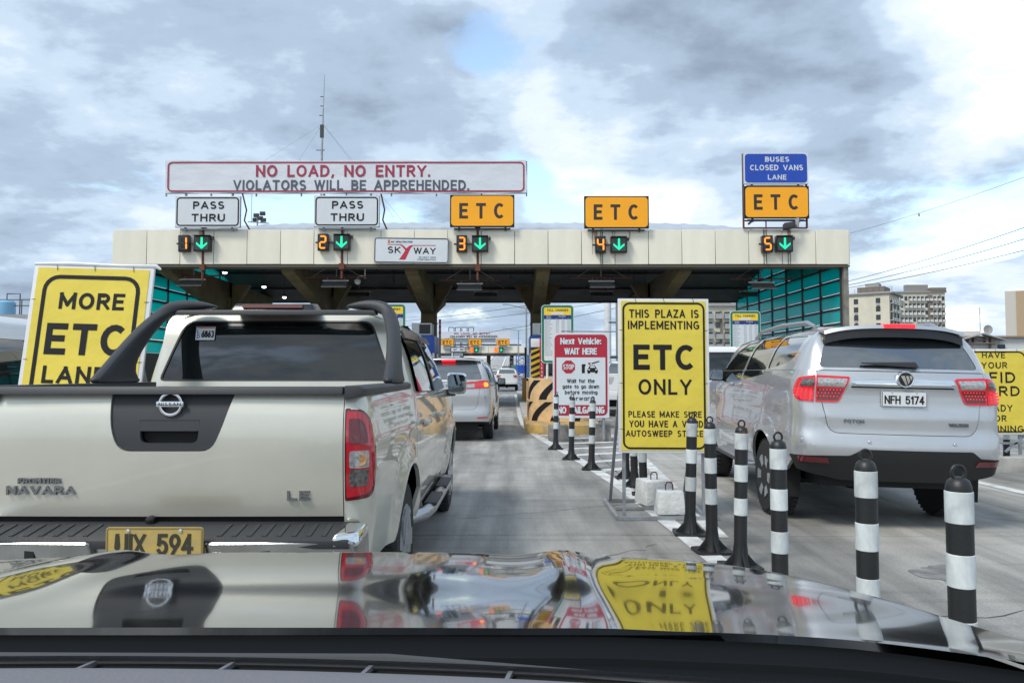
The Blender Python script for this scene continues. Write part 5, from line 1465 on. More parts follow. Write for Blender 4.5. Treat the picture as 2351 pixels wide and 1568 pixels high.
# ramp truss and blue gate frames down the lane
p = at(1146, 838, 240); t = thing('truss_ramp', 'long white lattice truss climbing into the distance behind the far plaza', 'truss', (p.x, 240, 0))
b = MB()
L = 60
for s in (-1, 1): b.bar((s * 3.2 - 3, 0, 1.5), (s * 1.8 + 1.5, L, 12), .45)
for k in range(14):
    u = k / 13; xa = -3.2 - 3 + (4.4 + 1.5 - .1) * 0 + u * 5.9 * .75; yb = L * u; z = 1.5 + 10.5 * u
    b.bar((-6.2 + u * 5.9, yb, z), (.2 + u * 3.1, yb, z), .28)
    if k < 13: u2 = (k + 1) / 13; b.bar((-6.2 + u * 5.9, yb, z), (.2 + u2 * 3.1, L * u2, 1.5 + 10.5 * u2), .22)
for k in range(5): u = k / 4; b.bar((-3 + 4.5 * u, L * u, 0), (-3 + 4.5 * u, L * u, 1.5 + 10.5 * u), .35)
b.build('lattice', bwhite, t)
for k, (x, Y, lab) in enumerate(((1199, 70, 'blue and white steel frame tower beside the lane ahead'), (1186, 110, 'grey steel gate frame left of the blue frame tower'))):
    p = at(x, 850, Y); t = thing('frame_tower', lab, 'frame', (p.x, Y, 0))
    b = MB(); w = .55 + .5 * k; H = bh(815, Y) if k == 0 else bh(820, Y)
    for sx in (-1, 1):
        for sy in (0, 1): b.bar((sx * w, sy * w, 0), (sx * w, sy * w, H), .09)
    for j in range(5):
        for (a, c) in ((-1, 1), (1, -1)): b.bar((a * w, 0, H * j / 5), (c * w, 0, H * (j + 1) / 5), .06)
    b.build('lattice', M('blue frame paint', (0.03, 0.12, 0.42), .5) if k == 0 else steel_grey, t)
    MB().box(-w * .8, w * .8, -.02, .05, H * .45, H * .7).build('panel', sign_blue if k == 0 else M('teal sheet', (0.06, 0.16, 0.17), .5), t)

# ================================================================ vehicles
def paint(name, col, metal=0.55, rough=0.32, coat=1.0, dirt=0.05):
    m = mat(name, col, rough, metal, coat, var=dirt, scale=2.2)
    return m
champagne = paint('champagne metallic paint', (0.62, 0.605, 0.515), 0.45, 0.31, dirt=0.09)
silver = paint('silver metallic paint', (0.56, 0.57, 0.58), 0.65, 0.26, dirt=0.07)
silver2 = paint('light silver paint', (0.50, 0.51, 0.52), 0.5, 0.32)
car_white = paint('white car paint', (0.70, 0.71, 0.70), 0.0, 0.3, 0.8)
trim = M('grey black plastic trim', (0.032, 0.034, 0.038), 0.55, bump=0.15, bscale=160, bdist=0.004)
black_in = M('dark underbody', (0.008, 0.008, 0.008), 0.8)
badge = M('badge metal', (0.30, 0.31, 0.32), 0.22, 1.0)
dull_chrome = M('dull chrome', (0.42, 0.43, 0.43), 0.16, 1.0, var=0.25, scale=5)
lamp_red_on = M('lit red lens', (0.50, 0.006, 0.016), 0.14, coat=1.0, emis=0.07, ecol=(1.0, 0.01, 0.02))
chrome = M('chrome', (0.78, 0.79, 0.80), 0.08, 1.0)
tyre_m = M('tyre rubber', (0.014, 0.014, 0.015), 0.75, bump=0.3, bscale=60, bdist=0.006)
alloy = M('alloy', (0.46, 0.47, 0.48), 0.3, 0.85)
tint = M('tinted glass', (0.008, 0.011, 0.012), 0.02, spec=0.7, coat=0.4); MATS['tinted glass'].node_tree.nodes['Principled BSDF'].inputs['IOR'].default_value = 1.45
tint_lifted = M('tinted glass lifted for sky', (0.030, 0.038, 0.042), 0.02, spec=1.0, coat=1.0); MATS['tinted glass lifted for sky'].node_tree.nodes['Principled BSDF'].inputs['IOR'].default_value = 1.85  # base colour lifted to stand in for reflected sky and seen-through light
tint_side = M('side glass', (0.012, 0.016, 0.017), 0.02, spec=1.0, coat=1.0)
lamp_red = M('red lamp lens', (0.50, 0.006, 0.016), 0.12, coat=1.0, spec=0.6)
lamp_dark = M('dark red lens', (0.13, 0.003, 0.008), 0.12, coat=1.0)
lamp_clear = M('clear lamp lens', (0.55, 0.55, 0.54), 0.12, 0.4, coat=1.0, var=0.5, scale=50)
lamp_smoke = M('smoked lens', (0.20, 0.19, 0.18), 0.12, 0.5, coat=1.0, var=0.75, scale=60)
lamp_lit = M('lit brake lamp', (0.8, 0.01, 0.02), 0.3, emis=0.9, ecol=(1.0, 0.02, 0.03))
lamp_amber = M('lit amber lamp', (0.9, 0.2, 0.02), 0.3, emis=1.0, ecol=(1.0, 0.28, 0.03))
plate_white = M('white number plate', (0.66, 0.68, 0.68), 0.45)
plate_yel = M('faded yellow number plate', (0.50, 0.36, 0.09), 0.55, var=0.3, scale=14, col2=(0.40, 0.30, 0.12))
grip_shade = M('painted grip shade', (0.006, 0.006, 0.006), 0.9)

def wheel(t, x, y, r, w, zoff=0.0, dark=False):
    s = 1 if x > 0 else -1
    pr = [(r * .60, -w * .5), (r * .90, -w * .5), (r * .975, -w * .40), (r, -w * .25), (r, w * .25), (r * .975, w * .40), (r * .90, w * .5), (r * .60, w * .5), (r * .58, w * .3)]
    b = MB().lathe([(a, c) for a, c in pr], 40, axis='x')
    for k in range(40):
        a0 = 2 * math.pi * k / 40
        for q in (-1, 1):
            c, sn = math.cos(a0 + q * .03), math.sin(a0 + q * .03)
            b.bar((q * w * .20, r * c * 1.0, r * sn * 1.0), (q * w * .44, r * .965 * c, r * .965 * sn), .035, .02)
    o = b.build('wheel', tyre_m, t)
    o.location = (x - s * w / 2, y, r + zoff)
    rim = MB()
    rim.lathe([(r * .62, s * w * .46), (r * .60, s * w * .50), (r * .56, s * w * .47), (r * .55, s * w * .20), (r * .10, s * w * .18)], 32, axis='x')
    for k in range(6):
        a = 2 * math.pi * k / 6; c, sn = math.cos(a), math.sin(a)
        for q in (-.13, .13):
            c1, s1 = math.cos(a + q), math.sin(a + q)
            rim.bar((s * w * .40, r * .12 * c, r * .12 * sn), (s * w * .47, r * .57 * c1, r * .57 * s1), .05, .035, up=(1, 0, 0))
    rim.lathe([(r * .15, s * w * .36), (r * .14, s * w * .45), (r * .05, s * w * .46)], 16, axis='x')
    rim.build('rim', black_in if dark else alloy, o)
    return o

def arch_pts(sh, ya, za, Rr, zbot, n=14):
    """(s, z) points of a wheel opening, rear to front, starting and ending at zbot"""
    out = []
    dz = zbot - za
    a0 = math.asin(max(-.95, min(.95, dz / Rr)))
    for k in range(n + 1):
        a = math.pi - a0 - (math.pi - 2 * a0) * k / n
        out.append((sh.sy(ya + Rr * math.cos(a)), za + Rr * math.sin(a)))
    return out

def cap2(sh, zfun, crown, m, name, parent, d=0.10, ndiv=70, off=0.0):
    S = sh.S
    right = [sh.P(S * i / ndiv, zfun(S * i / ndiv)) for i in range(ndiv + 1)]
    poly = [(p[0], p[1]) for p in right] + [(-p[0], p[1]) for p in right[::-1][1:-1]]
    pp = []
    for p in poly:
        if not pp or math.hypot(p[0] - pp[-1][0], p[1] - pp[-1][1]) > 0.004: pp.append(p)
    yy = [p[1] for p in right]; y0, y1 = min(yy), max(yy)
    tab = []
    for k in range(81):
        y = y0 + (y1 - y0) * k / 80; bw, bz = 0.02, None
        for i in range(ndiv):
            a, b = right[i], right[i + 1]
            if (a[1] - y) * (b[1] - y) <= 0 and abs(a[1] - b[1]) > 1e-9:
                u = (y - a[1]) / (b[1] - a[1]); x = a[0] + (b[0] - a[0]) * u
                if x >= bw: bw = x; bz = a[2] + (b[2] - a[2]) * u
        if bz is None: bz = right[0][2] if k < 40 else right[-1][2]
        tab.append((bw, bz))
    def look(y):
        f = max(0, min(79.999, (y - y0) / (y1 - y0) * 80)); i = int(f); u = f - i
        return tab[i][0] * (1 - u) + tab[i + 1][0] * u, tab[i][1] * (1 - u) + tab[i + 1][1] * u
    def f(x, y, dep):
        w, z = look(y); t = (y - y0) / (y1 - y0)
        e = max(0.0, 1 - (abs(x) / w) ** 2.4) * max(0.0, 1 - abs(2 * t - 1) ** 5)
        return (x, y, z + crown * e + off - dep)
    return surf(f, pp, m, name, parent, (), d, 0.0)

def vehicle(name, label, cat, loc, rz, sp, pm, group=None):
    """hatchback, wagon or van body: lower shell + cabin shell; origin on the road under the rear bumper"""
    g = sp.get
    t = thing(name, label, cat, loc, rz, group)
    Wd, L, belt, zr, sill = sp['W'], sp['L'], sp['belt'], sp['roof'], g('sill', 0.36)
    yr, yf, wr = sp['yr'], sp['yf'], sp['wr']
    Ra = wr * 1.17
    sidep = spl(g('side', [(sill, .06), (sill + .12, .02), (sill + .35, 0.0), (belt - .35, 0.005), (belt - .1, .02), (belt, .05)]))
    rearp = spl(sp['rear'])
    A = Shell(Wd, 0, L, g('rr', .16), g('rf', .32), g('bowr', .09), .035, .16)
    sR, sF = A.sy(yr), A.sy(yf)
    fl = g('flare', .03)
    def iS(s, z):
        v = sidep(z)
        for sc_ in (sR, sF):
            dist = math.hypot(s - sc_, z - wr); v -= fl * math.exp(-((dist - Ra - .02) / .075) ** 2)
        return v
    def iF(s, z): return 0.02 + .10 * max(0, (z - .8) / .4) ** 2 + (0.05 if z < .45 else 0)
    A.iS, A.iR, A.iF = iS, (lambda s, z: rearp(z)), iF
    zb = g('bump', .42)                 # underside of the painted rear bumper
    hb = g('hood', belt - .10)
    sW = A.sy(g('cowl', L * .76))
    zt = spl([(0, belt), (sW - .1, belt), (sW + .25, hb + .04), (A.S - .9, hb), (A.S, hb - .16)])
    ar, af = arch_pts(A, yr, wr, Ra, sill), arch_pts(A, yf, wr, Ra, sill)
    sb = A.sy(.12)
    right = [(0.0, zb), (sb * .8, zb)] + [(sb + .1, zb - .01)] + [(ar[0][0] - .02, sill + .02)] + ar + af + [(A.S - .7, sill), (A.S - .004, sill + .06)]
    bot = [(-a, z) for a, z in right[::-1][:-1]] + right
    top = [(A.S * k / 40, zt(A.S * k / 40)) for k in range(40, 0, -1) if A.S * k / 40 > g('hw', .72) + .1]
    top[0] = (A.S - .004, top[0][1])
    hw, hb_, hz = g('hw', .72), g('hbw', .62), g('hz', .80)       # hatch half width at belt / at bottom, bottom height
    hatch = rpoly([(-hb_, hz), (hb_, hz), (hw, belt - .002), (-hw, belt - .002)], [.10, .10, .0, .0])
    notch = [p for p in rpoly([(hw, belt), (hb_, hz), (-hb_, hz), (-hw, belt)], [0, .10, .10, 0])]
    poly = bot + top + notch + [(-a, z) for a, z in top[::-1]]
    doors = []
    z0 = sill + .10
    yb = g('ybp', (yr + yf) / 2 - .02)
    arc_in = [(a + .05, z) for a, z in arch_pts(A, yr, wr, Ra + .03, sill) if z > z0 and a > sR + .18]
    arc_in = [p for p in arc_in if p[1] < belt - .3]
    rd = [(arc_in[-1][0] if arc_in else sR + Ra, z0), (A.sy(yb) - .004, z0), (A.sy(yb) - .004, belt - .014), (A.sy(yr - .02), belt - .014)] + arc_in
    fd = rpoly([(A.sy(yb) + .004, z0), (A.sy(yf - Ra - .12), z0), (A.sy(yf - Ra + .10), belt - .25), (A.sy(yf - Ra + .05), belt - .014), (A.sy(yb) + .004, belt - .014)], .03)
    hls = [rd, fd] if g('doors', True) else [fd]
    holes = hls + [[(-a, z) for a, z in h] for h in hls]
    A.panel('body', poly, pm, t, d=sp.get('d', .07), rim=.03, holes=holes)
    A.panel('tailgate', shrink(hatch, .005), pm, t, d=.05, rim=.02)
    for dpoly in hls:
        A.panel('door', shrink(dpoly, .004), pm, t, d=.07, rim=.02, mirror=True)
    cap2(A, lambda s: zt(s) - .002, .05, pm, 'hood', t)
    hbx = Wd - .30
    MB().box(-hbx, hbx, .28, L - .4, sill - .04, belt - .08).build('underbody', black_in, t)
    MB().tube([(-hbx - .2, yr, wr * .95), (hbx + .2, yr, wr * .95)], .06, 8).tube([(0, yr - .12, wr * .95), (0, yr + .16, wr * .95)], [.10, .13], 10).build('rear_axle', black_in, t)
    for (ya_, yb_, za_, zb_) in ((.18, yr - Ra - .04, zb - .06, belt - .12), (yr + Ra + .04, yf - Ra - .04, sill - .02, belt - .12), (yf + Ra + .04, L - .45, sill - .05, hb - .12)):
        MB().box(-Wd + .11, Wd - .11, ya_, yb_, za_, zb_).build('liner', black_in, t)
    # cabin
    rr_ = rearp(belt)
    WB = Wd - sidep(belt)
    B = Shell(WB, rr_, g('cowl', L * .76), g('rr', .16), .25, g('bowr', .09), .03, .28)
    tum = g('tumble', .17); rs = g('rslope', .30); fs_ = g('fslope', .85); H = zr - belt
    tS = spl([(belt, 0), (belt + H * .55, tum * .48), (belt + H * .85, tum), (belt + H * .95, tum + .05), (zr - .012, tum + .10), (zr, tum + .15)])
    tR = spl([(belt, 0), (belt + H * .6, rs * .5), (belt + H * .90, rs), (zr, rs + .10)])
    tF = spl([(belt, 0), (belt + H * .5, fs_ * .48), (belt + H * .92, fs_), (zr, fs_ + .12)])
    B.iS, B.iR, B.iF = (lambda s, z: tS(z)), (lambda s, z: tR(z)), (lambda s, z: tF(z))
    rw = rpoly(sp['rwin'], g('rwr', .06))
    wins = [rpoly([(B.sy(y), z) for y, z in q], .05) for q in sp['swin']]
    sw = B.sy(g('cowl', L * .76) - .40) + .30
    ch = [rw] + wins + [[(-a, z) for a, z in q] for q in wins]
    B.panel('cabin', [(-sw, belt), (sw, belt), (sw, zr), (-sw, zr)], pm, t, d=.05, rim=0, holes=ch)
    B.panel('rear_window', shrink(rw, .002), g('rglass', tint_lifted), t, off=g('rwoff', -.004), d=.05, rim=0)
    for q in wins: B.panel('window', shrink(q, .002), tint_side, t, off=-.008, d=.06, rim=0, mirror=True)
    for sg in (1, -1):
        surf(B.fn(), [(sg * sw, belt), (sg * (B.S - .001), belt), (sg * (B.S - .001), zr), (sg * sw, zr)][::sg], tint, 'windscreen', t, (), .08, 0)
    cap2(B, lambda s: zr, g('crown', .05), pm, 'roof', t)
    # lamps
    for q in sp['lamps']:
        m_, pl, off = q[0], q[1], q[2]
        sub = q[3] if len(q) > 3 else []
        for sg in (1, -1):
            pp = pl if sg == 1 else [(-a, z) for a, z in pl][::-1]
            o = surf(A.fn(off), pp, m_, 'tail_light', t, (), .03, .03)
            for (m2, pl2, off2, nm) in sub:
                p2 = pl2 if sg == 1 else [(-a, z) for a, z in pl2][::-1]
                surf(A.fn(off2), p2, m2, nm, o, (), .025, .004)
    for (x, y) in ((Wd, yr), (-Wd, yr), (Wd, yf), (-Wd, yf)):
        wheel(t, x - .015 * (1 if x > 0 else -1), y, wr, g('tw', .235), x * math.tan(g('roll', 0.0)))
    t.rotation_euler = (0, g('roll', 0.0), rz)
    for q in g('lowin', []): A.panel('window', [(A.sy(y), z) for y, z in q], tint_side, t, off=.004, d=.07, rim=.01, mirror=True)
    # mirrors
    ym = g('ymir', yf - .75); zm = belt + g('mirz', .03)
    for sg in (1, -1):
        xm = sg * (WB - .02)
        o = MB().hexa([(xm + sg * .06, ym, zm - .09), (xm + sg * .27, ym - .015, zm - .08), (xm + sg * .26, ym + .11, zm - .06), (xm + sg * .06, ym + .14, zm - .06), (xm + sg * .07, ym, zm + .085), (xm + sg * .265, ym - .015, zm + .075), (xm + sg * .25, ym + .09, zm + .06), (xm + sg * .07, ym + .12, zm + .06)]).build('mirror', g('mirm', pm), t, bevel=.03, seg=3)
        MB().prism(rpoly([(xm + sg * .085, zm - .07), (xm + sg * .25, zm - .06), (xm + sg * .245, zm + .055), (xm + sg * .085, zm + .065)], .03), ym - .012, ym - .020).build('glass', M('mirror glass', (0.30, 0.33, 0.36), 0.02, 1.0), o)
        MB().bar((xm - sg * .05, ym + .07, zm - .06), (xm + sg * .12, ym + .06, zm - .05), .07, .05).build('mirror_arm', trim, t)
        for ydr in (yb - .25 - .80 * 0, yf - Ra - .12 - 1.0 + .28):
            pt = A.P(sg * A.sy(ydr), belt - .16, -.025)
            MB().box(pt[0] - .016, pt[0] + .016, ydr - .10, ydr + .10, pt[2] - .017, pt[2] + .017).build('handle', g('hand', pm), t, bevel=.012)
    t['_'] = 0; del t['_']
    return t, A, B, iS

def rear_text(t, A, s, z, w, h, txt, m, off=0.004, bold=0.02, ext=0.003, shear=0.0):
    p = A.P(s, z, -off); n = A.N(abs(s)); rz = math.atan2((1 if s > 0 else -1) * n[0], -n[1])
    T(txt, t, badge, p[0], z, w, h, p[1], rz, ext=.006, shear=shear, wt=.22)
def number_plate(t, s, z, w, h, y, txt, m, lw, lh, frame=True, font_m=None, tz=0.0):
    o = MB().prism(rrect(0, 0, w, h, .012), 0.0, -0.006).build('number_plate', m, t); o.location = (s, y, z)
    border('plate_rim', M('plate rim', (0.10, 0.11, 0.11), .5) if m is plate_white else M('worn plate edge', (0.24, 0.18, 0.07), .6), o, 0, 0, w - .006, h - .006, .010, .005, -0.006, .002)
    T(txt, o, font_m or ink, 0, tz, lw, lh, -0.0062, ext=0.0025, wt=.16, gap=.30)
    b = MB()
    for sx in (-.27, .27): b.lathe([(.009, 0), (.008, -.004), (.002, -.006)], 8, axis='y', c=(w * sx, -0.006, h * .40))
    b.build('bolt', chrome, o)
    return o

# ---------------------------------------------------------------- silver car at the right
zs = 1.42
SUV = dict(W=.935, L=4.83, belt=zs, roof=1.825, sill=.42, yr=1.06, yf=3.86, wr=.375, tw=.25, bump=.655, hood=1.22, cowl=3.75, rr=.21, bowr=.12, hw=.735, hbw=.63, hz=.865, ybp=2.42, roll=R(1.3), mirz=-.05, lowin=[[(2.25, 1.300), (3.50, 1.265), (3.42, 1.418), (2.25, 1.418)], [(1.34, 1.375), (2.16, 1.315), (2.16, 1.418), (1.34, 1.418)]],
    rear=[(.42, .16), (.60, .05), (.70, .005), (.80, .0), (.862, .035), (.90, .045), (1.02, .035), (1.09, .055), (1.26, .06), (1.30, .045), (1.36, .06), (zs, .085)],
    side=[(.42, .07), (.56, .03), (.80, 0.0), (1.00, .016), (1.14, .010), (1.25, .028), (1.36, .060), (zs, .085)],
    tumble=.20, rslope=.26, fslope=.95, crown=.045, flare=.040,
    rwin=[(-.70, 1.445), (.70, 1.445), (.590, 1.745), (-.590, 1.745)],
    swin=[[(.50, 1.56), (.66, 1.49), (1.26, 1.43), (1.26, 1.760), (.52, 1.745)], [(1.30, 1.424), (2.16, 1.424), (2.16, 1.768), (1.30, 1.762)], [(2.25, 1.424), (3.38, 1.424), (2.80, 1.755), (2.25, 1.768)]],
    lamps=[(lamp_red_on, rpoly([(.45, 1.365), (.735, 1.375), (.735, 1.135), (.535, 1.135)], [.02, .01, .01, .04]), .010,
            [(lamp_clear, rpoly([(.475, 1.345), (.722, 1.352), (.722, 1.275), (.497, 1.270)], .008), .0135, 'reverse_lens'), (lamp_dark, rpoly([(.505, 1.255), (.722, 1.26), (.722, 1.155), (.545, 1.155)], .008), .0135, 'lower_lens')]),
           (lamp_red_on, rpoly([(.747, 1.375), (.985, 1.345), (1.01, 1.24), (.91, 1.145), (.747, 1.135)], [.01, .05, .06, .06, .01]), .010,
            [(lamp_smoke, rpoly([(.76, 1.345), (.885, 1.335), (.90, 1.275), (.76, 1.275)], .01), .0135, 'turn_lens')])], mirm=trim)
suv, A, B, iS = vehicle('parked_suv', 'silver SUV with lit brake lamps waiting right of the bollards', 'car', (3.385, 6.42, 0), R(-4.0), SUV, silver)
suv.name = 'silver_suv'
# LED rows of the lit brake lamps
for sg in (1, -1):
    b = MB()
    for r_ in range(4):
        for c_ in range(5 if r_ < 3 else 3):
            p = A.P(sg * (.775 + .042 * c_), 1.245 - .026 * r_, -.014); b.lathe([(.0075, 0), (.006, -.004), (.001, -.005)], 8, axis='y', c=p)
    for r_ in range(3):
        for c_ in range(7):
            p = A.P(sg * (.53 + .028 * c_ + .012 * r_), 1.245 - .028 * r_, -.016); b.lathe([(.0045, 0), (.003, -.003), (.001, -.004)], 6, axis='y', c=p)
    o = b.build('brake_led', lamp_lit, suv); o['kind'] = 'stuff'
A.panel('chrome_strip', rpoly([(-.445, 1.285), (.445, 1.285), (.43, 1.345), (.09, 1.352), (-.09, 1.352), (-.43, 1.345)], .01), chrome, suv, off=.016, d=.04, rim=.03)
A.panel('grip_shadow', [(-.44, 1.268), (.44, 1.268), (.44, 1.280), (-.44, 1.280)], grip_shade, suv, off=.004, d=.05, rim=.01)  # near-black strip painted in as the shade under the chrome strip
pe = A.P(0.001, 1.35, -.035)
o = MB().lathe([(.072, .02), (.072, -.006), (.066, -.012), (.060, -.008)], 28, axis='y').build('emblem', chrome, suv); o.location = pe
MB().lathe([(.060, -.004), (.059, -.009), (.002, -.010)], 28, axis='y').build('emblem_face', blk_gloss, o)
b = MB()
b.prism([(-.045, .03), (-.012, .03), (.012, -.050), (-.004, -.050)], -.011, -.014); b.prism([(-.002, .03), (.018, .03), (.035, -.015), (.018, -.042)], -.011, -.014); b.prism([(.026, .03), (.046, .03), (.05, .008), (.042, -.01)], -.011, -.014)
b.build('emblem_mark', chrome, o)
number_plate(suv, 0.0, 1.180, .385, .142, A.P(0.001, 1.18)[1] - .012, 'NFH 5174', plate_white, .335, .072, tz=-.008)
rear_text(suv, A, -.42, .975, .165, .034, 'FOTON', chrome, .004, .03)
rear_text(suv, A, .47, .962, .175, .030, 'TOPLANDER', chrome, .004, .02)
# rear screen spoiler, wiper, sticker
def slab_loft(st, name, m, parent, n=10, bevel=0):
    """st: list of (x, y0, y1, z0, z1) stations across the car"""
    b = MB(); vs = []; fs = []
    for (x, ya, yb_, za, zb_, yc, zc) in st:
        vs += [(x, ya, za), (x, yb_, zb_), (x, yc, zc)]
    k = len(st)
    for i in range(k - 1):
        for j in range(3):
            fs.append((i * 3 + j, i * 3 + (j + 1) % 3, (i + 1) * 3 + (j + 1) % 3, (i + 1) * 3 + j))
    fs += [(0, 1, 2), ((k - 1) * 3, (k - 1) * 3 + 2, (k - 1) * 3 + 1)]
    return MB().add(vs, fs).build(name, m, parent, bevel=bevel)
st, st2 = [], []
for k in range(21):
    u = -1 + 2 * k / 20; x = .61 * u; bow = .11 * u * u; dz = -.045 * u ** 4 - .012 * u * u
    st.append((x, .13 + bow, .14 + bow, 1.800 + dz, 1.832 + dz, .62, 1.850 + dz * .6))
    st2.append((x * .985, .145 + bow, .155 + bow, 1.722 + dz * 1.1, 1.798 + dz, .46, 1.800 + dz))
slab_loft(st, 'spoiler', silver, suv); slab_loft(st2, 'spoiler_visor', blk_gloss, suv)
MB().hexa([(-.135, .118, 1.806), (.135, .118, 1.806), (.14, .2, 1.806), (-.14, .2, 1.806), (-.13, .120, 1.838), (.13, .120, 1.838), (.14, .2, 1.842), (-.14, .2, 1.842)]).build('high_brake_light', lamp_lit, suv, bevel=.008)
pw0, pw1 = B.P(-.26, 1.472, -.03), B.P(.12, 1.462, -.03)
MB().hexa([(-.34, pw0[1] - .01, 1.478), (.13, pw1[1] - .02, 1.452), (.15, pw1[1] + .02, 1.46), (-.34, pw0[1] + .02, 1.484), (-.34, pw0[1] - .008, 1.492), (.10, pw1[1] - .02, 1.502), (.12, pw1[1] + .02, 1.505), (-.34, pw0[1] + .02, 1.494)]).build('wiper', trim, suv, bevel=.008)
B.panel('window_sticker', [(-.63, 1.655), (-.50, 1.655), (-.50, 1.715), (-.63, 1.715)], M('sticker', (0.05, 0.05, 0.05), .4), suv, off=.001, d=.05, rim=0)
B.panel('window_sticker', [(-.63, 1.70), (-.50, 1.70), (-.50, 1.716), (-.63, 1.716)], M('yellow sticker edge', (0.75, 0.70, 0.10), .4), suv, off=.002, d=.05, rim=0)
# lower bumper, reflectors, sensors, step, rails
A.panel('lower_bumper', rpoly([(-.95, .535), (-.50, .45), (.50, .45), (.95, .535), (1.06, .655), (.66, .675), (.58, .735), (-.36, .735), (-.46, .675), (-1.06, .655)], .02), M('shade darkened bumper', (.013, .014, .015), .6), suv, off=.004, d=.07, rim=.05)  # plastic blacker than the trim: shadow under the tail is put into its colour
for sg in (1, -1): A.panel('reflector', rpoly([(sg * .62, .600), (sg * .90, .605), (sg * .91, .655), (sg * .64, .65)], .008), lamp_dark, suv, off=.012, d=.05, rim=.012)
for s, z in ((-.86, .80), (-.30, .80), (.42, .80), (.90, .79)):
    o = MB().lathe([(.014, .004), (.013, -.004), (.009, -.006), (.002, -.004)], 14, axis='y').build('parking_sensor', silver, suv); o.location = A.P(s, z, -.001)
for sg in (1, -1):
    MB().tube([(sg * .57, .62, 1.835), (sg * .585, .80, 1.885), (sg * .60, 1.6, 1.905), (sg * .595, 2.4, 1.885), (sg * .58, 2.75, 1.82)], [.018, .024, .024, .024, .016], 8).build('roof_rail', M('grey rail', (.38, .39, .40), .35, .6), suv)
    MB().hexa([(sg * .80, 1.62, .38), (sg * .97, 1.66, .38), (sg * .97, 3.2, .40), (sg * .80, 3.25, .40), (sg * .80, 1.62, .43), (sg * .96, 1.66, .42), (sg * .96, 3.2, .44), (sg * .80, 3.25, .45)]).build('side_step', alloy, suv, bevel=.015)
    o = MB().tube([(sg * .80, 1.66, .415), (sg * .975, 1.72, .405), (sg * .98, 3.15, .42), (sg * .80, 3.2, .43)], .02, 8).build('step_edge', trim, suv)
MB().hexa([(-.45, .30, .40), (.45, .30, .40), (.50, .9, .36), (-.50, .9, .36), (-.80, .14, .56), (.80, .14, .56), (.80, .9, .60), (-.80, .9, .60)]).build('rear_axle_guard', black_in, suv, bevel=.05)
MB().tube([(.62, .20, .36), (.62, .75, .36)], .035, 10).build('exhaust', steel_dark, suv)
for sg in (1, -1): MB().hexa([(sg * .70, .62, .22), (sg * .92, .62, .22), (sg * .92, .65, .22), (sg * .70, .65, .22), (sg * .70, .60, .58), (sg * .92, .60, .58), (sg * .92, .64, .58), (sg * .70, .64, .58)]).build('mud_flap', black_in, suv)

# ---------------------------------------------------------------- silver minivan ahead
zi = 1.24
MPV = dict(W=.915, L=4.72, belt=zi, roof=1.725, sill=.34, yr=.95, yf=3.70, wr=.325, tw=.215, bump=.42, hood=1.05, cowl=3.75, rr=.16, bowr=.09, hw=.70, hbw=.60, hz=.66, ybp=2.30, mirm=trim, mirz=-.02,
    rear=[(.34, .10), (.45, .01), (.60, 0.0), (.655, .03), (.72, .045), (.95, .03), (1.05, .05), (1.10, .06), (1.24, .07)], tumble=.18, rslope=.26, fslope=1.0, crown=.04, flare=.02,
    rwin=[(-.72, 1.275), (.72, 1.275), (.60, 1.665), (-.60, 1.665)], swin=[[(.50, 1.30), (1.15, 1.285), (1.15, 1.63), (.56, 1.62)], [(1.22, 1.275), (2.18, 1.27), (2.18, 1.64), (1.22, 1.64)], [(2.28, 1.27), (3.30, 1.27), (2.72, 1.63), (2.28, 1.64)]],
    lamps=[(lamp_red_on, rpoly([(.30, 1.20), (.72, 1.265), (.90, 1.255), (.90, 1.105), (.72, 1.10), (.30, 1.085)], .02), .012, [(lamp_clear, [(.32, 1.175), (.56, 1.195), (.56, 1.115), (.32, 1.105)], .016, 'reverse_lens'), (lamp_amber, rpoly([(.755, 1.225), (.865, 1.22), (.865, 1.135), (.755, 1.13)], .03), .016, 'turn_lamp')]),
           (lamp_clear, rpoly([(.74, 1.09), (.90, 1.095), (.84, .98), (.76, .86)], .02), .012)])
mpv, A2, B2, _ = vehicle('silver_minivan', 'silver minivan braking ahead in the lane past the pickup', 'car', (-1.33, 15.2, 0), R(-1.2), MPV, silver2)
MB().hexa([(-.14, .22, 1.655), (.14, .22, 1.655), (.14, .3, 1.655), (-.14, .3, 1.655), (-.14, .23, 1.69), (.14, .23, 1.69), (.14, .3, 1.69), (-.14, .3, 1.69)]).build('high_brake_light', lamp_lit, mpv)
st = []
for k in range(13):
    u = -1 + 2 * k / 12; x = .64 * u; bow = .08 * u * u; dz = -.03 * u ** 4
    st.append((x, .20 + bow, .21 + bow, 1.690 + dz, 1.715 + dz, .62, 1.745 + dz))
slab_loft(st, 'spoiler', silver2, mpv)
MB().hexa([(-.02, 1.0, 1.74), (.02, 1.0, 1.74), (.02, 1.2, 1.74), (-.02, 1.2, 1.74), (-.006, .98, 1.87), (.006, .98, 1.87), (.006, 1.02, 1.87), (-.006, 1.02, 1.87)]).build('roof_fin', white_paint, mpv)
for sg in (1, -1): A2.panel('reflector', [(sg * .62, .485), (sg * .84, .49), (sg * .84, .515), (sg * .62, .51)], lamp_red, mpv, off=.006, d=.05, rim=.004)
MB().lathe([(.05, .01), (.05, -.006), (.002, -.01)], 20, axis='y', c=A2.P(0.001, 1.17, -.012)).build('emblem', chrome, mpv)
MB().box(-.6, .6, .22, .7, .22, .42).build('rear_axle_guard', black_in, mpv)

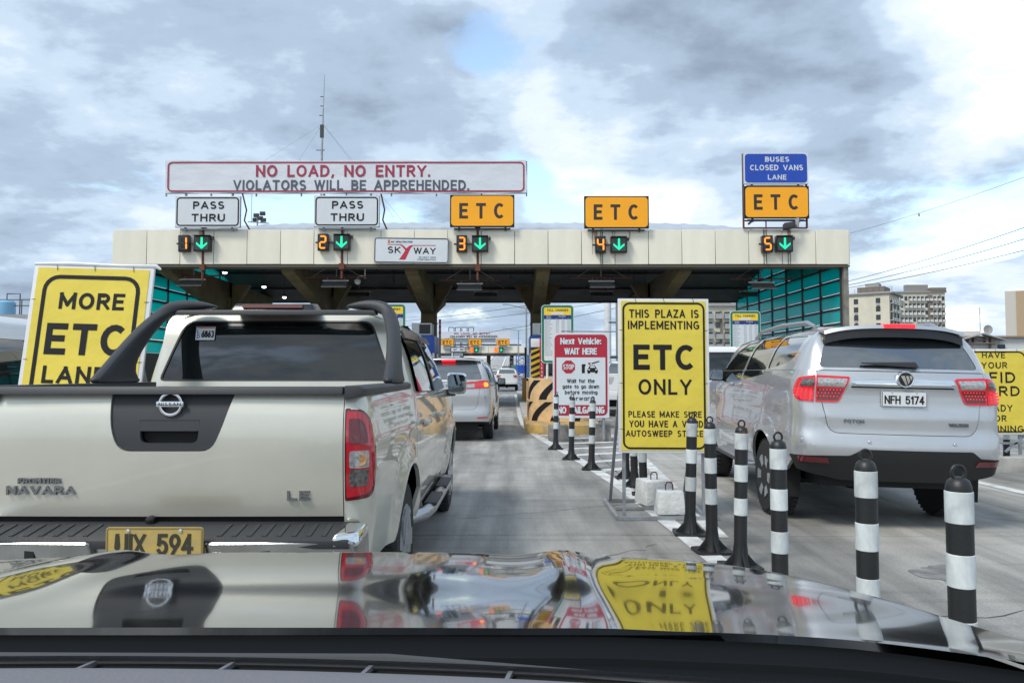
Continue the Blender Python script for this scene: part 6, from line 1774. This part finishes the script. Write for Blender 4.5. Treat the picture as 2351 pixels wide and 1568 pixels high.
# ---------------------------------------------------------------- white cars farther on
zf = 1.36
WSUV = dict(W=.92, L=4.7, belt=zf, roof=1.80, sill=.44, yr=.98, yf=3.72, wr=.38, tw=.24, bump=.56, hood=1.15, cowl=3.7, rr=.16, bowr=.09, hw=.72, hbw=.64, hz=.86, ybp=2.3, d=.10,
    rear=[(.44, .1), (.56, .01), (.75, 0.0), (.86, .03), (1.0, .04), (1.36, .07)], tumble=.17, rslope=.24, fslope=.9, crown=.05,
    rwin=[(-.70, 1.40), (.70, 1.40), (.60, 1.74), (-.60, 1.74)], swin=[[(.6, 1.42), (1.2, 1.39), (1.2, 1.71), (.65, 1.70)], [(1.28, 1.39), (2.15, 1.39), (2.15, 1.72), (1.28, 1.72)], [(2.27, 1.39), (3.3, 1.39), (2.75, 1.71), (2.27, 1.72)]],
    lamps=[(lamp_clear, rpoly([(.48, 1.30), (1.0, 1.31), (1.0, 1.05), (.56, 1.07)], .03), .01, [(lamp_red, rpoly([(.62, 1.25), (.82, 1.26), (.82, 1.10), (.64, 1.10)], .06), .014, 'brake_lens')])])
w1, A3, B3, _ = vehicle('white_suv', 'white SUV far down the lane beyond the silver minivan', 'car', (-.42, 60, 0), 0, WSUV, car_white)
MB().box(-.42, .42, .9, 1.5, 1.92, 2.0).build('roof_rack', steel_dark, w1)
def dup(o, loc, label, rz=0.0):
    c = copy_tree(o); c.location = loc; c.rotation_euler = (0, 0, rz); c['label'] = label; return c
dup(w1, (-2.35, 92, 0), 'small white SUV farthest down the lane, left of the other white SUV')
dup(w1, (3.80, 24.0, 0), 'white SUV mostly hidden between the red sign and the ETC ONLY board')

VAN = dict(W=.86, L=4.84, belt=1.22, roof=2.03, sill=.34, yr=1.12, yf=3.69, wr=.34, tw=.21, bump=.45, hood=1.12, cowl=4.45, rr=.14, rf=.3, bowr=.05, hw=.74, hbw=.66, hz=.62, ybp=2.7, d=.09,
    rglass=tint, rear=[(.34, .06), (.46, 0.0), (.60, 0.0), (.64, .02), (1.22, .05)], tumble=.12, rslope=.10, fslope=.62, crown=.05, flare=.012,
    rwin=[(-.74, 1.25), (.74, 1.25), (.67, 1.90), (-.67, 1.90)], swin=[[(.22, 1.27), (1.5, 1.27), (1.5, 1.78), (.26, 1.78)], [(1.57, 1.27), (2.75, 1.27), (2.75, 1.78), (1.57, 1.78)], [(2.85, 1.25), (3.95, 1.25), (3.6, 1.76), (2.85, 1.78)]],
    lamps=[(lamp_red, rpoly([(.70, 1.20), (.90, 1.20), (.90, .92), (.72, .92)], .02), .01)], doors=False)
v1, A4, B4, _ = vehicle('white_van', 'white van with dark rear screen between ETC ONLY board and silver SUV', 'van', (4.70, 17.0, 0), 0, VAN, car_white)
MB().hexa([(-.22, .155, 1.86), (.22, .155, 1.86), (.22, .2, 1.86), (-.22, .2, 1.86), (-.2, .16, 1.90), (.2, .16, 1.90), (.2, .2, 1.90), (-.2, .2, 1.90)]).build('high_brake_light', lamp_lit, v1)
e = A4.P(0.001, 1.09, -.01)
o = MB().ring([(e[0] + .13 * math.cos(R(a)), 1.09 + .085 * math.sin(R(a))) for a in range(0, 360, 15)], [(e[0] + .115 * math.cos(R(a)), 1.09 + .072 * math.sin(R(a))) for a in range(0, 360, 15)], e[1], e[1] - .012).build('emblem', chrome, v1)
b = MB(); b.ring([(e[0] + .045 * math.cos(R(a)), 1.09 + .07 * math.sin(R(a))) for a in range(0, 360, 15)], [(e[0] + .034 * math.cos(R(a)), 1.09 + .060 * math.sin(R(a))) for a in range(0, 360, 15)], e[1], e[1] - .013)
b.ring([(e[0] + .09 * math.cos(R(a)), 1.128 + .032 * math.sin(R(a))) for a in range(0, 360, 15)], [(e[0] + .078 * math.cos(R(a)), 1.128 + .022 * math.sin(R(a))) for a in range(0, 360, 15)], e[1], e[1] - .013); b.build('emblem_mark', chrome, o)
dup(v1, (-6.25, 6.9, 0), 'white van with dark side windows behind the MORE ETC LANES board')

# ---------------------------------------------------------------- the champagne pickup
NX, NY = -1.545, 3.34
nav = thing('pickup_truck', 'champagne pickup with black roll bar and closed tailgate straight ahead', 'pickup truck', (NX, NY, 0))
ZR = 1.312
sidep = spl([(.42, .06), (.56, .02), (.85, 0.0), (1.02, .0), (1.18, .018), (1.27, .03), (1.32, .055)])
rearp = spl([(.52, .06), (.74, .034), (.86, .014), (1.02, .002), (1.10, 0.0), (1.20, .010), (1.28, .030), (1.33, .052)])
N = Shell(.925, 0, 5.15, .115, .34, .012, .02, .16)
wrN, yR, yF = .385, 1.17, 4.37
RaN = .455
sR_, sF_ = N.sy(yR), N.sy(yF)
def iSn(s, z):
    v = sidep(z)
    for sc_ in (sR_, sF_):
        dist = math.hypot(s - sc_, z - wrN - .02); v -= .034 * math.exp(-((dist - RaN - .02) / .07) ** 2)
    return v
N.iS, N.iR, N.iF = iSn, (lambda s, z: rearp(z)), (lambda s, z: .02 + .1 * max(0, (z - .8) / .4) ** 2)
# tailgate with the recessed dark trim
rec = rpoly([(-.278, ZR + .004), (-.262, 1.15), (-.222, 1.052), (.195, 1.052), (.238, 1.15), (.285, ZR + .004)], [0, .05, .05, .05, .05, 0])
rec = [(a, min(b_, ZR - .001)) for a, b_ in rec]
tgp = [(-.783, .757), (.783, .757), (.783, ZR)] + [(.285, ZR)] + [(a, b_) for a, b_ in rec[::-1][1:-1]] + [(-.278, ZR)] + [(-.783, ZR)]
tg = N.panel('tailgate', tgp, champagne, nav, d=.05, rim=.022)
hp = rpoly([(-.135, 1.19), (.135, 1.19), (.128, 1.088), (-.128, 1.088)], [.006, .006, .03, .03])
N.panel('handle_trim', shrink(rec, .003), trim, tg, off=-.010, d=.04, rim=.02, holes=[hp])
N.panel('handle_recess', hp, black_in, tg, off=-.045, d=.04, rim=0)
N.panel('handle', rpoly([(-.132, 1.142), (.132, 1.142), (.134, 1.188), (-.134, 1.188)], .006), trim, tg, off=-.010, d=.04, rim=.03)
def emblem_ring(parent, x, z, y, r, w, txt):
    pts = lambda q: [(q * math.cos(R(a)), q * math.sin(R(a))) for a in range(0, 360, 10)]
    o = MB().ring(pts(r), pts(r * .78), 0, -.012).build('emblem', chrome, parent, bevel=.003); o.location = (x, y, z)
    MB().prism(rrect(0, 0, w, r * .44, .006), -.010, -.018).build('emblem_bar', chrome, o, bevel=.002)
    T(txt, o, ink, 0, 0, w * .80, r * .26, -.0185, bold=.01, ext=.001)
emblem_ring(nav, 0.003, 1.263, .012 + .010, .055, .124, 'NISSAN')
def nrow(s, x0, x1, z, h, txt, sh=0.0, bold=.03):
    T(txt, nav, badge, (x0 + x1) / 2, z, x1 - x0, h, N.P((x0 + x1) / 2, z, -.001)[1], 0, ext=.009, shear=sh, wt=.23)
nrow(0, -.672, -.48, .920, .026, 'FRONTIER'); nrow(0, -.725, -.415, .877, .040, 'NAVARA'); nrow(0, .535, .635, .853, .044, 'LE', 0.0, .04)
# bed sides with lamps, caps
ar = arch_pts(N, yR, wrN + .02, RaN, .50); af = arch_pts(N, yF, wrN + .02, RaN, .44)
sc0, sc1 = N.sy(1.545), N.sy(1.56)
lamp = rpoly([(.792, 1.243), (.905, 1.238), (.985, 1.16), (1.0, 1.03), (.985, .90), (.935, .838), (.792, .826)], [.01, .05, .05, .08, .06, .05, .01])
bed = [(.787, .53), (.90, .50)] + ar + [(sc0, .50), (sc0, ZR), (.787, ZR)]
N.panel('bed_side', bed, champagne, nav, d=.05, rim=.025, holes=[lamp], mirror=True)
for sg in (1, -1):
    f = lambda pl: pl if sg == 1 else [(-a, z) for a, z in pl][::-1]
    lo = surf(N.fn(.004), f(shrink(lamp, .003)), lamp_dark, 'tail_light', nav, (), .03, .03)
    surf(N.fn(.0065), f(rpoly([(.80, 1.232), (.90, 1.226), (.955, 1.15), (.958, .96), (.93, .862), (.80, .842)], [.01, .04, .05, .05, .05, .01])), lamp_red, 'red_lens', lo, (), .03, .004)
    surf(N.fn(.0085), f(rpoly([(.812, 1.20), (.885, 1.195), (.905, 1.14), (.905, 1.085), (.812, 1.085)], [.01, .03, .03, .01, .01])), lamp_dark, 'inner_lens', lo, (), .03, .003)
    surf(N.fn(.009), f(rpoly([(.812, 1.052), (.905, 1.052), (.905, .975), (.812, .975)], .012)), lamp_clear, 'reverse_lens', lo, (), .03, .003)
    surf(N.fn(.009), f(rpoly([(.812, .967), (.905, .967), (.895, .895), (.812, .892)], .012)), lamp_smoke, 'turn_lens', lo, (), .03, .003)
    pc = N.P(sg * .862, 1.012, -.0105); MB().lathe([(.030, .0), (.026, -.004), (.014, -.001), (.002, -.003)], 20, axis='y', c=pc).build('bulb_ring', M('amber bulb', (.45, .25, .12), .2, .3, coat=1), lo)
    # rail cap
    b = MB(); vs, fs = [], []
    K = 16
    for k in range(K + 1):
        y = .01 + 1.53 * k / K; s = max(N.sy(y), .80) if k else .80
        xo = .878 if k else .872
        vs += [(sg * xo, y, ZR - .012), (sg * (xo + .004), y, ZR + .020), (sg * (xo - .015), y, ZR + .034), (sg * (xo - .085), y, ZR + .034), (sg * (xo - .085), y, ZR - .03)]
    for k in range(K):
        for j in range(5): fs.append((k*5 + j, k*5 + (j + 1) % 5, (k + 1)*5 + (j + 1) % 5, (k + 1)*5 + j))
    fs += [tuple(range(5)), tuple(K * 5 + j for j in range(5))[::-1]]
    b.add(vs, fs).build('rail_cap', trim, nav, bevel=.006)
MB().hexa([(-.783, -.004, ZR - .006), (.783, -.004, ZR - .006), (.783, .075, ZR - .006), (-.783, .075, ZR - .006), (-.783, .008, ZR + .030), (.783, .008, ZR + .030), (.783, .075, ZR + .030), (-.783, .075, ZR + .030)]).build('tailgate_cap', trim, nav, bevel=.010)
MB().box(-.84, .84, .10, 1.5, .70, 1.0).build('bed_floor', black_in, nav)
MB().box(-.80, .80, .06, .09, .60, 1.30).build('tailgate_inner', black_in, nav)
# cab lower body
zbelt = 1.245
ztN = spl([(sc1, zbelt), (N.sy(3.95), zbelt), (N.sy(4.25), 1.20), (N.S - .9, 1.16), (N.S, 1.02)])
rightn = [(sc1, .46), (N.sy(3.3), .44)] + af + [(N.S - .7, .44), (N.S - .004, .50)]
topn = [(sc1 + (N.S - sc1) * k / 40, ztN(sc1 + (N.S - sc1) * k / 40)) for k in range(40, -1, -1)]
topn[0] = (N.S - .004, topn[0][1])
rdn = rpoly([(N.sy(1.78), .56), (N.sy(2.68), .56), (N.sy(2.68), zbelt - .012), (N.sy(1.66), zbelt - .012)], [.10, .02, .01, .02])
fdn = rpoly([(N.sy(2.69), .56), (N.sy(3.78), .56), (N.sy(3.86), .85), (N.sy(3.88), zbelt - .012), (N.sy(2.69), zbelt - .012)], .02)
N.panel('cab_side', rightn + topn, champagne, nav, d=.07, rim=.02, holes=[rdn, fdn], mirror=True)
for q in (rdn, fdn): N.panel('door', shrink(q, .004), champagne, nav, d=.06, rim=.02, mirror=True)
NB = MB().box(-.62, .62, .5, 4.9, .30, .95); NB.box(-.82, .82, 1.65, 3.85, .40, 1.25); NB.box(-.8, .8, .12, .66, .55, 1.2); NB.build('underbody', black_in, nav)
# cab upper
WBn = .922
NBs = Shell(WBn, 1.575, 4.15, .11, .25, .035, .02, .22)
zrn = 1.815; Hn = zrn - zbelt
tSn = spl([(zbelt, 0), (zbelt + Hn * .5, .085), (zbelt + Hn * .82, .175), (zbelt + Hn * .94, .225), (zrn - .01, .275), (zrn, .315)])
tRn = spl([(zbelt, 0), (zbelt + Hn * .8, .085), (zrn, .16)])
tFn = spl([(zbelt, 0), (zbelt + Hn * .5, .42), (zbelt + Hn * .9, .86), (zrn, .98)])
NBs.iS, NBs.iR, NBs.iF = (lambda s, z: tSn(z)), (lambda s, z: tRn(z)), (lambda s, z: tFn(z))
rwn = rpoly([(-.790, 1.352), (.775, 1.352), (.635, 1.76), (-.650, 1.76)], [.04, .04, .07, .07])
swn = [rpoly([(NBs.sy(y), z) for y, z in q], .04) for q in ([(1.86, 1.275), (2.62, 1.265), (2.62, 1.70), (1.96, 1.68)], [(2.74, 1.262), (3.80, 1.262), (3.22, 1.69), (2.74, 1.70)])]
sw_ = NBs.sy(3.75) + .30
NBs.panel('cab', [(-sw_, zbelt), (sw_, zbelt), (sw_, zrn), (-sw_, zrn)], champagne, nav, d=.05, rim=0, holes=[rwn] + swn + [[(-a, z) for a, z in q] for q in swn])
NBs.panel('rear_window', shrink(rwn, .002), tint, nav, off=-.006, d=.06, rim=0)
def wring(sh, name, poly, wd, m, parent, off):
    inner = shrink(poly, wd)
    surf(sh.fn(off), poly, m, name, parent, [inner], .05, .012)
wring(NBs, 'window_seal', rwn, .012, trim, nav, .003)
NBs.panel('sun_band', rpoly([(-.595, 1.705), (-.40, 1.705), (-.34, 1.722), (.30, 1.722), (.38, 1.70), (.605, 1.692), (.597, 1.748), (-.595, 1.748)], .02), M('black sunband', (.002, .002, .002), .35), nav, off=-.0045, d=.06, rim=0)
for q in swn:
    NBs.panel('window', shrink(q, .002), tint_side, nav, off=-.008, d=.06, rim=0, mirror=True)
for (y0, y1) in ((1.90, 2.66), (2.72, 3.45)):
    NBs.panel('rain_visor', [(NBs.sy(y0), 1.655), (NBs.sy(y1), 1.665), (NBs.sy(y1 - .02), 1.72), (NBs.sy(y0 + .04), 1.71)], blk_gloss, nav, off=.022, d=.06, rim=.02, mirror=True)
NBs.panel('pillar_trim', [(NBs.sy(2.64), 1.262), (NBs.sy(2.72), 1.262), (NBs.sy(2.72), 1.71), (NBs.sy(2.64), 1.71)], trim, nav, off=.003, d=.06, rim=.006, mirror=True)
for sg in (1, -1): surf(NBs.fn(), [(sg * sw_, zbelt), (sg * (NBs.S - .001), zbelt), (sg * (NBs.S - .001), zrn), (sg * sw_, zrn)][::sg], tint, 'windscreen', nav, (), .08, 0)
cap2(NBs, lambda s: zrn, .055, champagne, 'roof', nav)
cap2(N, lambda s: ztN(s) if s > sc1 else zbelt - .25, .05, champagne, 'hood', nav)
# window sticker on the rear screen
ps = NBs.P(-.505, 1.685, -.001)
o = MB().prism(rrect(0, 0, .128, .092, .004), 0, -.001).build('window_sticker', plate_white, nav); o.location = (-.495, NBs.P(-.495, 1.655)[1] - .004, 1.672); o.rotation_euler = (R(-11), 0, 0)
T('6863', o, ink, .016, -.006, .086, .048, -.0015, ext=.0006, wt=.2); T('L', o, sign_blue, -.048, .012, None, .028, -.0015, ext=.0006); T('D', o, sign_blue, -.046, -.022, None, .028, -.0015, ext=.0006)
MB().box(-.06, .06, -.0018, -.0012, .036, .043).build('print_strip', sign_red, o)
# roll bar: two sail legs curving onto the roof, centre brake lamp
def sail(sg):
    st = [(.838, 0.80, 1.46, 1.340, .046), (.836, .87, 1.34, 1.372, .044), (.830, .985, 1.29, 1.45, .042), (.818, 1.11, 1.36, 1.55, .040), (.798, 1.235, 1.44, 1.65, .040), (.770, 1.345, 1.52, 1.735, .044), (.742, 1.420, 1.58, 1.785, .048)]
    vs, fs = [], []; NR = 12
    for (x, y0, y1, z, tx) in st:
        for k in range(NR):
            a = 2 * math.pi * k / NR
            c, s = math.cos(a), math.sin(a); c = math.copysign(abs(c) ** .6, c); s = math.copysign(abs(s) ** .6, s)
            vs.append((sg * (x + tx * c), (y0 + y1) / 2 + (y1 - y0) / 2 * s, z + .06 * s * 0))
    for (x, y0, y1, z, tz, nx) in ((.712, 1.470, 1.64, 1.826, .048, .6), (.655, 1.50, 1.69, 1.848, .044, .25), (.575, 1.52, 1.70, 1.856, .038, .08), (.50, 1.54, 1.69, 1.852, .024, .0), (.43, 1.57, 1.66, 1.848, .006, .0)):
        for k in range(NR):
            a = 2 * math.pi * k / NR
            c, s = math.cos(a), math.sin(a); c = math.copysign(abs(c) ** .6, c); s = math.copysign(abs(s) ** .6, s)
            vs.append((sg * (x + tz * c * nx), (y0 + y1) / 2 + (y1 - y0) / 2 * s, z + tz * c * (1 - nx * .3)))
    n = len(vs) // NR
    for i in range(n - 1):
        for k in range(NR): fs.append((i*NR + k, i*NR + (k + 1) % NR, (i + 1)*NR + (k + 1) % NR, (i + 1)*NR + k))
    fs += [tuple(range(NR)), tuple((n - 1) * NR + k for k in range(NR))[::-1]]
    o = MB().add(vs, fs).build('roll_bar', trim, nav)
    me = o.data; me.polygons.foreach_set('use_smooth', [True] * len(me.polygons))
    m_ = o.modifiers.new('subdivision', 'SUBSURF'); m_.levels = 1; m_.render_levels = 1
sail(1); sail(-1)
o = MB().hexa([(-.68, 1.50, 1.782), (.66, 1.50, 1.782), (.66, 1.58, 1.79), (-.68, 1.58, 1.79), (-.66, 1.505, 1.818), (.64, 1.505, 1.818), (.64, 1.58, 1.824), (-.66, 1.58, 1.824)]).build('roll_bar_hoop', trim, nav, bevel=.012)
o = MB().hexa([(-.29, 1.57, 1.806), (.29, 1.57, 1.806), (.29, 1.75, 1.83), (-.29, 1.75, 1.83), (-.26, 1.60, 1.866), (.26, 1.60, 1.866), (.26, 1.75, 1.88), (-.26, 1.75, 1.88)]).build('brake_lamp_housing', blk_gloss, nav, bevel=.015)
o.location = (-.05, 0, 0)
MB().box(-.20, .20, 1.572, 1.60, 1.838, 1.858).build('high_brake_light', M('amber red strip', (.20, .05, .03), .2, coat=1), o)
# bumper
stp = MB()
stp.hexa([(-.86, -.17, .655), (.86, -.17, .655), (.86, .05, .67), (-.86, .05, .67), (-.85, -.175, .695), (.85, -.175, .695), (.86, .05, .735), (-.86, .05, .735)])
sb_ = stp.build('bumper_step', trim, nav, bevel=.012)
b = MB()
for k in range(26):
    x = -.80 + 1.6 * k / 25
    if abs(x) > .25: b.hexa([(x - .010, -.13, .700), (x + .010, -.13, .700), (x + .010, .0, .722), (x - .010, .0, .722), (x - .010, -.13, .7075), (x + .010, -.13, .7075), (x + .010, .0, .7305), (x - .010, .0, .7305)])
o = b.build('step_tread', trim, sb_, kind='stuff')
for sg in (1, -1):
    MB().hexa([(sg * .24, -.13, .47), (sg * .90, -.10, .50), (sg * .90, .06, .50), (sg * .24, .06, .47), (sg * .24, -.185, .688), (sg * .865, -.175, .690), (sg * .90, .04, .700), (sg * .24, .02, .69)]).build('bumper', dull_chrome, nav, bevel=.018, seg=3)
    MB().hexa([(sg * .78, -.18, .66), (sg * .895, -.155, .665), (sg * .905, .03, .69), (sg * .80, .03, .69), (sg * .78, -.17, .715), (sg * .885, -.14, .725), (sg * .895, .03, .735), (sg * .80, .03, .735)]).build('bumper_end', chrome, nav, bevel=.02, seg=3)
    MB().box(sg * .50 - .02, sg * .50 + .02, -.17, -.12, .50, .66).build('bumper_notch', black_in, nav)
MB().hexa([(-.26, -.10, .46), (.26, -.10, .46), (.26, .0, .46), (-.26, .0, .46), (-.26, -.15, .67), (.26, -.15, .67), (.26, .0, .69), (-.26, .0, .69)]).build('plate_recess', dull_chrome, nav, bevel=.01)
number_plate(nav, .045, .682, .408, .150, -.195, 'UIX 594', plate_yel, .325, .088, font_m=M('worn black digits', (.035, .033, .02), .6), tz=.004)
MB().lathe([(.022, .0), (.02, -.02), (.01, -.025)], 14, axis='y', c=(-.08, .03, .742)).build('camera_lens', blk_gloss, nav)
# mirrors, handles, steps, wheels
for sg in (1, -1):
    ym, zm, xm = 4.02, 1.305, sg * .835
    o = MB().hexa([(xm + sg * .07, ym, zm - .115), (xm + sg * .255, ym - .02, zm - .11), (xm + sg * .25, ym + .12, zm - .09), (xm + sg * .07, ym + .14, zm - .09), (xm + sg * .06, ym, zm + .115), (xm + sg * .265, ym - .02, zm + .105), (xm + sg * .25, ym + .10, zm + .09), (xm + sg * .06, ym + .12, zm + .09)]).build('mirror', chrome, nav, bevel=.04, seg=3)
    MB().prism(rpoly([(xm + sg * .08, zm - .09), (xm + sg * .24, zm - .085), (xm + sg * .248, zm + .085), (xm + sg * .075, zm + .09)], .04), ym - .014, ym - .024).build('glass', M('dark mirror glass', (0.16, 0.19, 0.21), 0.02, 1.0), o)
    MB().bar((xm - sg * .02, ym + .06, zm - .10), (xm + sg * .14, ym + .06, zm - .09), .09, .07).build('mirror_arm', trim, nav)
    for yh in (1.92, 2.92):
        p = N.P(sg * N.sy(yh), 1.065, -.03)
        MB().box(p[0] - .02, p[0] + .02, yh - .11, yh + .11, 1.045, 1.085).build('handle', champagne, nav, bevel=.014)
    MB().tube([(sg * .80, 1.78, .40), (sg * .93, 1.90, .42), (sg * .955, 2.1, .425), (sg * .955, 3.4, .425), (sg * .93, 3.6, .42), (sg * .80, 3.7, .40)], .045, 12).build('side_step', alloy, nav)
    for y0 in (2.05, 2.85): MB().box(sg * .955 - .045, sg * .955 + .045, y0, y0 + .5, .45, .476).build('step_pad', trim, nav, bevel=.006)
    for y in (yR, yF): wheel(nav, sg * .905, y, wrN, .265)

# ---------------------------------------------------------------- our own car: bonnet, cowl and dashboard
hoodm = mat('dark grey metallic bonnet', (0.185, 0.197, 0.222), 0.03, 1.0, 0.8, var=0.10, scale=9)
own = thing('own_car', 'dark grey glossy car bonnet and dashboard in the near foreground', 'car', (-.385, 0, 0))
hy0 = spl([(0, .93), (.50, .925), (.76, .90), (.95, .84), (1.145, .74)])
hy1 = spl([(0, 1.74), (.60, 1.74), (.785, 1.71), (.905, 1.62), (1.005, 1.44), (1.075, 1.22), (1.115, 1.0), (1.145, .80)])
slope = spl([(.60, .16), (.93, .155), (1.08, .118), (1.24, .086), (1.42, .112), (1.60, .135), (1.80, .19)])
ZTAB = [1.087]
for k in range(1, 140): ZTAB.append(ZTAB[-1] - .01 * slope(.93 + .01 * (k - .5)))
def zc(y):
    if y <= .93: return 1.087 + (.93 - y) * .155
    f = min(138.99, (y - .93) / .01); i = int(f); u = f - i
    return ZTAB[i] * (1 - u) + ZTAB[i + 1] * u
def hoodz(x, y):
    a = abs(x)
    z = zc(y)
    b = 1 / (1 + math.exp((a - .545) / .03)); f = min(1.0, max(0.0, (y - .90) / .5))
    z += .012 * (b - 1) * (.3 + .7 * f) + (.008 * math.exp(-((a - .505) / .060) ** 2) - .006 * math.exp(-((a - .385) / .075) ** 2)) * f
    z -= .030 * max(0, (a - .605) / .45) ** 2
    return z
def hoodf(u, v):
    x = -1.145 + 2.29 * u; a = abs(x)
    y = hy0(a) + (hy1(a) - hy0(a)) * v
    z = hoodz(x, y) - .035 * max(0, v - .95) ** 2 / .0025
    return (x, y, z)
MB().grid(hoodf, 150, 90).build('bonnet', hoodm, own, fix=False)
MB().grid(lambda u, v: (-1.145 + 2.29 * u, hy1(abs(-1.145 + 2.29 * u)) - .01 + .12 * math.sin(v * 1.4), hoodf(u, 1)[2] - .004 - .42 * v), 60, 10).build('front_panel', hoodm, own)
MB().box(-.80, .80, 1.0, 1.5, .55, .88).build('engine_bay', black_in, own)
MB().grid(lambda u, v: (-1.135 + 2.27 * u, hy0(abs(-1.135 + 2.27 * u)) + .006 - (1 - v) * .20, hoodz(-1.135 + 2.27 * u, hy0(abs(-1.135 + 2.27 * u))) - .012 - .010 * (1 - v) + (.006 if .60 < v < .66 or .78 < v < .80 else 0)), 40, 50).build('cowl', M('cowl plastic', (.006, .007, .008), .8, spec=.1), own, fix=False)
dash = M('grey dashboard', (0.15, 0.15, 0.165), 0.7, bump=.3, bscale=220, bdist=.003)
def dz_(x): return -.030 * (abs(x) / .9) ** 2
def dy_(x): return -.050 * (abs(x) / .9) ** 2
MB().grid(lambda u, v: (-1.0 + 2.0 * u, .20 + .452 * v + dy_(-1 + 2 * u), 1.150 - .02 * (1 - v) + dz_(-1 + 2 * u) - .004 * max(0, v - .975) / .025), 50, 60).build('dashboard', dash, own, fix=False)
MB().grid(lambda u, v: (-1.0 + 2.0 * u, .676 + .014 * v + dy_(-1 + 2 * u), 1.1475 + dz_(-1 + 2 * u) - .012 * v), 50, 4).build('dash_lip', dash, own, fix=False)
MB().grid(lambda u, v: (-1.0 + 2.0 * u, .640 + .045 * v + dy_(-1 + 2 * u), 1.136 + dz_(-1 + 2 * u)), 50, 2).build('defroster_slot', black_in, own, fix=False)
for k in range(7):
    x = -.37 + .125 * k; MB().hexa([(x - .003, .650 + dy_(x), 1.138 + dz_(x)), (x + .001, .650 + dy_(x), 1.138 + dz_(x)), (x + .006, .679 + dy_(x), 1.138 + dz_(x)), (x + .002, .679 + dy_(x), 1.138 + dz_(x)), (x - .003, .650 + dy_(x), 1.144 + dz_(x)), (x + .001, .650 + dy_(x), 1.144 + dz_(x)), (x + .006, .679 + dy_(x), 1.142 + dz_(x)), (x + .002, .679 + dy_(x), 1.142 + dz_(x))]).build('defroster_rib', dash, own)
MB().tube([(-.80, .76, 1.078), (-.3, .82, 1.092), (.25, .82, 1.090), (.62, .785, 1.074)], .006, 8).build('wiper', M('wiper rubber', (.05, .052, .055), .5), own)
MB().tube([(.555, .575, 1.128), (.60, .59, 1.138), (.66, .58, 1.136), (.71, .56, 1.122)], [.004, .010, .010, .004], 8).build('dash_sliver', dash, own)  # small raised sliver on the dash, tapered at both ends

for o_ in nav.children:
    if o_.name.split('.')[0] in ('cab', 'rear_window', 'window_seal', 'sun_band', 'roof', 'window_sticker'): o_.location.x -= .03
flush_texts()
